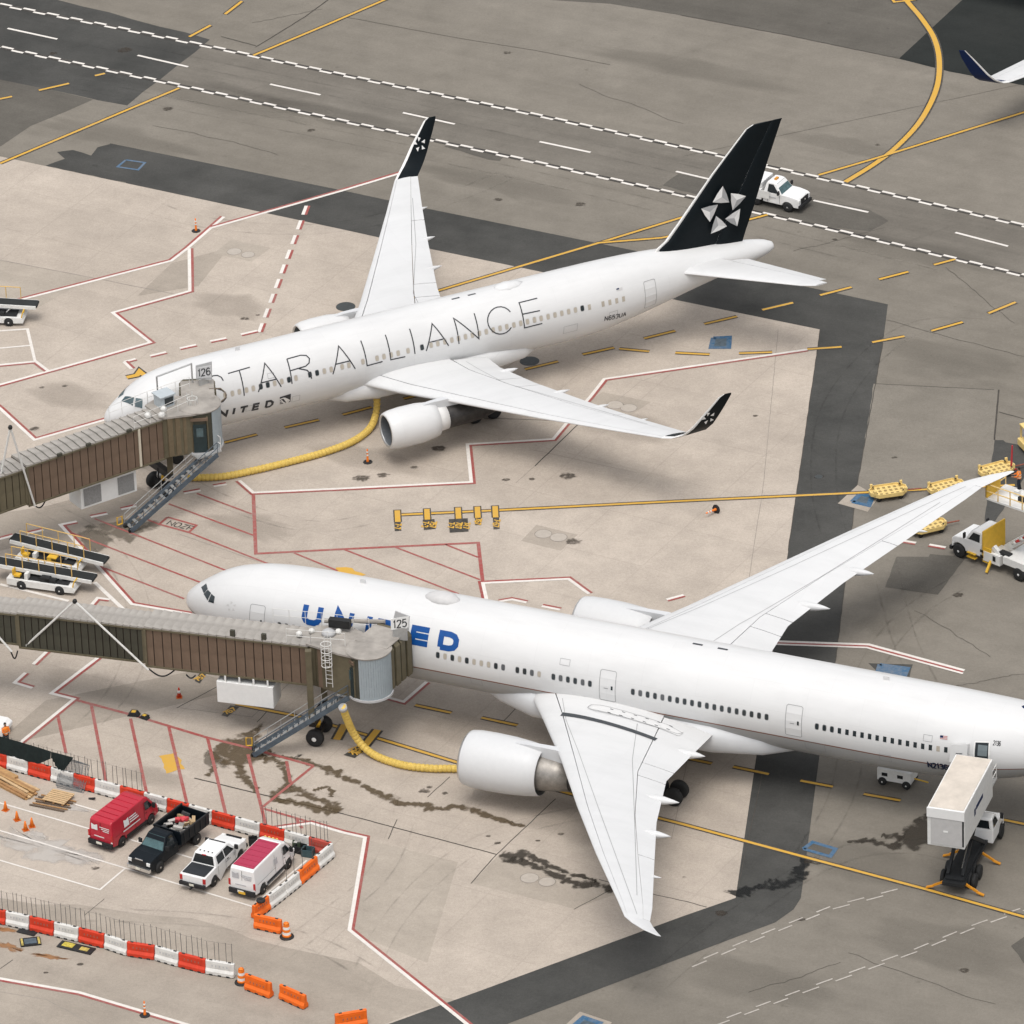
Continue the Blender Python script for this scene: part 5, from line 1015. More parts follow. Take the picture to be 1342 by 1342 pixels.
# small hatch outlines low on the port side of both fuselages
for F_, fu, lst in ((FA, fusA, ((10.5, 108, .9, .5), (14.0, 112, .6, .6), (36.0, 106, 1.1, .7), (39.5, 100, .7, .5), (12.2, 62, .5, .4))), (FB, fusB, ((13.0, 118, 1.2, .7), (23.0, 112, .8, .6), (47.5, 114, 1.4, .8), (52.5, 110, .8, .6), (55.5, 70, .6, .4), (29.5, 60, .7, .4)))):
    for x, td, wd_, ht_ in lst:
        t_ = R(td); dt = ht_ / 2 / 2.9; mb = MB(); skin_ribbon(F_, mb, [(x - wd_ / 2, t_ - dt), (x + wd_ / 2, t_ - dt), (x + wd_ / 2, t_ + dt), (x - wd_ / 2, t_ + dt), (x - wd_ / 2, t_ - dt)], .022, .012, .3); mb.build('access_hatch', gap_m, fu)
# ================================================================== third airliner: only its wing tip reaches the picture
CYAW = R(-19); hC = Vector((math.cos(CYAW), math.sin(CYAW), 0)); lC = Vector((-math.sin(CYAW), math.cos(CYAW), 0)); tipx, tipy = 26.0, 23.0; LEa = G(1323, 108, 4.3)
CX, CY = (lambda v: (v.x, v.y))(Vector((LEa.x, LEa.y, 0)) + tipx * hC + tipy * lC)
FC = Fus([(0, 3.2, 3.1, .05, 3.15), (.4, 3.75, 2.5, .65, 3.15), (1.5, 4.45, 1.85, 1.25, 3.2), (3.5, 5.05, 1.5, 1.7, 3.25), (6, 5.2, 1.4, 1.88, 3.3), (26, 5.2, 1.4, 1.88, 3.3), (32, 5.15, 2.4, 1.5, 3.7), (36, 4.9, 3.4, .9, 4.1), (38, 4.6, 4.1, .3, 4.35)], (CX, CY), CYAW)
ac3 = thing('airliner', 'airliner wing tip with a dark blue winglet over black asphalt', 'airplane', (CX, CY, 0), CYAW)
fus_mesh(FC, [(181, white)], n=32, dx=.8).build('fuselage', None, ac3)
secC = [(0, 12.2, 9.4, 2.2, .13, 0), (1.9, 14.0, 7.6, 2.35, .12, 0), (7, 17.0, 5.0, 2.95, .11, 0), (23.0, 26.0, 2.1, 4.3, .10, 6)]
wlC = [(23.0, 26.0, 2.1, 4.3, .09, 6), (23.4, 26.35, 1.95, 4.4, .09, 26), (23.75, 26.85, 1.75, 4.75, .085, 55), (24.0, 27.4, 1.5, 5.3, .08, 68), (24.4, 28.5, 1.0, 6.7, .08, 72), (24.6, 29.1, .55, 7.4, .08, 72)]
for sgn in (1, -1):
    wg = make_wing(ac3, secC, sgn, flaps=(('flap', 2, 16), ('aileron', 16, 23.0)))
    mb = MB(); wing_piece(mb, wlC, .12, 1, sgn); auto_smooth(mb.build('winglet', dblue, wg)); mb = MB(); wing_piece(mb, wlC, 0, .12, sgn); auto_smooth(mb.build('winglet_leading_edge', star_l, wg))
    make_gear(ac3, 19.5, sgn * 2.86, 2.4, (0,), .55)
make_gear(ac3, 4.2, 0, 1.8, (0,), .35, 'nose_gear')
mb = MB(); fin_piece(mb, [(4.8, 29.5, 36.5), (6, 31, 36.9), (12.3, 36.2, 38.6)], .1, .09); auto_smooth(mb.build('tail_fin', dblue, ac3))
# ------------------------------------------------------------------ jet bridges
br_brown = M('bridge_brown', (0.145, 0.100, 0.070), 0.6, var=0.16, scale=1.2)
br_olive = M('bridge_olive', (0.115, 0.098, 0.062), 0.6, var=0.18, scale=1.2)
br_dark = M('bridge_dark', (0.052, 0.050, 0.036), 0.6, var=0.2, scale=1.2)
br_groove = M('bridge_groove', (0.035, 0.024, 0.018), 0.8, var=0.2)
br_roof = M('bridge_roof', (0.31, 0.285, 0.255), 0.7, var=0.25, scale=0.8)
br_roofp = M('bridge_roof_panel', (0.315, 0.293, 0.265), 0.7, var=0.25, scale=0.7)
br_curt = M('cab_curtain', (0.30, 0.34, 0.36), 0.5, var=0.06)
galv = M('galvanised', (0.42, 0.42, 0.41), 0.45, metal=0.5, var=0.12)
galv_w = M('rail_white', (0.62, 0.61, 0.58), 0.5, var=0.08)
stair_m = M('stair_steel', (0.075, 0.095, 0.115), 0.5, var=0.25)
acw = M('unit_white', (0.70, 0.70, 0.68), 0.5, var=0.04)
grille = M('unit_grille', (0.24, 0.24, 0.235), 0.6, var=0.2, scale=9)
safety = M('safety_yellow', (0.62, 0.36, 0.03), 0.5, var=0.1)
black_m = M('black_paint', (0.018, 0.018, 0.018), 0.5, var=0.2)
sign_g = M('sign_grey', (0.42, 0.42, 0.42), 0.5, var=0.05); sign_w = M('sign_white', (0.72, 0.72, 0.70), 0.5, var=0.03)

def rail(mb, pts, h=1.05, r_=.025, posts=True, mid=True):
    for a, b in zip(pts[:-1], pts[1:]):
        a = Vector(a); b = Vector(b)
        for hh in ((h, h * .5) if mid else (h,)): mb.cyl(a + Vector((0, 0, hh)), b + Vector((0, 0, hh)), r_, r_, 5)
        if posts:
            k = max(1, int((b - a).length / 1.0))
            for i in range(k + 1): p = a.lerp(b, i / k); mb.cyl(p, p + Vector((0, 0, h)), r_, r_, 5)
def tunnel(root, name, x0, x1, wd, z0, z1, mat, pitch, panel_lbl=None):
    """a telescoping tunnel section: core box, wall panels, roof panels; x from x0 to x1"""
    mb = MB(); mb.bx(x0, x1, -wd / 2 + .07, wd / 2 - .07, z0, z1 - .05); t = mb.build(name, br_groove, root)
    n = max(2, int(round((x1 - x0) / pitch))); p = (x1 - x0) / n; base = roof = None
    for i in range(n):
        xc = x0 + (i + .5) * p
        for sy in (1, -1):
            if base is None:
                mb = MB(); mb.box((0, 0, 0), (p - .07, .09, z1 - z0 - .12)); base = mb.build('wall_panel', mat, t); o = base
            else: o = inst(base, 'wall_panel', t)
            o.location = (xc, sy * (wd / 2 - .04), (z0 + z1) / 2 - .02)
        if roof is None:
            mb = MB(); h = p / 2; wv = wd / 2 + .05
            mb.add([(-h, -wv, -.05), (h * .86, -wv, -.05), (h * .86, wv, -.05), (-h, wv, -.05), (-h, -wv, .04), (h * .86, -wv, .11), (h * .86, wv, .11), (-h, wv, .04), (-h, 0, .10), (h * .86, 0, .19)], [[0, 3, 2, 1], [0, 1, 5, 4], [2, 3, 7, 6], [1, 2, 6, 9, 5], [3, 0, 4, 8, 7], [4, 5, 9, 8], [8, 9, 6, 7]])
            roof = mb.build('roof_panel', br_roofp, t); o = roof
        else: o = inst(roof, 'roof_panel', t)
        o.location = (xc, 0, z1 + .03)
    mb = MB()
    for z in (z0, z1 - .08):
        for sy in (1, -1): mb.bx(x0 + .01, x1 - .01, sy * (wd / 2 + .03) - .05, sy * (wd / 2 + .03) + .05, z - .06, z + .06)
    for x in (x0 + .08, x1 - .08):
        for sy in (1, -1): mb.bx(x - .08, x + .08, sy * (wd / 2 + .055) - .045, sy * (wd / 2 + .055) + .045, z0 + .07, z1 - .16)
    mb.build('edge_frame', br_olive, t)['kind'] = 'stuff'
    return t
def caged_ladder(root, x, y, z0, z1, face):
    mb = MB(); fx, fy = face; sx, sy = -fy, fx
    for s_ in (-.22, .22): mb.cyl((x + sx * s_, y + sy * s_, z0), (x + sx * s_, y + sy * s_, z1 + 1.0), .03, .03, 5)
    k = int((z1 - z0) / .32)
    for i in range(k): z = z0 + .3 + i * .32; mb.cyl((x - sx * .22, y - sy * .22, z), (x + sx * .22, y + sy * .22, z), .02, .02, 5)
    for z in [z1 - 1.0 + .55 * q for q in range(4)]:
        pts = [(x + fx * .36 * (1 - math.cos(a)) * 1.0 + sx * .36 * math.cos(a - math.pi / 2) , y + fy * .36 * (1 - math.cos(a)) + sy * .36 * math.cos(a - math.pi / 2), z) for a in [2 * math.pi * q / 12 for q in range(13)]]
        mb.tube(pts, .028, 5)
    for q in range(5):
        a = math.pi * (.45 + .275 * q); px_, py_ = x + fx * .36 * (1 - math.cos(a)) + sx * .36 * math.sin(a), y + fy * .36 * (1 - math.cos(a)) + sy * .36 * math.sin(a); mb.cyl((px_, py_, z1 - 1.0), (px_, py_, z1 + .65), .022, .022, 5)
    o = mb.build('caged_ladder', galv_w, root); o['kind'] = 'stuff'
def stairs(root, im, top, bot, wd=1.0, panel=False, side=1):
    """boarding-crew stair between two world points"""
    st = MB(); top = Vector(top); bot = Vector(bot); d = bot - top; hd = Vector((d.x, d.y, 0)).normalized(); sd_ = Vector((-hd.y, hd.x, 0)) * side
    for s_ in (-wd / 2, wd / 2): st.bar(top + sd_ * s_, bot + sd_ * s_ + Vector((0, 0, .12)), .09, .34)
    S_ = st.build('stair', stair_m, root, xf=im)
    n = int(abs(d.z) / .26); base = None
    for i in range(n):
        p = top.lerp(bot, (i + .5) / n); mb = MB()
        mb.add([p + hd * a + sd_ * b + Vector((0, 0, c)) for c in (.02, .06) for a, b in ((-.13, -wd / 2 + .05), (.13, -wd / 2 + .05), (.13, wd / 2 - .05), (-.13, wd / 2 - .05))], [[3, 2, 1, 0], [4, 5, 6, 7], [0, 1, 5, 4], [1, 2, 6, 5], [2, 3, 7, 6], [3, 0, 4, 7]])
        mb.build('tread', galv, S_, xf=im)
    for s_ in (-wd / 2 - .02, wd / 2 + .02):
        mb = MB(); a = top + sd_ * s_; b = bot + sd_ * s_; up = Vector((0, 0, 1))
        for hh in (.55, 1.0): mb.cyl(a + up * hh, b + up * hh, .03, .03, 5)
        k = 7
        for i in range(k + 1): p = a.lerp(b, i / k); mb.cyl(p, p + up * 1.0, .025, .025, 5)
        mb.build('handrail', stair_m if s_ > 0 else galv, S_, xf=im)
    # foot wheels and yellow bump bar
    mb = MB(); mb.tube([bot + sd_ * -.6 + hd * .15 + Vector((0, 0, .25)), bot + sd_ * -.6 + hd * .55 + Vector((0, 0, .25)), bot + sd_ * -.6 + hd * .55 + Vector((0, 0, .85)), bot + sd_ * -.6 + hd * .15 + Vector((0, 0, .85)), bot + sd_ * -.6 + hd * .15 + Vector((0, 0, .25))], .05, 6); mb.build('bump_bar', safety, S_, xf=im)
    for s_ in (-.42, .42):
        c_ = bot + sd_ * s_; c_.z = .18; mb = MB(); mb.smooth = True; mb.cyl(c_ - sd_ * .06, c_ + sd_ * .06, .18, .18, 14); mb.build('castor', tyre, S_, xf=im)
    return S_
def hoist(root, im, feet, apex, r_=.075):
    mb = MB()
    for f in feet: mb.cyl(f, apex, r_, r_, 8)
    mb.build('cable_pole', galv_w, root, xf=im)
    mb = MB(); mb.smooth = True; mb.lathe(apex + Vector((0, -.12, 0)), (0, 1, 0), [(0, .05), (.03, .16), (.2, .16), (.24, .05)], 10); mb.build('pole_hinge', black_m, root, xf=im)
def cable_loop(root, im, a, b, sag):
    a = Vector(a); b = Vector(b); pts = [a.lerp(b, t) - Vector((0, 0, sag * math.sin(math.pi * t))) for t in [i / 14 for i in range(15)]]; mb = MB(); mb.smooth = True; mb.tube(pts, .055, 6); mb.build('power_cable', black_m, root, xf=im)
def gate_sign(root, im, pts, txt, board=None):
    """pts: four world corners tl,tr,br,bl of the number plate"""
    n = (pts[1] - pts[0]).cross(pts[3] - pts[0]).normalized(); n = -n if n.y > 0 else n
    if board:
        mb = MB(); mb.add([p for p in board] + [p - n * .08 for p in board], [[0, 1, 2, 3], [7, 6, 5, 4], [0, 4, 5, 1], [1, 5, 6, 2], [2, 6, 7, 3], [3, 7, 4, 0]]); mb.build('sign_board', sign_g, root, xf=im)
    q = [p + n * .03 for p in pts]; mb = MB(); mb.add(q + [p - n * .06 for p in q], [[0, 1, 2, 3], [7, 6, 5, 4], [0, 4, 5, 1], [1, 5, 6, 2], [2, 6, 7, 3], [3, 7, 4, 0]]); sg = mb.build('number_sign', sign_w, root, xf=im)
    ex = (q[1] - q[0]); ey = (q[0] - q[3]); W_, H_ = ex.length, ey.length; ex.normalize(); ey.normalize()
    hgt = H_ * .66; st, wd = text_strokes(txt, hgt, .20, .78); k = min(1, W_ * .84 / wd); 
    for s_ in st:
        rb = ribbon2([(x * k, y) for x, y in s_], hgt * .15); o_ = q[3] + ex * (W_ - wd * k) / 2 + ey * (H_ * .14) + n * .012; nn = len(rb); mb = MB()
        mb.add([o_ + ex * a[0] + ey * a[1] for a, b in rb] + [o_ + ex * b[0] + ey * b[1] for a, b in rb], [[nn + i, nn + i + 1, i + 1, i] for i in range(nn - 1)]); mb.build('sign_digit', ink, sg, xf=im, recalc=False)
def ac_unit(root, im, bl, tl, br, depth_dir, depth, grilles):
    """hung air-conditioning unit: near face corners (world) and depth"""
    ex = br - bl; ez = Vector((0, 0, (tl - bl).length)); dd = depth_dir * depth; q = [bl, br, br + ez, bl + ez]
    mb = MB(); mb.add(q + [p + dd for p in q], [[0, 1, 2, 3], [7, 6, 5, 4], [0, 4, 5, 1], [1, 5, 6, 2], [2, 6, 7, 3], [3, 7, 4, 0]]); u = mb.build('cooling_unit', acw, root, xf=im, bevel=.04)
    for a, b in grilles:
        mb = MB(); f = lambda s_, t_: bl + ex * s_ + ez * t_ - depth_dir * .03
        mb.add([f(a, .1), f(b, .1), f(b, .9), f(a, .9)], [[0, 1, 2, 3]]); mb.build('unit_grille', grille, u, xf=im)
    for s_ in (.15, .4, .65, .9):
        p = bl + ex * s_ + ez + dd * .1; mb = MB(); mb.box(p + Vector((0, 0, .22)), (.12, .3, .5)); mb.build('hanger', acw, u, xf=im)
    return u
def wheel_bogie(root, im, c, d, sep=1.9, r_=.62, ztop=4.6, cols=br_olive, cs=1.55):
    """drive bogie: world centre c on the ground, d = unit vector along the tunnel"""
    sd_ = Vector((-d.y, d.x, 0)); mb = MB(); mb.bar(c + sd_ * (sep / 2) + Vector((0, 0, r_ + .1)), c - sd_ * (sep / 2) + Vector((0, 0, r_ + .1)), .5, .4); mb.bar(c + Vector((0, 0, r_)), c + Vector((0, 0, 2.1)), .4, .4); mb.bar(c + sd_ * cs + Vector((0, 0, 2.0)), c - sd_ * cs + Vector((0, 0, 2.0)), .45, .5)
    b = mb.build('drive_bogie', black_m, root, xf=im)
    for s_ in (1, -1):
        mb = MB(); mb.bar(c + sd_ * cs * s_ + Vector((0, 0, 2.2)), c + sd_ * cs * s_ + Vector((0, 0, ztop if s_ > 0 else 5.6)), .42, .42); mb.build('lift_column', cols, root, xf=im)
        w_ = c + sd_ * (sep / 2 + .12) * s_ + Vector((0, 0, r_)); mb = MB(); mb.smooth = True
        mb.mat(tyre).lathe(w_ - sd_ * .26, sd_, [(0, r_ * .5), (.03, r_ * .85), (.12, r_), (.40, r_), (.49, r_ * .85), (.52, r_ * .5)], 22); mb.mat(sign_w).lathe(w_ - sd_ * .27, sd_, [(0, r_ * .15), (.02, r_ * .38), (.52, r_ * .38), (.54, r_ * .15)], 14); mb.build('wheel', None, b, xf=im)
    for k in range(3): a = c + sd_ * (.3 - .3 * k) + Vector((0, 0, 1.2)); mb = MB(); mb.smooth = True; mb.cyl(a, a + Vector((.1, -.25, .5)), .17, .17, 10); mb.build('motor', galv if k else safety, b, xf=im)
def cab(root, im, c, rad, z0, z1, a_curt, c_olive, roof_r, tun_dir, link):
    """rotating cab drum at world point c with a slatted curtain wall over the angle range a_curt (deg)"""
    mb = MB(); mb.smooth = True; n = 40; a0, a1 = R(a_curt[1]), R(a_curt[0] + 360)
    pts = [Vector((c.x + rad * .98 * math.cos(a0 + (a1 - a0) * k / n), c.y + rad * .98 * math.sin(a0 + (a1 - a0) * k / n), 0)) for k in range(n + 1)]
    mb.add([p + Vector((0, 0, z)) for z in (z0, z1) for p in pts], [[i, i + 1, n + 2 + i, n + 1 + i] for i in range(n)]); mb.smooth = False
    cb = mb.build('cab', c_olive, root, xf=im, recalc=False)
    # slats
    a0, a1 = R(a_curt[0]), R(a_curt[1]); k = 20
    for i in range(k):
        a = a0 + (a1 - a0) * (i + .5) / k; w_ = rad * (a1 - a0) / k; mb = MB(); mb.box((c.x + rad * math.cos(a), c.y + rad * math.sin(a), (z0 + z1) / 2), (.05, w_ * .93, z1 - z0), rz=a); mb.build('curtain_slat', br_curt, cb, xf=im)
    am = R(a_curt[0] - 36)                       # service door and glazing beside the curtain
    mb = MB(); mb.box((c.x + rad * .99 * math.cos(am), c.y + rad * .99 * math.sin(am), z0 + 1.15), (.10, .95, 2.2), rz=am); sdor = mb.build('service_door', M('door_green_black', (.020, .032, .034), .45, var=.2), cb, xf=im)
    mb = MB(); mb.box((c.x + rad * 1.03 * math.cos(am), c.y + rad * 1.03 * math.sin(am), z0 + 1.65), (.06, .5, .7), rz=am); mb.build('door_glass', glass_t, sdor, xf=im)
    mb = MB(); mb.box((c.x + rad * 1.0 * math.cos(am), c.y + rad * 1.0 * math.sin(am), z1 - .42), (.12, 1.25, .22), rz=am); mb.build('door_header', br_brown, cb, xf=im)
    for d_ in (-.37, .37): mb = MB(); mb.box((c.x + rad * 1.0 * math.cos(am + d_), c.y + rad * 1.0 * math.sin(am + d_), (z0 + z1) / 2 - .1), (.1, .1, z1 - z0 - .3), rz=am + d_); mb.build('door_post', br_olive, cb, xf=im)
    mb = MB(); mb.cyl((c.x, c.y, z0 - .16), (c.x, c.y, z0), rad + .1, rad + .1, 40); mb.build('cab_floor', sign_g, cb, xf=im)
    mb = MB(); mb.smooth = False; mb.loft([[Vector((c.x + r_ * math.cos(2 * math.pi * q / 40), c.y + r_ * math.sin(2 * math.pi * q / 40), z)) for q in range(40)] for r_, z in ((roof_r, z1), (roof_r + .03, z1 + .1), (roof_r - .1, z1 + .16), (.3, z1 + .26))]); mb.build('cab_roof', br_roof, cb, xf=im)
    return cb
def bellows(root, im, a, b, wd, z0, z1, mat, n=4):
    """folding canopy from the cab (a) to the aircraft door (b), world points"""
    d = (b - a); L_ = Vector((d.x, d.y, 0)).length; d = Vector((d.x, d.y, 0)).normalized(); sd_ = Vector((-d.y, d.x, 0)); f = None
    for k in range(n):
        t0 = L_ * k / n; t1 = L_ * (k + .72) / n; w_ = wd * (1 + .03 * (k % 2)); zt = z1 + .03 * (k % 2); mb = MB()
        for tt0, tt1, ww, zz_, m_ in ((t0, t1, w_, zt, mat), (t1, L_ * (k + 1) / n, w_ - .18, zt - .10, br_dark)):
            prof = [(-ww / 2, z0), (-ww / 2, zz_ - .25), (-ww / 2 + .2, zz_), (ww / 2 - .2, zz_), (ww / 2, zz_ - .25), (ww / 2, z0)]
            mb.mat(m_); mb.loft([[a + d * t + sd_ * y + Vector((0, 0, z - a.z)) for y, z in prof] for t in (tt0, tt1)], True, True)
        f = mb.build('bellows_fold', None, root, xf=im)
    mb = MB(); mb.add([a + d * t + sd_ * s_ * (wd / 2 - .1) + Vector((0, 0, z - a.z)) for z in (z1 + .06, z1 + .12) for t, s_ in ((-.2, -1), (L_ * .8, -1), (L_ * .8, 1), (-.2, 1))], [[3, 2, 1, 0], [4, 5, 6, 7], [0, 1, 5, 4], [1, 2, 6, 5], [2, 3, 7, 6], [3, 0, 4, 7]]); mb.build('canopy_roof', br_roof, root, xf=im)

# ---- bridge 125
ZT = 7.62
P1 = G(404, 847.4, ZT); P2 = G(188, 822.2, ZT); u5 = (P2 - P1).normalized(); v5 = Vector((-u5.y, u5.x, 0)); W5 = 2.3
base5 = P1 - v5 * (W5 / 2); base5.z = 0; rz5 = math.atan2(u5.y, u5.x)
b5 = thing('jet_bridge', 'brown jet bridge with sign 125 docked at the large blue-lettered airliner', 'jet bridge', base5, rz5); im5 = inv(b5)
L5 = (P2 - P1).length
tunnel(b5, 'tunnel_section', .0, L5, W5, 4.62, ZT, br_brown, .66)
tunnel(b5, 'tunnel_section', L5 + .01, L5 + 9.15, 2.05, 4.82, ZT - .12, br_dark, .52)
tunnel(b5, 'tunnel_section', L5 + 9.16, L5 + 20, 1.85, 4.98, ZT - .26, br_dark, .52)
mb = MB(); mb.smooth = True; mb.cyl((L5 + 18, 0, 0), (L5 + 18, 0, 5.0), .5, .5, 16); mb.build('support_column', br_olive, b5)
cc5 = G(483, 851, 7.85); cc5.z = 0; cl5 = im5 @ cc5
# vestibule between tunnel and cab
mb = MB(); mb.prism([(.05, -1.2), (.05, 1.1), (cl5.x * .55, 1.5 + cl5.y * .4), (cl5.x, cl5.y + 1.35), (cl5.x, cl5.y - 1.35), (cl5.x * .5, -1.6)], 4.66, 7.72); ves = mb.build('vestibule', br_olive, b5)
mb = MB(); mb.prism([(.15, -1.3), (.15, 1.22), (cl5.x * .55, 1.62 + cl5.y * .4), (cl5.x, cl5.y + 1.4), (cl5.x, cl5.y - 1.4), (cl5.x * .5, -1.75)], 7.74, 7.88); mb.build('vestibule_roof', br_roof, ves)
for k in range(5):
    x = -.35 - k * .52; mb = MB(); yy = 1.14 + (.12 + cl5.y * .4) * min(1, -x / max(.1, -cl5.x * .55)); mb.box((x, yy + .06, 6.2), (.30, .12, 2.95)); mb.build('wall_rib', br_olive if k != 1 else br_brown, ves)
cab(b5, im5, cc5, 1.48, 4.72, 7.85, (-118, 12), br_dark, 1.56, u5, None)
dk5 = FB.mx @ Vector((-17.2, 3.05, 0)); dk5.z = 6.0; ca5 = cc5 + (dk5 - cc5).normalized() * 1.05; ca5.z = 6.0
bellows(b5, im5, ca5, dk5, 2.7, 4.75, 7.95, br_olive, 4)
wheel_bogie(b5, im5, G(419, 968), u5, sep=1.7, ztop=7.75, cs=1.45)
hoist(b5, im5, [G(194.5, 876.6, 4.55) + Vector((0, -.15, 0)), G(31, 847.5, 4.75) + Vector((0, -.15, 0))], onplane(98, 788, P1 + v5 * .3, v5))
hoist(b5, im5, [G(15.6, 854, 4.75)], onplane(-55, 775, P1 + v5 * .3, v5))
cable_loop(b5, im5, G(194.5, 876, 4.55), G(229, 878, 4.5), .55); cable_loop(b5, im5, G(244, 884, 4.45), G(256, 885, 4.45), .25); cable_loop(b5, im5, G(14, 853, 4.7), G(23, 853, 4.7), .6)
nf = lambda px, py, off=.1: onplane(px, py, P1 + v5 * off, v5)
ubl = G(285, 920, 2.5); ac_unit(b5, im5, ubl, ubl + Vector((0, 0, 1.65)), G(359, 929, 2.5), -v5, 1.7, [])
Tp = G(457, 910, 4.55); Bt = G(333, 987, 0.05); stairs(b5, im5, Tp, Bt, 1.0, side=1)
mb = MB(); lp = im5 @ Tp; mb.bx(lp.x - .9, lp.x + .75, lp.y - 1.5, lp.y + .35, 4.52, 4.60); ld = mb.build('landing', galv, b5)
mb = MB(); rail(mb, [(lp.x - .85, lp.y - .1, 4.6), (lp.x - .85, lp.y + .3, 4.6), (lp.x + .1, lp.y + .3, 4.6)], 1.1, .03); mb.build('landing_rail', galv_w, ld)
lc = im5 @ G(441, 893, 4.6); caged_ladder(b5, lc.x, 1.72, 5.0, 7.9, (0, 1))
mb = MB(); rail(mb, [(1.5, 1.2, 7.85), (-.2, 1.2, 7.9), (-2.6, 1.1, 7.95)], 1.0, .022); rail(mb, [(3.2, -1.2, 7.85), (-.2, -1.3, 7.9), (-3.6, -1.2, 7.95)], 1.0, .022); mb.build('roof_rail', galv_w, b5)['kind'] = 'stuff'
for k, (x, y, s_) in enumerate([(.9, .3, .22), (.2, -.3, .2), (-1.6, -.6, .22)]):
    mb = MB(); mb.smooth = True; mb.lathe((x, y, 7.9), (0, 0, 1), [(0, s_), (s_ * .9, s_), (s_ * 1.3, s_ * .6), (s_ * 1.45, .05)], 12); mb.build('roof_vent', galv_w, b5)
for k, (px, py) in enumerate([(304, 833), (345, 838)]): p = im5 @ G(px, py, ZT + .2); mb = MB(); mb.box((p.x, p.y - .15, ZT + .3), (.32, .2, .5)); mb.build('roof_box', br_dark, b5)
mb = MB(); mb.box((-1.6, -1.0, 8.45), (1.5, .45, .6)); mb.build('canopy_motor', black_m, b5); mb = MB(); mb.smooth = True; mb.lathe((-1.0, -.3, 7.9), (0, 0, 1), [(0, .5), (.2, .45), (.35, .25), (.4, .05)], 16); mb.build('roof_dome', sign_g, b5)
mb = MB(); mb.cyl((-.2, -1.9, 7.95), (-4.3, -2.6, 8.0), .16, .16, 8); mb.build('canopy_roller', br_roof, b5)
sp = G(524, 817, 9.15); nS = Vector((-.10, -1, 0)).normalized()
def S5(px, py): return onplane(px, py, sp, nS)
gate_sign(b5, im5, [S5(512, 811), S5(536, 807.5), S5(535.5, 822), S5(512.5, 825.5)], '125', [S5(518, 801), S5(537, 808), S5(536, 827), S5(512, 826)])
mb = MB(); p = im5 @ S5(524, 824); mb.bx(p.x - .5, p.x + .5, p.y - .06, p.y + .06, 7.9, p.z + .1); mb.build('sign_bracket', galv, b5)

# ---- bridge 126
ZT6 = 7.35
P1 = G(214.6, 549.4, ZT6); P2 = G(33.5, 612, ZT6); u6 = (P2 - P1).normalized(); v6 = Vector((-u6.y, u6.x, 0)); W6 = 1.95
base6 = P1 - v6 * (W6 / 2); base6.z = 0; rz6 = math.atan2(u6.y, u6.x)
b6 = thing('jet_bridge', 'brown jet bridge with sign 126 docked at the black-tailed airliner', 'jet bridge', base6, rz6); im6 = inv(b6)
L6 = (P2 - P1).length
tunnel(b6, 'tunnel_section', .0, L6, W6, 4.2, ZT6, br_brown, .64)
tunnel(b6, 'tunnel_section', L6 + .01, L6 + 8, 1.9, 4.42, ZT6 - .14, br_olive, .56)
mb = MB(); mb.smooth = True; mb.cyl((L6 + 7, 0, 0), (L6 + 7, 0, 4.5), .5, .5, 16); mb.build('support_column', br_olive, b6)
cc6 = G(260, 529, 7.55); cc6.z = 0; cl6 = im6 @ cc6
mb = MB(); mb.prism([(.05, -1.2), (.05, 1.1), (cl6.x, cl6.y + 1.45), (cl6.x, cl6.y - 1.45)], 4.3, 7.42); ves = mb.build('vestibule', br_olive, b6)
mb = MB(); mb.prism([(.15, -1.3), (.15, 1.15), (cl6.x * .6, 1.6 + cl6.y * .5), (cl6.x, cl6.y + 1.5), (cl6.x, cl6.y - 1.5), (cl6.x * .4, -1.8)], 7.44, 7.58); mb.build('vestibule_roof', br_roof, ves)
for k in range(4):
    x = -.3 - k * .55; mb = MB(); yy = 1.14 + (cl6.y + .05) * min(1, x / cl6.x); mb.box((x, yy + .06, 5.9), (.40, .12, 3.0)); mb.build('wall_rib', M('bridge_tan', (.15, .115, .07), .6, var=.15), ves)
cab(b6, im6, cc6, 1.55, 4.4, 7.5, (-52, 22), br_dark, 1.6, u6, None)
dk6 = FA.mx @ Vector((-6.4, 2.35, 0)); dk6.z = 5.6; ca6 = cc6 + (dk6 - cc6).normalized() * 1.1; ca6.z = 5.6
bellows(b6, im6, ca6, dk6, 2.6, 4.45, 7.6, br_olive, 3)
wheel_bogie(b6, im6, G(212, 645), u6, sep=1.7, ztop=7.4, cs=1.42)
hoist(b6, im6, [G(46, 661.5, 4.1) + Vector((0, -.2, 0)), G(-8, 668, 4.2) + Vector((0, -.2, 0))], onplane(13.4, 560, P1 + v6 * .35, v6))
cable_loop(b6, im6, G(46, 663, 4.1), G(60, 655, 4.1), .35)
ac_bl = G(107, 668, 2.1); ac_unit(b6, im6, ac_bl, ac_bl + Vector((0, 0, 1.75)), G(180, 643.5, 2.1), -v6, 1.7, [(.05, .36), (.66, .95)])
Tp = G(281, 592, 4.3); Bt = G(168, 694, 0.05); stairs(b6, im6, Tp, Bt, 1.05, side=1)
mb = MB(); lp = im6 @ Tp; mb.bx(lp.x - .5, lp.x + 1.5, lp.y - 1.7, lp.y + .2, 4.22, 4.30); ld = mb.build('landing', galv, b6)
mb = MB(); rail(mb, [(lp.x - .45, lp.y - 1.6, 4.3), (lp.x - .45, lp.y + .15, 4.3)], 1.1, .03); mb.build('landing_rail', galv_w, ld)
lc = im6 @ G(252, 580, 4.4); caged_ladder(b6, lc.x, lc.y, 4.5, 7.5, (0, 1))
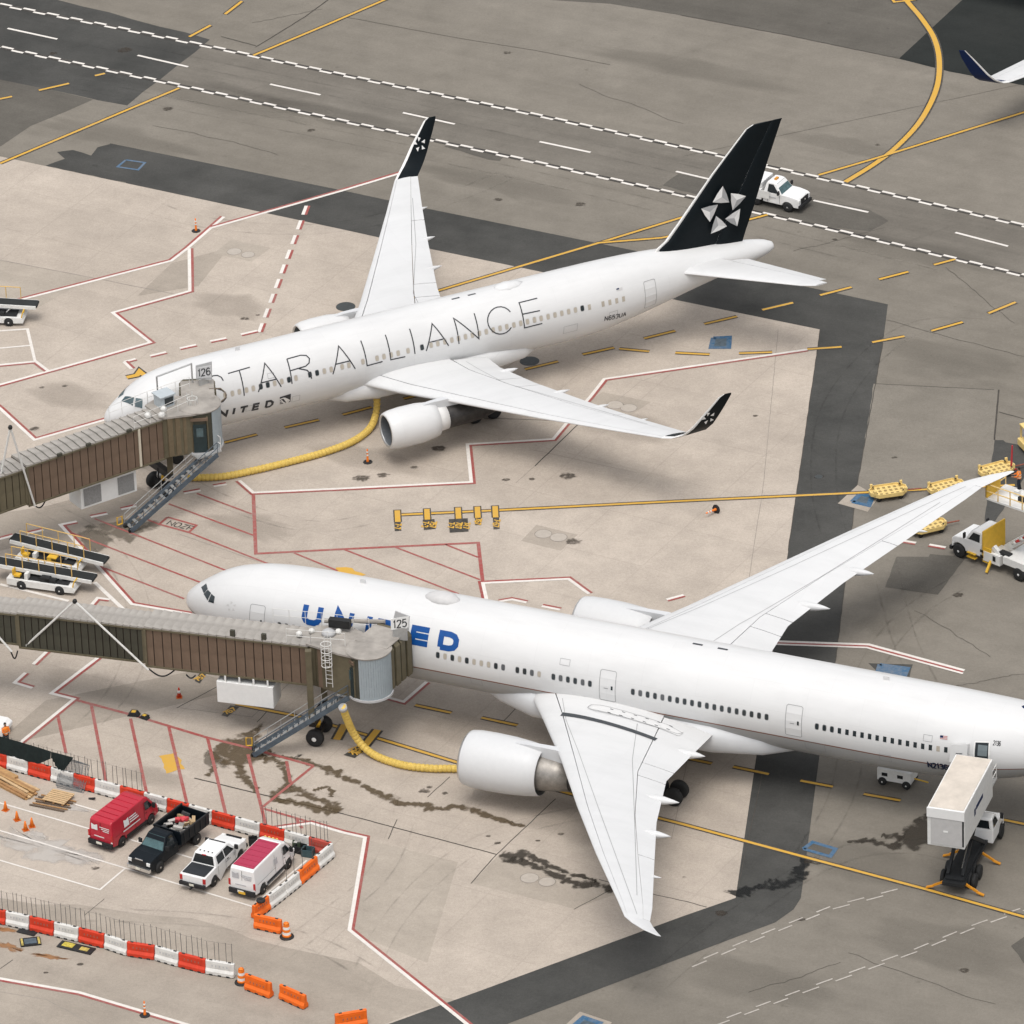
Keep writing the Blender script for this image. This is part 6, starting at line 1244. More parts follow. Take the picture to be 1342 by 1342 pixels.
mb = MB(); rail(mb, [(2.6, 1.2, 7.5), (-.1, 1.2, 7.6), (-2.2, 1.0, 7.65)], 1.0, .02); rail(mb, [(3.2, -1.2, 7.5), (-.1, -1.3, 7.6), (-3.6, -1.2, 7.65)], 1.0, .02); mb.build('roof_rail', galv_w, b6)['kind'] = 'stuff'
p = im6 @ G(215, 525, 7.9); mb = MB(); mb.box((p.x, p.y, 7.95), (1.1, 1.0, 1.0)); mb.box((p.x, p.y, 8.5), (1.3, 1.2, .08)); kb = mb.build('control_booth', M('booth_grey', (.42, .46, .48), .5), b6); mb = MB(); mb.box((p.x - .1, p.y + .52, 8.05), (.7, .05, .55)); mb.build('booth_window', glass_d, kb)
mb = MB(); q = [im6 @ G(206, 505, 8.0), im6 @ G(252, 497, 8.0)]; mb.cyl((q[0].x, q[0].y, 7.6), (q[0].x, q[0].y, 8.7), .06, .06, 6); mb.cyl((q[1].x, q[1].y, 7.6), (q[1].x, q[1].y, 9.3), .06, .06, 6); mb.cyl((q[0].x, q[0].y, 8.7), (q[1].x, q[1].y, 9.25), .06, .06, 6); mb.build('canopy_frame', galv, b6)
for k, (x, y, s_) in enumerate([(.9, .3, .24), (.1, .9, .26), (-.5, .2, .24)]):
    mb = MB(); mb.smooth = True; mb.lathe((x, y, 7.55), (0, 0, 1), [(0, s_), (s_ * .9, s_), (s_ * 1.3, s_ * .6), (s_ * 1.45, .05)], 12); mb.build('roof_vent', galv_w, b6)
mb = MB(); pa = im6 @ G(276, 512, 7.6); mb.smooth = True; mb.tube([im6 @ G(*t) for t in ((274, 510, 7.7), (289, 509, 7.7), (295, 514, 7.6), (296, 521, 7.4), (290, 526, 7.3), (283, 528, 7.3))], .05, 6); mb.build('bumper_hoop', M('hoop_brown', (.13, .1, .07), .5), b6)
for x in (3.0, 6.4, 8.8): mb = MB(); mb.box((x, 1.15, ZT6 + .16), (.35, .2, .2)); mb.build('roof_box', br_dark, b6)
mb = MB(); mb.box((2.15, W6 / 2 + .07, (4.2 + ZT6) / 2), (.16, .1, 3.0)); mb.build('conduit', M('conduit_cream', (.55, .5, .4), .6), b6)
sp = G(267, 487, 8.75); nS = Vector((-.12, -1, 0)).normalized()
def S6(px, py): return onplane(px, py, sp, nS)
gate_sign(b6, im6, [S6(257.5, 482), S6(277, 478.5), S6(277.3, 494.5), S6(258.2, 495.5)], '126', [S6(256.3, 479.5), S6(277.5, 474), S6(277.8, 498), S6(257, 497.5)])
mb = MB(); p = im6 @ S6(267, 497); mb.bx(p.x - .4, p.x + .4, p.y - .06, p.y + .06, 7.55, p.z + .1); mb.build('sign_bracket', galv, b6)
for o_ in [c for c in bpy.data.objects if c.name.startswith('number_sign') and c.parent == b6]: o_.data.materials[0] = M('sign_grey_plate', (.55, .55, .55), .5, var=.03)

# ---- ventilation hoses
hose_m = M('hose_yellow', (0.60, 0.42, 0.10), 0.55, var=0.12, scale=4)
def hose(label, pts, r_=.27):
    cu = smooth_curve([tuple(p) for p in pts], 26); L_ = 0; prev = None; ring_p = []; out = []; rr = []
    cum = [0.0]
    for a, b in zip(cu[:-1], cu[1:]): cum.append(cum[-1] + float(np.linalg.norm(b - a)))
    n = int(cum[-1] / .075); A = np.array(cu)
    for i in range(n + 1):
        s_ = cum[-1] * i / n; out.append(Vector([np.interp(s_, cum, A[:, k]) for k in range(3)])); ph = (s_ / .30) % 1; rr.append(r_ * (1.0 if ph > .26 else .84))
    mb = MB(); mb.smooth = False; mb.tube(out, rr, 14); o = mb.build('air_hose', hose_m); tag(o, label, 'hose')
    mb = MB(); mb.smooth = True; mb.cyl(out[0], out[4], r_ * 1.12, r_ * 1.12, 14); mb.build('hose_collar', sign_g, o)
hose('yellow corrugated hose plugged into the belly of the black-tailed airliner', [G(494, 516, 2.1), G(493, 540, .8), G(484, 562, .3), G(461, 579, .27), G(424, 593, .27), G(380, 605, .27), G(330, 617, .27), G(290, 624.5, .27), G(246, 626, .27)])
hose('yellow corrugated hose hanging from the cab of the bridge with sign 125', [G(449, 926, 4.2), G(455, 943, 2.9), G(464, 962, 1.5), G(478, 980, .55), G(498, 993, .28), G(530, 1003, .27), G(565, 1007, .27), G(600, 1007.5, .27), G(640, 1012, .27)])
# ------------------------------------------------------------------ vehicles and ground equipment
car_white = M('vehicle_white', (0.74, 0.735, 0.72), 0.3, var=0.02, coat=0.5)
car_red = M('vehicle_red', (0.42, 0.018, 0.035), 0.3, var=0.05, coat=0.5)
roof_red = M('roof_panel_red', (0.36, 0.035, 0.075), 0.5, var=0.08)
car_black = M('vehicle_black', (0.006, 0.009, 0.012), 0.35, var=0.1, coat=0.1, spec=.15)
trim = M('plastic_trim', (0.02, 0.02, 0.021), 0.65, var=0.15)
car_glass = M('vehicle_glass', (0.012, 0.016, 0.018), 0.1, var=0.15, spec=0.6)
wind_glass = M('windscreen_glass', (0.05, 0.10, 0.105), 0.12, var=0.35, scale=2.5, spec=0.6)
chrome = M('chrome', (0.65, 0.65, 0.64), 0.25, metal=0.9, var=0.06)
lamp_r = M('tail_lamp', (0.42, 0.02, 0.02), 0.3, var=0.1); lamp_w = M('head_lamp', (0.7, 0.7, 0.68), 0.2, var=0.1); lamp_o = M('amber_lamp', (0.6, 0.25, 0.02), 0.3)
plate_m = M('number_plate', (0.66, 0.64, 0.55), 0.5, var=0.1)
eq_white = M('equipment_white', (0.68, 0.675, 0.65), 0.45, var=0.07); eq_yel = M('equipment_yellow', (0.66, 0.40, 0.04), 0.5, var=0.1); dolly_y = M('dolly_yellow', (0.70, 0.52, 0.20), 0.55, var=0.12)
belt_m = M('belt_rubber', (0.02, 0.022, 0.022), 0.7, var=0.2); orange = M('outrigger_orange', (0.62, 0.26, 0.02), 0.5, var=0.12)
frame_d = M('chassis_black', (0.018, 0.019, 0.02), 0.6, var=0.25); box_roof = M('box_roof_tan', (0.56, 0.50, 0.43), 0.7, var=0.12, scale=1.0); box_grey = M('box_grey', (0.46, 0.45, 0.44), 0.5, var=0.06)

def place(rear, front, side, track):
    """wheel contact pixels of one side -> (location of the wheelbase middle, heading, wheelbase)"""
    a = G(*rear); b = G(*front); d = (b - a); wb = d.length; d.normalize(); left = Vector((-d.y, d.x, 0)); m = (a + b) / 2 - left * side * track / 2
    return (m.x, m.y, 0), math.atan2(d.y, d.x), wb
def wheels(root, xs, track, r_, wd, rim=chrome, dual=()):
    for x in xs:
        for s_ in (1, -1):
            for k in ((0, 1) if x in dual else (0,)):
                y = s_ * (track / 2 - k * (wd + .04)); mb = MB(); mb.smooth = True
                mb.lathe((x, y - wd / 2, r_), (0, 1, 0), [(0, r_ * .62), (.02, r_ * .9), (.06, r_), (wd - .06, r_), (wd - .02, r_ * .9), (wd, r_ * .62)], 22); w_ = mb.build('wheel', tyre, root)
                if k == 0:
                    mb = MB(); mb.smooth = True; q = s_ * (wd / 2 + .005); mb.lathe((x, y + q - s_ * .09, r_), (0, s_, 0), [(0, r_ * .63), (.085, r_ * .62), (.05, r_ * .5), (.06, r_ * .22), (.085, r_ * .18), (.09, .01)], 18); mb.build('rim', rim, w_)
def arch(xc, r_, zb, n=8):
    """wheel arch from front to back"""
    return [(xc + r_, zb)] + [(xc + r_ * math.cos(a), max(zb, .36 + (r_ - .0) * math.sin(a))) for a in [math.pi * (i + 1) / (n + 1) for i in range(n)]] + [(xc - r_, zb)]
def shell(prof, hw, name, mat, root, bevel=.05):
    """body from a side profile; hw(x,z) half width"""
    n = len(prof); vs = [(x, s_ * hw(x, z), z) for s_ in (1, -1) for x, z in prof]; mb = MB()
    mb.add(vs, [list(range(n)), list(range(n, 2 * n))[::-1]] + [[i, (i + 1) % n, n + (i + 1) % n, n + i] for i in range(n)])
    o = mb.build(name, mat, root, tri=True)
    if bevel:
        bv = o.modifiers.new('bevel', 'BEVEL'); bv.width = bevel; bv.segments = 2; bv.limit_method = 'ANGLE'; bv.angle_limit = R(38)
    return o
def side_pane(root, poly, hw, name, mat, off=.012, sides=(1, -1)):
    for s_ in sides:
        mb = MB(); mb.add([(x, s_ * (hw(x, z) + off), z) for x, z in poly], [list(range(len(poly)))]); o = mb.build(name, mat, root, recalc=False, tri=True)
        if sum(p.normal.y for p in o.data.polygons) * s_ < 0: o.data.flip_normals()
def cross_pane(root, a, b, hw, name, mat, k=.86, off=.015):
    """pane across the width between profile points a=(x,z) and b"""
    dx, dz = b[0] - a[0], b[1] - a[1]; l = math.hypot(dx, dz); n = (dz / l * off, -dx / l * off)
    if n[1] < 0 or (abs(n[1]) < 1e-4 and n[0] * a[0] < 0): n = (-n[0], -n[1])
    mb = MB(); mb.quad((a[0] + n[0], -hw(*a) * k, a[1] + n[1]), (a[0] + n[0], hw(*a) * k, a[1] + n[1]), (b[0] + n[0], hw(*b) * k, b[1] + n[1]), (b[0] + n[0], -hw(*b) * k, b[1] + n[1])); return mb.build(name, mat, root, recalc=False)
def bit(root, name, mat, c, d, **k):
    mb = MB(); mb.box(c, d, **k); return mb.build(name, mat, root)

# ---- vans
def van(label, rear, front, paint, roof_mat=None, marks=True, track=1.85):
    loc, rz, wb = place(rear, front, -1, track); L = wb / 2; t = thing('parked_van', label, 'van', loc, rz, 'vehicles parked in the bays')
    xr, xf = -L - 1.05, L + .98; H_ = 2.25
    def hw(x, z): return (1.0 if z < 1.15 else 1.0 - .14 * (z - 1.15) / 1.1) - max(0, (x - L - .15)) * .16
    prof = [(xr + .02, .45), (xr, 1.0), (xr + .07, 2.1), (xr + .2, H_), (L - .55, H_ + .02), (L - .15, H_ - .12), (L + .52, 1.38), (L + .85, 1.12), (xf, .8), (xf, .42)] + arch(L, .44, .36) + arch(-L, .44, .36)
    b = shell(prof, hw, 'body', paint, t, .09)
    cross_pane(b, (L - .10, H_ - .16), (L + .47, 1.42), hw, 'windscreen', car_glass, .88)
    side_pane(b, [(L - .62, 1.36), (L - .62, 1.95), (L - .22, 1.95), (L + .12, 1.5), (L + .10, 1.36)], hw, 'side_window', car_glass)
    for s_ in (1, -1):
        bit(t, 'mirror', trim, (L + .15, s_ * 1.12, 1.45), (.14, .22, .34)); bit(t, 'tail_lamp', lamp_r, (xr + .0, s_ * .93, 1.05), (.08, .13, .48)); bit(t, 'head_lamp', lamp_w, (xf - .12, s_ * .74, .92), (.2, .3, .22)); bit(t, 'sill_trim', trim, (0, s_ * .985, .5), (wb - 1.0, .06, .26)); bit(t, 'reversing_lamp', lamp_w, (xr - .03, s_ * .93, .80), (.05, .12, .1))
    bit(t, 'rear_bumper', trim, (xr - .03, 0, .50), (.22, 1.92, .34)); bit(t, 'front_bumper', trim, (xf - .02, 0, .55), (.2, 1.7, .3)); bit(t, 'number_plate', plate_m, (xr - .155, .05, .58), (.03, .45, .15)); bit(t, 'door_split', trim, (xr + .03, 0, 1.4), (.02, .02, 1.3)); bit(t, 'underbody', frame_d, (0, 0, .42), (wb + 1.4, 1.5, .2))
    for xs_ in (L - .72, L + .22, L - 1.75): side_pane(b, [(xs_, .5), (xs_ + .022, .5), (xs_ + .022, 2.0 if xs_ < L else 1.3), (xs_, 2.0 if xs_ < L else 1.3)], hw, 'door_seam', trim, .011)
    side_pane(b, [(xr + .3, 1.08), (L - 1.75, 1.08), (L - 1.75, 1.10), (xr + .3, 1.10)], hw, 'door_rail', trim, .011); side_pane(b, [(L - .68, 1.16), (L - .48, 1.16), (L - .48, 1.20), (L - .68, 1.20)], hw, 'door_handle', trim, .014)
    wheels(t, (-L, L), track, .36, .24)
    if roof_mat:
        mb = MB(); mb.bx(xr + .28, L - .75, -.76, .76, H_ + .015, H_ + .045); rp = mb.build('roof_panel', roof_mat, b)
    k = 6
    for i in range(k): x = xr + .55 + i * (L - xr - 1.5) / (k - 1); bit(b, 'roof_rib', roof_mat or paint, (x, 0, H_ + .03 + (.02 if roof_mat else 0)), (.06, 1.45, .03))
    return t, b, hw, xr, L
star_w = M('logo_white', (0.7, 0.69, 0.68), 0.5, var=0.03); logo_g = M('logo_grey', (0.42, 0.42, 0.43), 0.5, var=0.05)
t1, b1, hw1, xr1, L1 = van('red cargo van with white square logo on its side and rear doors', (160, 1109), (198, 1079.6), car_red)
def logo(b, hw, x0, z0, s_, mat, lines=True):
    side_pane(b, [(x0, z0), (x0 + s_, z0), (x0 + s_, z0 + s_), (x0 + s_ * .5, z0 + s_ * .82), (x0, z0 + s_)], hw, 'logo', mat, .014, (-1,))
    if lines:
        for k in range(3): side_pane(b, [(x0 + s_ * 1.15, z0 + .06 + k * .17), (x0 + s_ * 1.15 + 1.0 - k * .12, z0 + .06 + k * .17), (x0 + s_ * 1.15 + 1.0 - k * .12, z0 + .14 + k * .17), (x0 + s_ * 1.15, z0 + .14 + k * .17)], hw, 'logo_line', mat, .014, (-1,))
logo(b1, hw1, -1.35, 1.28, .55, star_w); side_pane(b1, [(-1.5, 1.02), (.4, 1.02), (.4, 1.12), (-1.5, 1.12)], hw1, 'logo_line', star_w, .014, (-1,))
def rear_marks(t, xr, mat, col2):
    q = MB(); x0 = xr + .025; q.add([(x0 - .03, y, z) for y, z in ((.72, 1.45), (.22, 1.45), (.22, 1.9), (.47, 1.8), (.72, 1.9))], [[0, 1, 2, 3, 4]]); q.build('logo', mat, t, recalc=False, tri=True)
    for k in range(3): bit(t, 'logo_line', mat, (xr + .0, -.35 - .05 * k, 1.75 - .13 * k), (.015, .8 - .15 * k, .045))
    bit(t, 'logo_line', mat, (xr - .012, .1, 1.0), (.015, .8, .06))
rear_marks(t1, xr1, star_w, None)
t2, b2, hw2, xr2, L2 = van('white cargo van with a crimson roof panel', (344.6, 1171), (378, 1138), car_white, roof_red)
logo(b2, hw2, -.15, 1.3, .42, logo_g, False); rear_marks(t2, xr2, logo_g, None); bit(t2, 'step_bar', chrome, (-.2, -1.06, .42), (2.2, .12, .08)); bit(t2, 'warning_plate', eq_yel, (xr2 - .16, -.05, .5), (.03, .5, .18))

# ---- pickups
def pickup(label, rear, front, side, paint, kind, track=1.75, name='parked_pickup', group='vehicles parked in the bays', tint=car_glass):
    loc, rz, wb = place(rear, front, side, track); L = wb / 2; t = thing(name, label, 'truck', loc, rz, group); xr, xf = -L - 1.15, L + .95
    def hw(x, z): return (.98 if z < 1.15 else .98 - .24 * (z - 1.15) / .8) - max(0, (x - L - .3)) * .10
    cabr = L - 3.25 if kind == 'crew' else L - 2.15
    if kind == 'crew':
        prof = [(xr, .55), (xr, 1.22), (cabr, 1.26), (L - .62, 1.28), (L + .1, 1.24), (xf - .12, 1.10), (xf, .95), (xf, .5)] + arch(L, .46, .46) + arch(-L, .46, .46)
    else:
        prof = [(cabr, .5), (cabr, 1.28), (L - .62, 1.34), (L + .1, 1.32), (xf - .14, 1.2), (xf, 1.05), (xf, .5)] + arch(L, .50, .48) + [(L - .9, .48)]
    b = shell(prof, hw, 'body', paint, t, .06)
    zt = 1.98 if kind == 'crew' else 2.1; zb = prof[2][1] - .02 if kind == 'crew' else 1.27; xa = L - .55; top = [(cabr + .02, zb), (cabr + .22, zt - .04), (cabr + .45, zt), (L - 1.35, zt), (L - 1.1, zt - .05), (xa + .05, zb)]
    c_ = shell(top, hw, 'cab_roof', paint, t, .06)
    cross_pane(c_, (L - 1.1, zt - .08), (xa, zb + .05), hw, 'windscreen', tint, .92); cross_pane(c_, (cabr + .21, zt - .09), (cabr + .05, zb + .08), hw, 'rear_window', car_glass, .86)
    x0 = cabr + .32; m_ = (x0 + xa - .25) / 2 - .1
    if kind == 'crew':
        side_pane(c_, [(x0, zb + .08), (x0 + .06, zt - .14), (m_ - .05, zt - .12), (m_ - .05, zb + .08)], hw, 'side_window', car_glass); side_pane(c_, [(m_ + .05, zb + .08), (m_ + .05, zt - .12), (L - 1.35, zt - .12), (xa - .22, zb + .08)], hw, 'side_window', car_glass)
    else: side_pane(c_, [(x0 + .05, zb + .08), (x0 + .1, zt - .14), (L - 1.32, zt - .12), (xa - .2, zb + .08)], hw, 'side_window', car_glass)
    for s_ in (1, -1):
        bit(t, 'mirror', trim, (xa - .18, s_ * 1.1, 1.5), (.12, .24, .3)); bit(t, 'head_lamp', lamp_w, (xf - .06, s_ * .75, 1.0), (.16, .28, .22)); bit(b, 'door_handle', trim, (L - 1.7, s_ * .99, 1.12), (.2, .03, .05))
    for xs_ in ((cabr + .28, m_, xa - .15) if kind == 'crew' else (cabr + .4, xa - .15)): side_pane(b, [(xs_, .55), (xs_ + .022, .55), (xs_ + .022, 1.24), (xs_, 1.24)], hw, 'door_seam', trim, .011)
    bit(t, 'grille', trim if paint is not car_black else frame_d, (xf + .005, 0, .93), (.06, 1.15, .42)); bit(t, 'front_bumper', chrome if paint is car_black else trim, (xf + .06, 0, .58), (.2, 1.85, .24)); bit(t, 'underbody', frame_d, (0, 0, .5), (wb + 1.2, 1.3, .25))
    return t, b, hw, xr, xf, L, cabr, track
t, b, hw, xr, xf, L, cabr, tr = pickup('white crew-cab pickup with a black bed cover', (280, 1161), (314, 1127), -1, car_white, 'crew')
bit(t, 'bed_cover', M('bed_cover_black', (.022, .025, .028), .55, var=.15), ((xr + cabr) / 2 + .05, 0, 1.26), (cabr - xr - .16, 1.66, .06)); wheels(t, (-L, L), tr, .39, .27); bit(t, 'rear_bumper', trim, (xr - .1, 0, .58), (.22, 1.9, .22)); bit(t, 'number_plate', plate_m, (xr - .22, 0, .62), (.02, .34, .14)); bit(t, 'tow_hitch', frame_d, (xr - .3, 0, .42), (.3, .1, .1)); bit(t, 'tailgate', car_white, (xr - .01, 0, .92), (.05, 1.5, .5)); bit(t, 'brake_lamp', lamp_r, (cabr + .2, 0, 1.9), (.06, .3, .05))
for s_ in (1, -1): bit(t, 'tail_lamp', lamp_r, (xr - .005, s_ * .86, .95), (.07, .2, .36))
bit(t, 'roof_seam', trim, (L - 1.28, 0, 2.0), (.1, 1.2, .02)); side_pane(b, [(cabr + 1.2, .95), (cabr + 1.9, .95), (cabr + 1.9, 1.05), (cabr + 1.2, 1.05)], hw, 'logo_line', logo_g, .03, (-1,)); side_pane(b, [(cabr + 2.3, .9), (cabr + 2.6, .9), (cabr + 2.6, 1.15), (cabr + 2.3, 1.15)], hw, 'logo', logo_g, .03, (-1,))
for i in range(4): bit(t, 'cab_light', trim, (cabr + .5, -.45 + .3 * i, 2.0), (.1, .07, .05))

t, b, hw, xr, xf, L, cabr, tr = pickup('black dump-body truck loaded with scrap', (257, 1106), (208.5, 1143), 1, car_black, 'reg', tint=wind_glass)
bx0, bx1 = -L - 1.25, cabr - .12
mb = MB(); mb.bx(bx0, bx1, -1.12, 1.12, .95, 1.05); bed = mb.build('dump_bed', car_black, t)
for s_ in (1, -1): bit(bed, 'bed_side', car_black, ((bx0 + bx1) / 2, s_ * 1.1, 1.42), (bx1 - bx0, .07, .75)); bit(bed, 'side_rail', frame_d, ((bx0 + bx1) / 2, s_ * 1.11, 1.84), (bx1 - bx0 + .1, .1, .1))
bit(bed, 'headboard', car_black, (bx1 - .04, 0, 1.48), (.08, 2.2, .85)); bit(bed, 'tailgate', car_black, (bx0 + .04, 0, 1.4), (.08, 2.2, .75))
for k in range(5):
    for s_ in (1, -1): bit(bed, 'side_rib', frame_d, (bx0 + .35 + k * (bx1 - bx0 - .7) / 4, s_ * 1.15, 1.42), (.08, .05, .7))
wheels(t, (-L, L), tr + .1, .42, .27, dual=(-L,)); bit(t, 'hood_badge', chrome, (xf - .02, 0, 1.2), (.05, .62, .06)); bit(t, 'number_plate', plate_m, (xf + .18, 0, .6), (.02, .34, .15)); bit(t, 'frame_rails', frame_d, (-.6, 0, .75), (2 * L, .8, .3))
mb = MB(); rnd = random.Random(4); cols = [M('scrap_grey', (.24, .23, .21), .7), M('scrap_white', (.42, .40, .37), .6), M('scrap_red', (.5, .05, .06), .6), M('scrap_tan', (.42, .30, .17), .7), M('scrap_dark', (.05, .05, .05), .7)]
for c_ in cols: mb.mat(c_)
for k in range(55):
    mb.mat(cols[rnd.choice([0, 0, 1, 1, 3, 4, 4, 2 if k % 4 == 0 else 0])]); mb.box((rnd.uniform(bx0 + .5, bx1 - .3), rnd.uniform(-.85, .7), rnd.uniform(1.08, 1.55)), (rnd.uniform(.1, .7), rnd.uniform(.06, .35), rnd.uniform(.05, .3)), rnd.uniform(0, 3), rnd.uniform(-.5, .5), rnd.uniform(-.4, .4))
for k in range(5): mb.mat(cols[2]); mb.box((bx0 + 1.2 + .1 * k, .1 - .1 * k, 1.68), (.35, .3, .2), k, .3 * k, .2)
sl = mb.build('scrap_load', None); sl.location = t.location; sl.rotation_euler = t.rotation_euler; tag(sl, 'loose heap of scrap pieces and red cloth in the dump bed', 'scrap', kind='stuff')

# utility truck on the service road
t, b, hw, xr, xf, L, cabr, tr = pickup('white utility truck with a service body driving on the zipper-marked road', (991, 268), (1033, 277.5), -1, car_white, 'reg', name='utility_truck', group=None, tint=wind_glass)
L_ = L; mb = MB(); mb.bx(-L - 1.5, cabr - .1, -1.08, 1.08, .62, 1.55); sb = mb.build('service_body', car_white, t, bevel=.04); mb = MB(); mb.bx(-L - 1.4, cabr - .12, -.98, .98, 1.56, 2.02); mb.build('body_canopy', car_white, sb, bevel=.05)
for k in range(3):
    for s_ in (1, -1): bit(sb, 'locker_door', eq_white, (-L - 1.05 + k * .95, s_ * 1.09, 1.15), (.85, .03, .62))
wheels(t, (-L, L), tr + .05, .41, .27, rim=chrome, dual=()); bit(t, 'roof_beacon', lamp_o, (cabr + .7, 0, 2.16), (.2, .4, .12)); side_pane(b, [(cabr + .5, .95), (cabr + 1.15, .95), (cabr + 1.15, 1.03), (cabr + .5, 1.03)], hw, 'logo_line', logo_g, .02, (-1,)); bit(t, 'grille_badge', chrome, (xf + .05, 0, .95), (.02, .16, .12)); bit(t, 'rear_bumper', trim, (-L - 1.55, 0, .6), (.2, 1.9, .2))

# ---- belt loaders
def belt_loader(label, rear, front, z0, z1, over0, over1, rails=1, seat=True):
    loc, rz, wb = place(rear, front, -1, 1.5); L = wb / 2; t = thing('belt_loader', label, 'belt loader', loc, rz, 'belt loaders parked beside the bridges')
    def hw(x, z): return .85
    prof = [(-L - 1.1, .3), (-L - 1.1, .78), (L + 1.0, .72), (L + 1.15, .45), (L + 1.1, .3)] + arch(L, .36, .26) + arch(-L, .36, .26)
    shell(prof, hw, 'chassis', eq_white, t, .04); bit(t, 'deck', frame_d, (0, -.15, .80), (wb + 1.2, 1.0, .05)); wheels(t, (-L, L), 1.62, .33, .22, rim=sign_w)
    a = Vector((-L - over0, .35, z0)); c_ = Vector((L + over1, .35, z1)); d = (c_ - a).normalized(); up = Vector((-d.z, 0, d.x))
    mb = MB(); mb.bar(a, c_, .92, .20); cv = mb.build('conveyor', belt_m, t)
    for s_ in (1, -1):
        o_ = Vector((0, s_ * .52, -.06)); mb = MB(); mb.bar(a + o_, c_ + o_, .10, .26); mb.build('side_rail', eq_white if s_ < 0 else galv_w, cv)
    for p in (a, c_): mb = MB(); mb.smooth = True; mb.cyl(p + Vector((0, -.42, 0)), p + Vector((0, .42, 0)), .11, .11, 10); mb.build('end_roller', belt_m, cv)
    for k, x in enumerate((-L + .2, L - .1)):
        z = a.z + (c_.z - a.z) * (x - a.x) / (c_.x - a.x); mb = MB()
        for s_ in (-.1, .8): mb.bar((x - .3, s_, .7), (x + .25, s_, z - .1), .08)
        mb.build('lift_arm', eq_white, t)
    for s_ in ((1,) if rails == 1 else (1, -1)):
        mb = MB(); o_ = Vector((0, s_ * .55, .1)); p0 = a.lerp(c_, .12) + o_; p1 = a.lerp(c_, .80) + o_; rail(mb, [p0, p1], .95, .035, mid=False); mb.build('handrail', M('rail_yellow', (.66, .43, .14), .5), cv)
    # operator seat, column, front guard
    bit(t, 'seat', eq_yel, (-L - .35, -.55, 1.0), (.45, .42, .14)); bit(t, 'seat_back', eq_yel, (-L - .62, -.55, 1.25), (.1, .42, .45)); bit(t, 'dashboard', eq_white, (-L + .35, -.5, 1.0), (.25, .5, .5)); bit(t, 'engine_cover', eq_yel if seat else frame_d, (.3, -.45, .95), (.7, .5, .3)); bit(t, 'battery_box', frame_d, (L * .5, -.5, .92), (.8, .4, .22))
    mb = MB(); mb.tube([(L + .95, -.75, .6), (L + 1.1, -.75, 1.15), (L + 1.1, .1, 1.15), (L + .95, .1, .6)], .05, 6); mb.build('bump_guard', eq_yel, t)
    return t
belt_loader('belt loader with a yellow seat on the far side of a second belt loader', (40, 745), (86, 752.5), 1.65, 1.0, 1.75, 2.7, 2)
belt_loader('belt loader with a tall yellow handrail parked beside the 125 bridge roof', (29, 772), (79, 779), 1.35, 1.05, 2.2, 2.2, 2, False)
belt_loader('lone belt loader by the white box markings far from the bridges', (-40, 425), (12, 427), 1.5, 1.35, 1.6, 2.0, 1, False)

# ---- cargo dollies
def dolly(label, c, rz, tow=True):
    t = thing('cargo_dolly', label, 'dolly', (c.x, c.y, 0), rz, 'yellow cargo dollies')
    W, Lg = 1.55, 2.75; pts = [(-Lg / 2 + .5, -W / 2), (Lg / 2 - .5, -W / 2), (Lg / 2, -W / 2 + .5), (Lg / 2, W / 2 - .5), (Lg / 2 - .5, W / 2), (-Lg / 2 + .5, W / 2), (-Lg / 2, W / 2 - .5), (-Lg / 2, -W / 2 + .5)]
    mb = MB(); mb.prism(pts, .36, .52); mb.build('deck', dolly_y, t, bevel=.03)
    mb = MB(); n = len(pts); mb.add([(x * s_, y * s_, z) for s_, z in ((1.0, .5), (1.0, .66), (.95, .66), (.95, .5)) for x, y in pts], [[k * n + i, k * n + (i + 1) % n, ((k + 1) % 4) * n + (i + 1) % n, ((k + 1) % 4) * n + i] for k in range(4) for i in range(n)]); mb.build('edge_rail', dolly_y, t)
    base = None; hole = M('dolly_holes', (.30, .21, .08), .7)
    for i in range(6):
        for j in range(3):
            if base is None: mb = MB(); mb.box((0, 0, 0), (.20, .24, .03)); base = mb.build('roller_slot', hole, t); o = base
            else: o = inst(base, 'roller_slot', t)
            o.location = (-1.0 + i * .4, -.45 + j * .45, .525)
    for x, y in ((-1.1, -.55), (1.1, -.55), (1.1, .55), (-1.1, .55)): bit(t, 'stop_post', dolly_y, (x, y, .72), (.18, .12, .34)); bit(t, 'lock_plate', frame_d, (x * .9, y * .92, .68), (.1, .18, .05))
    wheels(t, (-.8, .8), 1.1, .19, .14, rim=frame_d)
    if tow: mb = MB(); mb.cyl((Lg / 2 - .1, 0, .36), (Lg / 2 + 1.1, 0, .3), .05, .05, 6); mb.build('tow_bar', M('tow_bar_rust', (.25, .08, .05), .6), t)
    return t
for (px, py, dg, lb) in [(1164, 651, 12, 'yellow cargo dolly on the taxi line beside the pale hydrant pad'), (1240, 646, 22, 'yellow cargo dolly half hidden behind the swept wing of the large airliner'), (1216, 697, 22, 'single yellow cargo dolly just aft of the far wing with its tow bar folded'), (1306, 623, 25, 'yellow cargo dolly peeking over the far wing tip')]:
    dolly(lb, G(px, py), R(dg))
for (a, b) in (((1190, 646), (1212, 641)),):
    pass
# folded red tow bar standing by the wing tip
mb = MB(); a = G(1325, 620); mb.cyl(a + Vector((0, 0, .02)), a + Vector((.1, .1, 2.2)), .09, .06, 8); mb.bar(a + Vector((-.4, 0, .3)), a + Vector((.4, 0, .3)), .1); o = mb.build('tow_bar', M('tow_red', (.40, .04, .05), .5)); tag(o, 'red tow bar standing upright beyond the far wing tip', 'tow bar')
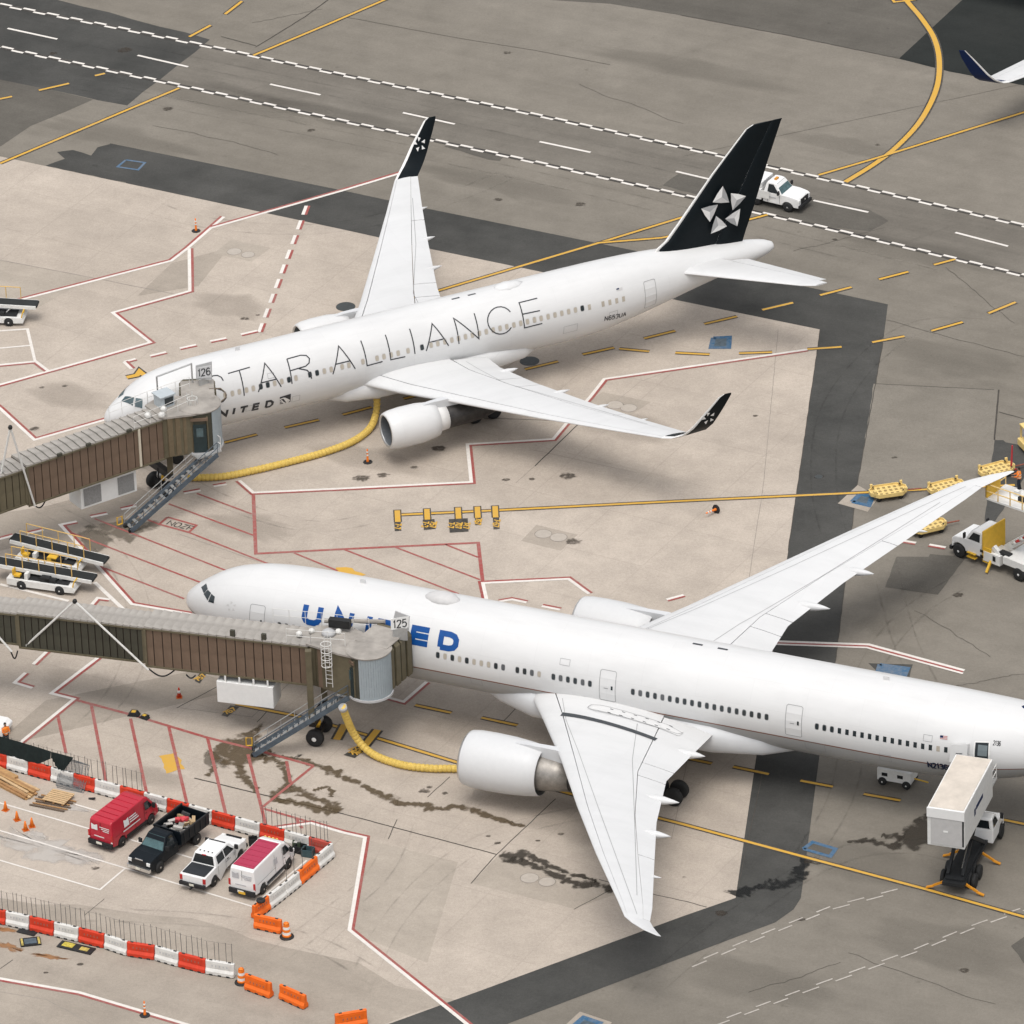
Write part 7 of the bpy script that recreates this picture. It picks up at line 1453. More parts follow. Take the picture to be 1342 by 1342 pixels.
# baggage tug at the edge
cT = G(1362, 588); t = thing('baggage_tug', 'boxy yellow tug with an open cab at the dark asphalt patch', 'tug', (cT.x, cT.y, 0), R(20)); mb = MB(); mb.bx(-1.4, 1.4, -.75, .75, .3, .85); mb.build('chassis', dolly_y, t, bevel=.05); bit(t, 'roof', dolly_y, (-.5, 0, 1.95), (1.5, 1.4, .1))
for x in (-1.15, .2):
    for y in (-.65, .65): bit(t, 'pillar', dolly_y, (x, y, 1.4), (.09, .09, 1.1))
bit(t, 'seat', frame_d, (-.7, 0, 1.0), (.5, 1.1, .3)); bit(t, 'hood', dolly_y, (.8, 0, .95), (1.0, 1.2, .2)); wheels(t, (-.9, .9), 1.45, .3, .22, rim=frame_d)

# ---- truck cab used by the two high-lift trucks
def truck_cab(t, x0, z0, w_=2.2, paint=car_white):
    def hw(x, z): return w_ / 2 - (.0 if z < z0 + 1.0 else .16 * (z - z0 - 1.0))
    prof = [(x0 - 1.5, z0), (x0 - 1.5, z0 + 1.05), (x0 - .15, z0 + 1.05), (x0 + .95, z0 + .92), (x0 + 1.2, z0 + .7), (x0 + 1.25, z0)] + arch(x0 + .55, .56, z0)[0:1] + [(x0 + .55 + .56 * math.cos(a), z0 + .02 + .42 * math.sin(a)) for a in [math.pi * (i + 1) / 9 for i in range(8)]] + [(x0 - .01, z0)]
    b = shell(prof, hw, 'cab', paint, t, .07); top = [(x0 - 1.5, z0 + 1.03), (x0 - 1.45, z0 + 1.75), (x0 - 1.3, z0 + 1.84), (x0 - .75, z0 + 1.84), (x0 - .5, z0 + 1.76), (x0 - .02, z0 + 1.03)]; c_ = shell(top, hw, 'cab_roof', paint, t, .07)
    cross_pane(c_, (x0 - .47, z0 + 1.72), (x0 - .06, z0 + 1.1), hw, 'windscreen', car_glass, .9); side_pane(c_, [(x0 - 1.3, z0 + 1.1), (x0 - 1.27, z0 + 1.68), (x0 - .68, z0 + 1.68), (x0 - .28, z0 + 1.1)], hw, 'side_window', car_glass); cross_pane(c_, (x0 - 1.46, z0 + 1.7), (x0 - 1.5, z0 + 1.12), hw, 'rear_window', car_glass, .8, -.015)
    for s_ in (1, -1): bit(t, 'mirror', trim, (x0 - .1, s_ * (w_ / 2 + .2), z0 + 1.4), (.1, .22, .42)); bit(t, 'head_lamp', lamp_w, (x0 + 1.22, s_ * .85, z0 + .5), (.08, .3, .24))
    bit(t, 'grille', trim, (x0 + 1.25, 0, z0 + .4), (.06, 1.2, .45)); bit(t, 'front_bumper', trim, (x0 + 1.32, 0, z0 - .15), (.2, 2.2, .28)); return b
def scissor(t, x0, x1, z0, z1, ys, mat, n=1, wd=.16):
    for y in ys:
        for k in range(n):
            za, zb_ = z0 + (z1 - z0) * k / n, z0 + (z1 - z0) * (k + 1) / n
            for p, q in (((x0, za), (x1, zb_)), ((x0, zb_), (x1, za))): mb = MB(); mb.bar((p[0], y + (.09 if p[1] < q[1] else -.09), p[1]), (q[0], y + (.09 if p[1] < q[1] else -.09), q[1]), wd, wd * 1.3); mb.build('scissor_arm', mat, t)
# ---- catering truck raised to the open rear door
rr = G(1215, 1056.5, 7.25); rl = G(1264, 1063.5, 7.25); across = (rl - rr).normalized(); fw = Vector((-across.y, across.x, 0)); rzc = math.atan2(fw.y, fw.x); mid = (rr + rl) / 2; BW = (rl - rr).length
cr_ = G(1251, 1166, .3); t = thing('catering_truck', 'high-lift catering truck with its white box raised to the open rear door', 'truck', (cr_.x, cr_.y, 0), rzc); imc = inv(t); lb = imc @ mid; xb, yb = lb.x, lb.y
mb = MB(); LB = 6.9; mb.bx(xb, xb + LB, yb - BW / 2, yb + BW / 2, 4.35, 7.2); cbx = mb.build('raised_box', eq_white, t, bevel=.04)
bit(cbx, 'box_roof', box_roof, (xb + LB / 2, yb, 7.215), (LB - .2, BW - .2, .04)); bit(cbx, 'rear_door', box_grey, (xb - .03, yb - .05, 5.55), (.06, BW - .4, 2.1)); bit(cbx, 'rear_header', car_white, (xb - .04, yb, 6.86), (.10, BW + .02, .68)); bit(cbx, 'door_plate', sign_w, (xb - .07, yb, 5.55), (.02, .3, .12)); bit(cbx, 'door_track', frame_d, (xb - .03, yb - BW / 2 + .10, 5.5), (.04, .12, 1.9))
bit(cbx, 'box_logo', dblue, (xb + 3.6, yb - BW / 2 - .012, 5.9), (1.6, .02, .28)); bit(cbx, 'box_logo', dblue, (xb + 2.5, yb - BW / 2 - .012, 5.75), (.3, .02, .5))
mb = MB(); mb.bx(xb + LB, xb + LB + 1.3, yb - BW / 2 + .05, yb + BW / 2 - .05, 4.95, 5.05); pf = mb.build('front_platform', galv, t); mb = MB(); rail(mb, [(xb + LB + .05, yb - BW / 2 + .1, 5.05), (xb + LB + 1.25, yb - BW / 2 + .1, 5.05)], 1.05, .03); mb.build('platform_rail', galv_w, pf)
mb = MB(); mb.bx(-.35, 7.2, -.75, .75, .75, .98); mb.build('chassis_frame', frame_d, t); mb = MB(); mb.bx(.0, 5.2, -.62, .62, 1.0, 1.12); mb.build('subframe', frame_d, t)
truck_cab(t, 7.0, .72); wheels(t, (1.1, 2.25, 7.55), 2.1, .5, .3, rim=frame_d, dual=(1.1, 2.25)); scissor(t, .5, 5.0, 1.1, 4.35, (-.5, .5), frame_d, 1, .2)
bit(t, 'lift_cylinder', chrome, (2.2, -.2, 2.0), (2.6, .09, .09), ry=-.55)
for x in (.15, 4.2):
    for s_ in (1, -1): mb = MB(); mb.bar((x, s_ * .7, .75), (x, s_ * 1.5, .3), .11, .14); mb.bar((x, s_ * 1.45, .28), (x, s_ * 1.95, .1), .2, .08); mb.build('outrigger', orange, t)

# ---- lift-platform truck under the far wing tip
loc, rz, wb = place((1336, 761), (1257.5, 730), 1, 2.1); t = thing('lift_truck', 'white lift-platform truck with a yellow headboard under the far wing tip', 'truck', loc, rz); L = wb / 2
truck_cab(t, L - .55, .70); wheels(t, (-L, L), 2.1, .52, .3, rim=sign_w, dual=(-L,)); mb = MB(); mb.bx(-L - 1.6, L - .5, -.8, .8, .7, .98); mb.build('chassis_frame', eq_white, t)
hb = bit(t, 'headboard', eq_yel, (L - 2.25, 0, 1.85), (.1, 2.45, 2.1)); bit(hb, 'headboard_lettering', M('lettering_brown', (.28, .15, .02), .6), (L - 2.19, .25, 2.4), (.03, 1.2, .28)); bit(hb, 'hatch', frame_d, (L - 2.19, .75, 1.3), (.02, .34, .16))
for k in range(2): bit(t, 'cab_step', eq_yel, (L - 1.2, 1.12, .45 + k * .33), (.75, .3, .07)); bit(t, 'ladder_slot', frame_d, (L - 2.15, 1.24, .9 + k * .42), (.26, .03, .2))
bit(t, 'side_panel', eq_yel, (L - 2.55, 1.12, 1.05), (.75, .08, 1.2)); mb = MB(); mb.bar((L - 2.9, 1.1, .8), (L - 3.0, 1.75, .1), .16); mb.build('outrigger', eq_yel, t)
bit(t, 'control_box', eq_white, (-.3, .98, 1.0), (1.5, .45, .75)); bit(t, 'control_hatch', frame_d, (-.55, 1.21, 1.05), (.25, .02, .4)); bit(t, 'rear_body', eq_white, (-L + .1, 0, 1.2), (2.6, 2.3, .55)); bit(t, 'pump_box', frame_d, (-1.2, .7, 1.45), (.9, .4, .3))
mb = MB(); mb.bar((-.3 - .5, .8, 1.3), (L - 2.9, .8, 1.75), .3, .3); mb.build('boom_cradle', eq_white, t)
cz = 5.75; pA = inv(t) @ G(1292, 652, cz); pB = inv(t) @ G(1342, 669, cz); dP = (pB - pA); dP.z = 0; dP.normalize(); nP = Vector((-dP.y, dP.x, 0)); 
if nP.dot(inv(t).to_3x3() @ Vector((0, 1, 0))) < 0: nP = -nP
def PL(a, b, z): return pA + dP * a + nP * b + Vector((0, 0, z - cz))
mb = MB(); mb.add([PL(a, b, z) for z in (cz - .15, cz) for a, b in ((0, 0), (6.2, 0), (6.2, 2.4), (0, 2.4))], [[3, 2, 1, 0], [4, 5, 6, 7], [0, 1, 5, 4], [1, 2, 6, 5], [2, 3, 7, 6], [3, 0, 4, 7]]); pl_ = mb.build('work_platform', eq_white, t)
mb = MB(); rail(mb, [PL(0, 2.4, cz), PL(0, 0, cz), PL(6.2, 0, cz)], 1.1, .045); mb.build('platform_rail', M('rail_cream', (.66, .47, .2), .5), pl_); mb = MB(); rail(mb, [PL(1.8, 2.4, cz), PL(6.2, 2.4, cz)], 1.1, .04); mb.build('platform_rail', M('rail_cream', (.66, .47, .2), .5), pl_)
mb = MB(); mb.add([PL(.0, b, z) for b, z in ((0, cz), (1.6, cz), (1.6, cz + 1.0), (0, cz + 1.0))] + [PL(.12, b, z) for b, z in ((0, cz), (1.6, cz), (1.6, cz + 1.0), (0, cz + 1.0))], [[0, 1, 2, 3], [7, 6, 5, 4], [0, 4, 5, 1], [1, 5, 6, 2], [2, 6, 7, 3], [3, 7, 4, 0]]); mb.build('end_panel', eq_yel, pl_)
for k, (a, b) in enumerate(((1.6, 1.5), (2.4, .9), (4.6, .5))): p = PL(a, b, cz + .2); bit(pl_, 'tool_box', frame_d if k == 1 else eq_white, p, (.4, .3, .4))
scp = (inv(t) @ G(1342, 700, 3.0)); base_x = -L + .2
mb = MB(); p0 = Vector((-.6, -.3, 1.4)); p1 = Vector((-2.9, -.3, 3.3)); p2 = PL(3.5, 1.2, cz - .2); mb.bar(p0, p1, .55, .5); mb.build('boom', eq_white, t); mb = MB(); mb.bar(p1, p2, .5, .45); mb.build('boom', eq_white, t)
for k in range(4): mb = MB(); mb.smooth = True; q = p0.lerp(p1, .35 + .14 * k) + Vector((.05, .45, .05)); mb.cyl(q, q + Vector((-.35, .05, .25)), .10, .10, 8); mb.build('hydraulic_hose', lamp_r if k % 2 else galv_w, t)
# ---- loader glimpsed under the belly of the large airliner
cU = G(1178, 1025); t = thing('ground_power_unit', 'white ground power cart peeking out beneath the large airliner', 'cart', (cU.x, cU.y, 0), math.radians(-24)); mb = MB(); mb.bx(-1.3, 1.1, -.7, .7, .35, 1.25); mb.build('housing', eq_white, t, bevel=.05); wheels(t, (-.9, .8), 1.45, .3, .2, rim=sign_w)
for x in (-.75, .35): bit(t, 'hatch', frame_d, (x, -.712, .85), (.4, .02, .25))
mb = MB(); mb.cyl((1.1, 0, .5), (2.1, 0, .4), .05, .05, 6); mb.build('tow_bar', eq_yel, t)
# ---- white vehicle behind the dark screen
cV = G(-28, 958); t = thing('parked_car', 'white car with a dark rear window behind the black fence screen', 'car', (cV.x, cV.y, 0), R(-20))
def hwc(x, z): return .88 - (.2 * (z - .9) / .55 if z > .9 else 0)
bb = shell([(-2.2, .4), (-2.2, .95), (-1.4, 1.0), (.9, 1.0), (1.9, .9), (2.2, .7), (2.2, .4)] + arch(1.4, .36, .3) + arch(-1.35, .36, .3), hwc, 'body', car_white, t, .06); cc = shell([(-1.9, .98), (-1.3, 1.42), (.2, 1.45), (.95, .98)], hwc, 'cab_roof', car_white, t, .05); cross_pane(cc, (.28, 1.4), (.9, 1.02), hwc, 'windscreen', car_glass); side_pane(cc, [(-1.5, 1.04), (-1.15, 1.36), (.15, 1.38), (.65, 1.04)], hwc, 'side_window', car_glass); wheels(t, (-1.35, 1.4), 1.6, .32, .2)
# ------------------------------------------------------------------ barriers, cones and loose things
bar_red = M('barrier_red', (0.56, 0.045, 0.018), 0.5, var=0.15, scale=2); bar_or = M('barrier_orange', (0.74, 0.135, 0.012), 0.5, var=0.12, scale=2); bar_w = M('barrier_white', (0.62, 0.605, 0.57), 0.55, var=0.13, scale=2); bar_old = M('barrier_faded', (0.42, 0.07, 0.05), 0.6, var=0.15)
slot_m = M('barrier_slot', (0.03, 0.03, 0.03), 0.8); post_m = M('fence_post', (0.085, 0.085, 0.082), 0.6, var=0.2); cone_o = M('cone_orange', (0.78, 0.19, 0.02), 0.5, var=0.1); cone_w = M('cone_band', (0.72, 0.70, 0.66), 0.4)
BARS = {}
def barrier(a, b, mat, label, group, posts=0, height=1.02, name='barrier', seed=0):
    """water-filled barrier between two ground points (front foot line)"""
    d = b - a; L = d.length; d.normalize(); back = Vector((-d.y, d.x, 0)); back = back if back.y > 0 else -back
    c = (a + b) / 2 + back * .22; rz = math.atan2(d.y, d.x); rz = rz if abs(rz) < math.pi / 2 else rz + math.pi
    t = thing(name, label, 'barrier', (c.x, c.y, 0), rz, group)
    key = (round(L, 1), mat.name); Lb = round(L, 1) - .03
    if key not in BARS:
        pr = [(-.28, .08), (-.28, .30), (-.15, .48), (-.12, height - .04), (-.08, height), (.08, height), (.12, height - .04), (.15, .48), (.28, .30), (.28, .08)]
        mb = MB(); mb.loft([[Vector((x, y * k, z)) for y, z in pr] for x, k in ((-Lb / 2, .8), (-Lb / 2 + .06, 1), (Lb / 2 - .06, 1), (Lb / 2, .8))])
        body = mb.build('body', mat, t); mb = MB()
        for s_ in (1, -1): mb.bx(-Lb * .36, Lb * .36, s_ * .155 - .01, s_ * .155 + .01, .55, height - .14)
        pan = mb.build('recess_panel', mat, t); mb = MB()
        for x in (-Lb * .3, 0, Lb * .3): mb.bx(x - .12, x + .12, -.285, .285, .02, .14)
        sl = mb.build('foot_slots', slot_m, t); sl['kind'] = 'stuff'; pan['kind'] = 'stuff'; mb = MB()
        for x in (-Lb * .33, Lb * .33): mb.bx(x - .1, x + .1, -.05, .05, height, height + .03)
        cp = mb.build('filler_caps', slot_m, t); cp['kind'] = 'stuff'; mb = MB()
        for k in range(5): mb.bx(-Lb * .26 + k * Lb * .13 - .035, -Lb * .26 + k * Lb * .13 + .035, -.175, -.165, .64, .78)
        tx = mb.build('moulded_mark', M('barrier_mark', (.30, .12, .09), .6) if mat is not bar_w else M('barrier_mark_grey', (.42, .42, .43), .6), t); tx['kind'] = 'stuff'
        BARS[key] = [body, pan, sl, cp, tx]
    else:
        for o in BARS[key]: c2 = inst(o, o.name.split('.')[0], t); 
        for o, c2 in zip(BARS[key], kids_fast(t)): 
            if 'kind' in o: c2['kind'] = o['kind']
    rnd = random.Random(seed)
    for k in range(posts):
        x = -Lb / 2 + Lb * (k + .5) / posts + rnd.uniform(-.08, .08); mb = MB(); ln = rnd.uniform(-.05, .05); h = rnd.uniform(1.35, 1.6); mb.cyl((x, 0, height - .05), (x + ln, 0, height + h), .018, .018, 5); mb.build('fence_post', post_m, t)
    if posts:
        for hh in (1.42, ): mb = MB(); mb.cyl((-Lb / 2, 0, height + hh), (Lb / 2, 0, height + hh), .007, .007, 4); mb.build('fence_wire', post_m, t)
    return t
_made = []
def kids_fast(t): return [o for o in list(col.objects)[-8:] if o.parent == t]
la = Vector(G(0, 1006)); lb_ = Vector(G(432.6, 1123.4)); du = (lb_ - la)
def rowpt(px):                       # where the column px meets the straight barrier row
    lo, hi = -.2, 1.2
    for _ in range(40):
        m = (lo + hi) / 2; p = la + du * m; q = p - CPOS; x = IMG / 2 + CF * q.dot(CR) / q.dot(CW)
        if x < px: lo = m
        else: hi = m
    return la + du * lo
LAB_A = ['red barrier at the foot of the black screen with a timber beam before it', 'white barrier under the black screen above the timber beam', 'red barrier under the sagging end of the black screen', 'white barrier half hidden behind the leaning mesh panels', 'red barrier with fence posts just past the mesh panels', 'white barrier with a black sandbag at its foot', 'red barrier right behind the roof of the red van', 'white barrier at the nose of the red van', 'red barrier between the red van and the black truck bed',
 'white barrier at the tail of the black truck', 'red barrier between the black truck and the white pickup', 'white barrier in front of the white pickup nose', 'red barrier behind the yellow bollards', 'white barrier behind the open crates', 'faded red barrier at the fence corner']
LAB_B = ['red barrier beside the larger orange rust stain', 'white barrier with a rubber mat at its foot', 'red barrier behind the yellow-framed steel plate', 'white barrier above the worn yellow plate', 'red barrier over the end of the worn yellow plate', 'white barrier, first one past the worn yellow plate', 'red barrier, second one past the worn yellow plate', 'white barrier, third one past the worn yellow plate', 'red barrier beside the last white one near the striped drum', 'last white barrier of the fence next to the striped drum']
xsA = [-22, 8.4, 36.2, 66, 96, 124, 156.6, 188, 218, 247, 276.7, 307.5, 339.7, 372.2, 404, 432.6]
for i in range(len(xsA) - 1):
    red = i % 2 == 0; x = (xsA[i] + xsA[i + 1]) / 2; scr = x < 96
    lab = LAB_A[i]
    barrier(rowpt(xsA[i]), rowpt(xsA[i + 1]), (bar_old if i == 14 else bar_red) if red else bar_w, lab, 'barriers behind the parking bays', 5 if (x < 190 or x > 330) else 0, seed=i)
ptsB = [(-25, 1206), (7, 1213), (38, 1219.7), (70.3, 1227.5), (102.5, 1235), (136, 1243.5), (166, 1253.4), (202.4, 1258.8), (233.4, 1267.7), (269, 1276.7), (307, 1283)]
for i in range(len(ptsB) - 1):
    red = i % 2 == 0; barrier(G(*ptsB[i]), G(*ptsB[i + 1]), bar_red if red else bar_w, LAB_B[i], 'barriers along the rust-stained lane', 5, seed=40 + i)
for i, (a, b, m_, lab) in enumerate([((419, 1140), (439, 1123), bar_w, 'white barrier at the corner by the white van nose'), ((395.7, 1160), (419, 1140), bar_or, 'orange barrier between two white ones beside the white van'), ((376, 1176), (395.7, 1160), bar_w, 'white barrier beside the white van touching the orange one with wires'), ((355.5, 1192), (376, 1176), bar_w, 'white barrier beside the rear wheel of the white van'), ((336, 1206), (355.5, 1192), bar_or, 'orange barrier with a black tyre on its end'), ((332, 1217), (368, 1225), bar_or, 'orange barrier closing the row next to a striped drum'),
                            ((320, 1297), (353.6, 1309.5), bar_or, 'loose orange barrier touching a striped drum'), ((365, 1309), (398.6, 1324), bar_or, 'loose orange barrier standing alone on the concrete'), ((441, 1351), (482, 1344), bar_or, 'orange barrier cut by the lower picture edge')]):
    barrier(G(*a), G(*b), m_, lab, 'barriers closing the parking area', 2 if i in (1, 2) else 0, 1.02 if i < 6 else 1.12, seed=70 + i)
# black privacy screen on the fence
nrm = Vector((-du.y, du.x, 0)).normalized(); p0 = la + nrm * .12
def SC(px, py, off=0): return onplane(px, py, p0 + nrm * off, nrm)
def zs(x, y): return (x / 9.586, 930 + y / 9.586)
scr_m = M('screen_cloth', (0.010, 0.018, 0.018), 0.85, var=0.25, scale=3); rnd = random.Random(3)
def cloth(name_parts, label, top, bot):
    n = 26; vs = []; mb = MB(); mb.smooth = True
    for off in (0, .02):
        for i in range(n + 1):
            t = i / n
            def at(pl): 
                s_ = t * (len(pl) - 1); k = min(int(s_), len(pl) - 2); f = s_ - k; return (pl[k][0] + (pl[k + 1][0] - pl[k][0]) * f, pl[k][1] + (pl[k + 1][1] - pl[k][1]) * f)
            a = SC(*zs(*at(top)), off); b = SC(*zs(*at(bot)), off); w_ = .05 * math.sin(i * 1.9) + .04 * math.sin(i * .7)
            for j in range(5): p = a.lerp(b, j / 4) + nrm * (w_ * (j / 4) * (1 if off == 0 else 1)); vs.append(p)
    m = 5; N = (n + 1) * m; fs = []
    for o_ in (0, N):
        for i in range(n):
            for j in range(m - 1): f = [o_ + i * m + j, o_ + (i + 1) * m + j, o_ + (i + 1) * m + j + 1, o_ + i * m + j + 1]; fs.append(f if o_ else f[::-1])
    mb.add(vs, fs); o = mb.build('privacy_screen', scr_m, recalc=False); tag(o, label, 'screen', 'screens on the fence'); return o
cloth(None, 'long black privacy screen hung along the fence above the lumber', [(-120, 300), (0, 335), (250, 405), (500, 480), (640, 525)], [(-120, 510), (0, 545), (250, 618), (490, 682), (640, 612)])
cloth(None, 'torn triangular flap of black screen sagging to the barrier', [(640, 528), (780, 562), (925, 602)], [(640, 610), (770, 805), (925, 604)])
# ---- cones, posts, drums
def cone(label, px, py, group, h=.72, band=False):
    c = G(px, py); t = thing('traffic_cone', label, 'cone', (c.x, c.y, 0), random.uniform(0, 3), group); mb = MB(); mb.box((0, 0, .025), (.42, .42, .05)); mb.build('cone_base', M('cone_base_orange', (.5, .12, .02), .6), t); mb = MB(); mb.smooth = True; mb.lathe((0, 0, .05), (0, 0, 1), [(0, .17), (h * .9, .045), (h * .92, .03)], 16); mb.build('cone_body', cone_o if not band else bar_red, t)
    if band: mb = MB(); mb.smooth = True; mb.lathe((0, 0, .05 + h * .42), (0, 0, 1), [(0, .122), (h * .24, .085)], 16); mb.build('reflective_band', cone_w, t)
for px, py, lb in ((7.4, 1062, 'orange cone on the concrete dust beside the lumber pile'), (22.5, 1075, 'orange cone on the concrete dust beside the lumber pile'), (33.6, 1088, 'orange cone on the concrete dust beside the lumber pile'), (42, 1083.5, 'orange cone on the concrete dust beside the lumber pile')): cone(lb, px, py, 'cones by the lumber')
cone('red cone with a white band near the cooling box of bridge 125', 235, 914, None, .8, True)
def delineator(label, px, py, lying=None):
    c = G(px, py); t = thing('delineator_post', label, 'traffic post', (c.x, c.y, 0), 0); mb = MB(); mb.smooth = False; mb.lathe((0, 0, 0), (0, 0, 1), [(0, .36), (.06, .35), (.08, .12)], 8); b_ = mb.build('post_base', trim, t); mb = MB(); mb.smooth = True; mb.lathe((0, 0, .06), (0, 0, 1), [(0, .12), (.1, .09), (.85, .055), (1.02, .05), (1.05, .02)], 12); p = mb.build('post_tube', cone_o, t)
    for z in (.55, .8): mb = MB(); mb.smooth = True; mb.lathe((0, 0, z), (0, 0, 1), [(0, .078), (.12, .07)], 12); mb.build('reflective_band', cone_w, p)
    if lying is not None: t.location.z = .30; t.rotation_euler = (0, R(84), lying)
delineator('slim orange traffic post by the kinked red and white line near the far wing', 257, 303); delineator('slim orange traffic post beside the engine intake of the black-tailed airliner', 482, 606); delineator('slim orange traffic post on the curved red and white line', 190, 1331); delineator('fallen orange traffic post lying on the concrete', 939, 672, R(-135))
def drum(label, px, py):
    c = G(px, py); t = thing('traffic_drum', label, 'drum', (c.x, c.y, 0), 0, 'striped drums'); mb = MB(); mb.smooth = True; mb.lathe((0, 0, 0), (0, 0, 1), [(0, .48), (.06, .47), (.1, .33)], 20); mb.build('drum_base', trim, t)
    mb = MB(); mb.smooth = True
    for k, m_ in enumerate((cone_o, cone_w, cone_o, cone_w, cone_o)): r0 = .30 - k * .022; mb.mat(m_).lathe((0, 0, .08 + k * .19), (0, 0, 1), [(0, r0), (.19, r0 - .018)], 20, cap=(k == 0))
    mb.mat(cone_o).lathe((0, 0, 1.03), (0, 0, 1), [(0, .185), (.05, .17), (.07, .08), (.12, .07), (.13, .02)], 20); mb.build('drum_body', None, t)
drum('orange and white striped drum beside the end of the van-side barriers', 376, 1228); drum('orange and white striped drum touching a loose orange barrier', 317, 1288)
c = G(343, 1199); mb = MB(); mb.smooth = True; mb.lathe((c.x, c.y, 1.02), (0, 0, 1), [(0, .22), (.04, .3), (.16, .3), (.2, .22), (.2, .12), (.06, .12)], 20); o = mb.build('tyre', tyre); tag(o, 'small black tyre lying on top of an orange barrier', 'tyre')
# ---- chocks on the red line
for px, py, rz, s_ in ((175.5, 937.5, .2, 1.0), (189.5, 941.5, -.2, .82)):
    c = G(px, py); t = thing('wheel_chock', ('larger' if s_ == 1 else 'smaller') + ' black and yellow wheel chock on the red line', 'chock', (c.x, c.y, .03), R(-25) + rz, 'wheel chocks'); mb = MB(); mb.add([(x * s_, y * s_, z * s_) for y in (-.25, .25) for x, z in ((-.42, 0), (.42, 0), (.2, .28), (-.2, .28))], [[0, 1, 2, 3], [7, 6, 5, 4], [0, 4, 5, 1], [1, 5, 6, 2], [2, 6, 7, 3], [3, 7, 4, 0]]); mb.build('chock_body', trim, t); bit(t, 'chock_stripe', eq_yel, (0, 0, .285 * s_), (.3 * s_, .3 * s_, .02)); bit(t, 'chock_handle', trim, (0, .3 * s_, .12), (.5 * s_, .1, .08))
# ---- lumber, pallet, mesh panels
wood = [M('lumber_a', (.42, .25, .11), .75, var=.2, scale=4), M('lumber_b', (.34, .19, .085), .75, var=.2, scale=4), M('lumber_c', (.52, .36, .20), .75, var=.15, scale=4)]
rnd = random.Random(12); A_ = G(4, 1031); B_ = G(46, 1040); ang = math.atan2((G(47, 1040) - G(0, 1016)).y, (G(47, 1040) - G(0, 1016)).x)
k = 0
for lay in range(3):
    for j in range(6 - lay):
        c = G(16 + rnd.uniform(-4, 4), 1031) + Vector((-math.sin(ang), math.cos(ang), 0)) * ((j - 2.2) * .24 + lay * .1); mb = MB(); mb.box((0, 0, 0), (rnd.uniform(3.2, 4.6), .19, .09)); o = mb.build('plank', wood[(k * 7 + lay) % 3]); o.location = (c.x, c.y, .06 + lay * .10); o.rotation_euler = (0, 0, ang + rnd.uniform(-.05, .05)); tag(o, 'brown timber plank in the pile below the black screen', 'plank', 'timber planks in the pile'); k += 1
o0 = G(14, 1011); mb = MB(); mb.box((0, 0, 0), (3.4, .55, .25)); o = mb.build('timber_beam', wood[0], bevel=.03); o.location = (o0.x - .8, o0.y, .15); o.rotation_euler = (0, 0, ang); tag(o, 'thick timber beam lying against the barriers above the planks', 'beam')
c = G(77, 1049); t = thing('pallet', 'pale wooden pallet lying beside the wire mesh panels', 'pallet', (c.x, c.y, 0), R(-28))
for j in range(7): bit(t, 'board', wood[2], (0, -.66 + j * .22, .30), (1.7, .16, .04))
for x in (-.7, 0, .7): bit(t, 'bearer', wood[1], (x, 0, .2), (.12, 1.45, .14))
c = G(68, 1053); t = thing('pallet', 'dark broken pallet under the pale one', 'pallet', (c.x, c.y, 0), R(-24))
for j in range(6): bit(t, 'board', wood[1] if j % 2 else M('lumber_dark', (.12, .085, .06), .8, var=.3), (.1 * (j % 3), -.75 + j * .28, .09), (2.6, .12, .05))
mesh_m = M('wire_mesh', (.20, .21, .215), .5, metal=.5, var=.2)
for k, (px, py, tilt, rz) in enumerate([(90, 1034, 62, -30), (92, 1036, 55, -26), (88, 1031, 70, -34)]):
    c = G(px, py); mb = MB(); W, H_ = 2.0, 1.9; ct, sn = math.cos(R(tilt)), math.sin(R(tilt))
    def q(x, s_): return (x, s_ * ct, s_ * sn + .03)
    for a, b in ((q(-W / 2, 0), q(W / 2, 0)), (q(-W / 2, H_), q(W / 2, H_)), (q(-W / 2, 0), q(-W / 2, H_)), (q(W / 2, 0), q(W / 2, H_))): mb.cyl(a, b, .025, .025, 6)
    for i in range(1, 20): mb.cyl(q(-W / 2 + i * W / 20, 0), q(-W / 2 + i * W / 20, H_), .008, .008, 3)
    for i in range(1, 12): mb.cyl(q(-W / 2, i * H_ / 12), q(W / 2, i * H_ / 12), .008, .008, 3)
    o = mb.build('mesh_panel', mesh_m); o.location = (c.x, c.y, 0); o.rotation_euler = (0, 0, R(rz)); tag(o, 'grey wire mesh panel leaning on the barrier row', 'fence panel', 'leaning mesh panels')
# ---- mats and plates by the lower barriers
c = G(40, 1235.5); t = thing('trench_plate', 'dark steel plate with a yellow frame beside the rust stains', 'plate', (c.x, c.y, .03), R(8)); bit(t, 'plate', frame_d, (0, 0, .05), (1.35, .95, .08)); bit(t, 'centre_panel', lid_dk, (0, 0, .10), (.8, .6, .03))
for x in (-.55, .55): bit(t, 'edge_strip', M('worn_yellow', (.42, .33, .09), .7, var=.4, scale=5), (x, 0, .095), (.14, .85, .02))
c = G(100, 1243); t = thing('trench_plate', 'black plate with worn yellow patches half under the red barrier', 'plate', (c.x, c.y, .03), R(-27)); bit(t, 'plate', frame_d, (0, 0, .04), (2.5, .8, .06)); bit(t, 'worn_patch', M('worn_yellow2', (.45, .36, .06), .7, var=.5, scale=6), (-.6, .05, .075), (.8, .5, .02)); bit(t, 'worn_patch', M('worn_yellow', (.42, .33, .09), .7), (.6, 0, .075), (.6, .4, .02))
c = G(36, 1222); mb = MB(); mb.box((c.x, c.y, .05), (1.3, .6, .08), R(-27)); o = mb.build('rubber_mat', trim); tag(o, 'dark rubber mat at the foot of the red barrier', 'mat')
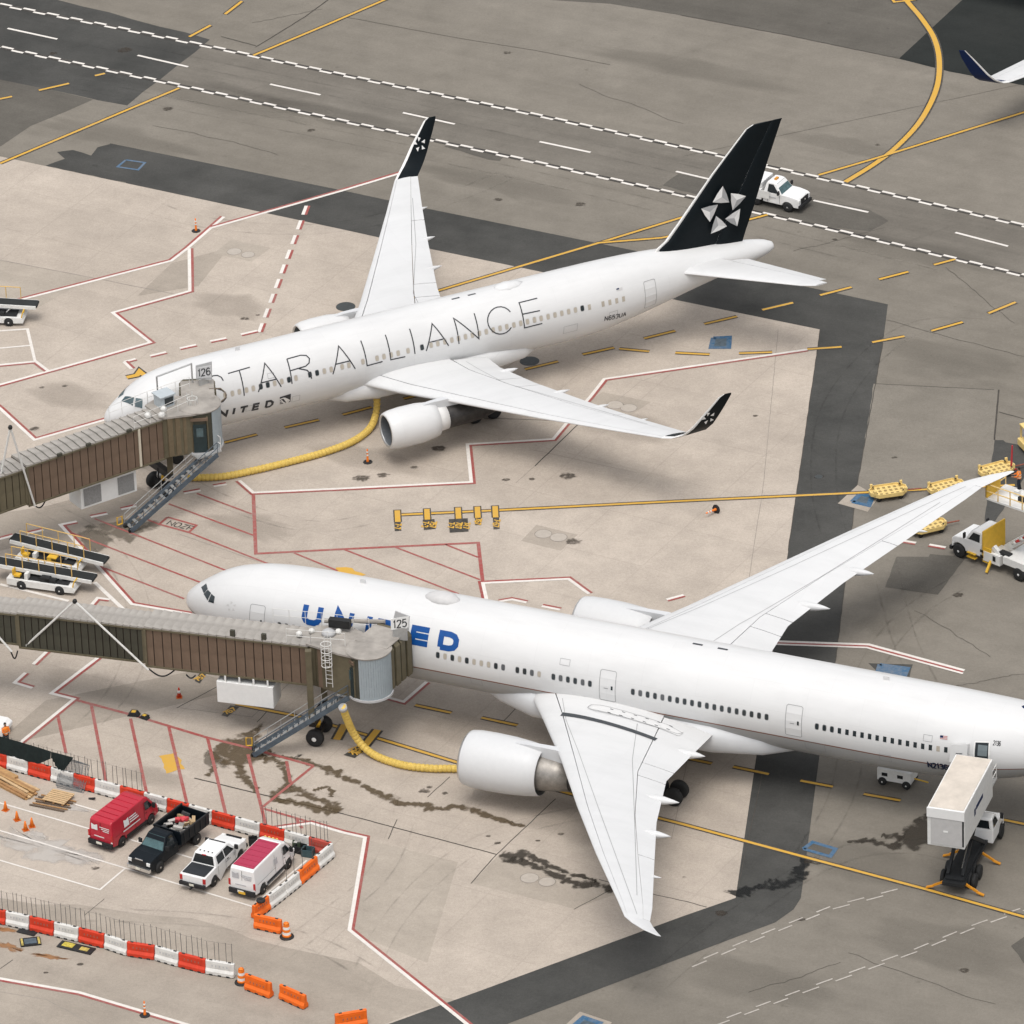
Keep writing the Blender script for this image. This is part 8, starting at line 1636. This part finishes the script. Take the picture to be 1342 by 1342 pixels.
# ---- yellow posts and crates between the white van and the barriers
for k in range(4):
    c = G(348.5 + k * 5, 1112 + k * 1.2); mb = MB(); mb.smooth = True; mb.lathe((0, 0, 0), (0, 0, 1), [(0, .13), (.9, .11), (.98, .07), (1.0, .01)], 12); o = mb.build('bollard', M('bollard_yellow', (.68, .45, .10), .5, var=.1)); o.location = (c.x, c.y, 0); tag(o, 'yellow plastic bollard in front of the white van nose', 'bollard', 'yellow bollards at the van nose')
for k, (px, py, s_, m_) in enumerate([(394, 1117, .7, frame_d), (404, 1121, .75, M('crate_teal', (.05, .09, .10), .6, var=.2)), (389, 1112, .5, M('crate_green', (.06, .08, .05), .7, var=.3)), (332, 1107, .55, trim)]):
    c = G(px, py); t = thing('crate', ['black open crate by the fence corner', 'teal open crate by the fence corner', 'green open crate by the fence corner', 'black open crate between the yellow bollards and the white pickup'][k], 'crate', (c.x, c.y, 0), R(-30 + 12 * k), 'crates by the fence'); bit(t, 'crate_floor', m_, (0, 0, .04), (s_, s_ * .8, .06))
    for x, y, a, b in ((0, s_ * .4, s_, .04), (0, -s_ * .4, s_, .04), (s_ * .5, 0, .04, s_ * .8), (-s_ * .5, 0, .04, s_ * .8)): bit(t, 'crate_side', m_, (x, y, .3), (a, b, .5))
c = G(117, 1047); mb = MB(); mb.cyl((c.x, c.y, .0), (c.x + .4, c.y - .25, .18), .1, .07, 8); o = mb.build('sandbag', trim); tag(o, 'black sandbag at the foot of a white barrier', 'sandbag')

# ------------------------------------------------------------------ people
skin = M('skin', (.33, .19, .13), .6); vest_m = M('vest_orange', (.80, .22, .02), .6, var=.1); shirt_o = M('shirt_orange', (.72, .20, .04), .7, var=.1); trouser = M('trousers_navy', (.012, .018, .03), .8, var=.2); boot = M('boots', (.02, .02, .02), .6); hair = M('hair_dark', (.02, .016, .013), .7); band_m = M('vest_band', (.6, .6, .5), .4)
def ell(c, a, b, n=12, rot=0): return [Vector((c[0] + a * math.cos(2 * math.pi * k / n), c[1] + b * math.sin(2 * math.pi * k / n), c[2])) for k in range(n)]
def person(label, loc, rz, reach=.35):
    t = thing('person', label, 'person', loc, rz)
    me = bpy.data.meshes.new('body'); J = {'pel': (0, 0, .95), 'bel': (0, 0, 1.12), 'che': (.02, 0, 1.33), 'neck': (.01, 0, 1.5), 'hb': (.03, 0, 1.60), 'hd': (.035, 0, 1.70), 'ht': (.03, 0, 1.78)}
    rad = {'pel': (.155, .12), 'bel': (.145, .11), 'che': (.17, .12), 'neck': (.062, .062), 'hb': (.078, .09), 'hd': (.082, .10), 'ht': (.05, .06)}; E_ = [('pel', 'bel'), ('bel', 'che'), ('che', 'neck'), ('neck', 'hb'), ('hb', 'hd'), ('hd', 'ht')]
    for s_, n in ((1, 'l'), (-1, 'r')):
        J.update({n + 'hip': (.0, s_ * .10, .88), n + 'kn': (.04 * s_ + .02, s_ * .11, .5), n + 'an': (-.02 + .06 * s_, s_ * .115, .09), n + 'to': (.13 + .06 * s_, s_ * .13, .05), n + 'sh': (.0, s_ * .19, 1.42), n + 'el': (.06 + reach * .3, s_ * .25, 1.17), n + 'wr': (.2 + reach * .55, s_ * .17, 1.13), n + 'pa': (.29 + reach * .55, s_ * .15, 1.13)})
        rad.update({n + 'hip': (.10, .10), n + 'kn': (.068, .068), n + 'an': (.05, .05), n + 'to': (.045, .04), n + 'sh': (.07, .07), n + 'el': (.05, .05), n + 'wr': (.034, .03), n + 'pa': (.04, .025)})
        E_ += [('pel', n + 'hip'), (n + 'hip', n + 'kn'), (n + 'kn', n + 'an'), (n + 'an', n + 'to'), ('che', n + 'sh'), (n + 'sh', n + 'el'), (n + 'el', n + 'wr'), (n + 'wr', n + 'pa')]
        for f in range(5):
            ln = (.06, .085, .092, .085, .065)[f]; nm = n + 'f%d' % f; a = J[n + 'pa']
            if f == 0: J[nm + 'a'] = (a[0] - .02, a[1] - s_ * .035, a[2] + .02); J[nm + 'b'] = (a[0] + .02, a[1] - s_ * .05, a[2] + .02)
            else: dy = (f - 2.5) * .019 * s_; J[nm + 'a'] = (a[0] + .045, a[1] + dy, a[2] - .005); J[nm + 'b'] = (a[0] + .045 + ln * .55, a[1] + dy, a[2] - .03)
            rad[nm + 'a'] = (.010, .010); rad[nm + 'b'] = (.008, .008); E_ += [(n + 'pa', nm + 'a'), (nm + 'a', nm + 'b')]
    names = list(J); me.from_pydata([J[n] for n in names], [(names.index(a), names.index(b)) for a, b in E_], []); me.materials.append(skin)
    o = bpy.data.objects.new('body', me); col.objects.link(o); o.parent = t; sk = o.modifiers.new('skin', 'SKIN'); lay = me.skin_vertices[0].data if me.skin_vertices else None
    if lay is None:
        bm = bmesh.new(); bm.from_mesh(me); bm.verts.layers.skin.verify(); bm.to_mesh(me); bm.free(); lay = me.skin_vertices[0].data
    for i, n in enumerate(names): lay[i].radius = rad[n]; lay[i].use_root = (n == 'pel')
    sb = o.modifiers.new('sub', 'SUBSURF'); sb.levels = 1; sb.render_levels = 2
    mb = MB(); mb.smooth = True; mb.loft([ell((0, 0, .88), .15, .205), ell((0, 0, 1.0), .16, .20), ell((.0, 0, 1.15), .16, .195), ell((.01, 0, 1.32), .165, .215), ell((.0, 0, 1.44), .13, .20), ell((.01, 0, 1.51), .08, .09)]); v = mb.build('vest', vest_m, t)
    for z in (1.02, 1.22): mb = MB(); mb.smooth = True; mb.loft([ell((0, 0, z), .168, .21), ell((0, 0, z + .05), .168, .21)]); mb.build('vest_band', band_m, v)
    for s_, n in ((1, 'l'), (-1, 'r')):
        mb = MB(); mb.smooth = True; mb.tube([J[n + 'sh'], Vector(J[n + 'sh']).lerp(Vector(J[n + 'el']), .5), J[n + 'el'], Vector(J[n + 'el']).lerp(Vector(J[n + 'wr']), .75)], [.085, .075, .065, .05], 10); mb.build('sleeve', shirt_o, t)
        mb = MB(); mb.smooth = True; mb.tube([(0, s_ * .095, .96), J[n + 'hip'], J[n + 'kn'], (J[n + 'an'][0], J[n + 'an'][1], .13)], [.12, .118, .085, .075], 10); mb.build('trouser_leg', trouser, t)
        mb = MB(); mb.smooth = True; mb.loft([ell((J[n + 'an'][0] + .05, J[n + 'an'][1], .0), .15, .06), ell((J[n + 'an'][0] + .05, J[n + 'an'][1], .06), .15, .06), ell((J[n + 'an'][0] + .0, J[n + 'an'][1], .12), .08, .06), ell((J[n + 'an'][0], J[n + 'an'][1], .2), .065, .062)]); mb.build('boot', boot, t)
    mb = MB(); mb.smooth = True; mb.loft([ell((.0, 0, 1.64), .085, .088), ell((.0, 0, 1.70), .1, .096), ell((.01, 0, 1.77), .09, .085), ell((.015, 0, 1.82), .04, .04)]); mb.build('hair', hair, t)
    mb = MB(); mb.add([(.115, -.016, 1.655), (.115, .016, 1.655), (.135, 0, 1.655), (.112, 0, 1.70)], [[0, 1, 2], [0, 2, 3], [2, 1, 3], [1, 0, 3]]); mb.build('nose', skin, t)
    return t
pz = G(1335.5, 642, 5.76); person('worker in an orange vest and dark trousers on the raised platform', pz, math.pi * .98)
pz = G(8.5, 977); person('worker in orange standing behind the black fence screen', (pz.x, pz.y, 0), R(-60), .1)
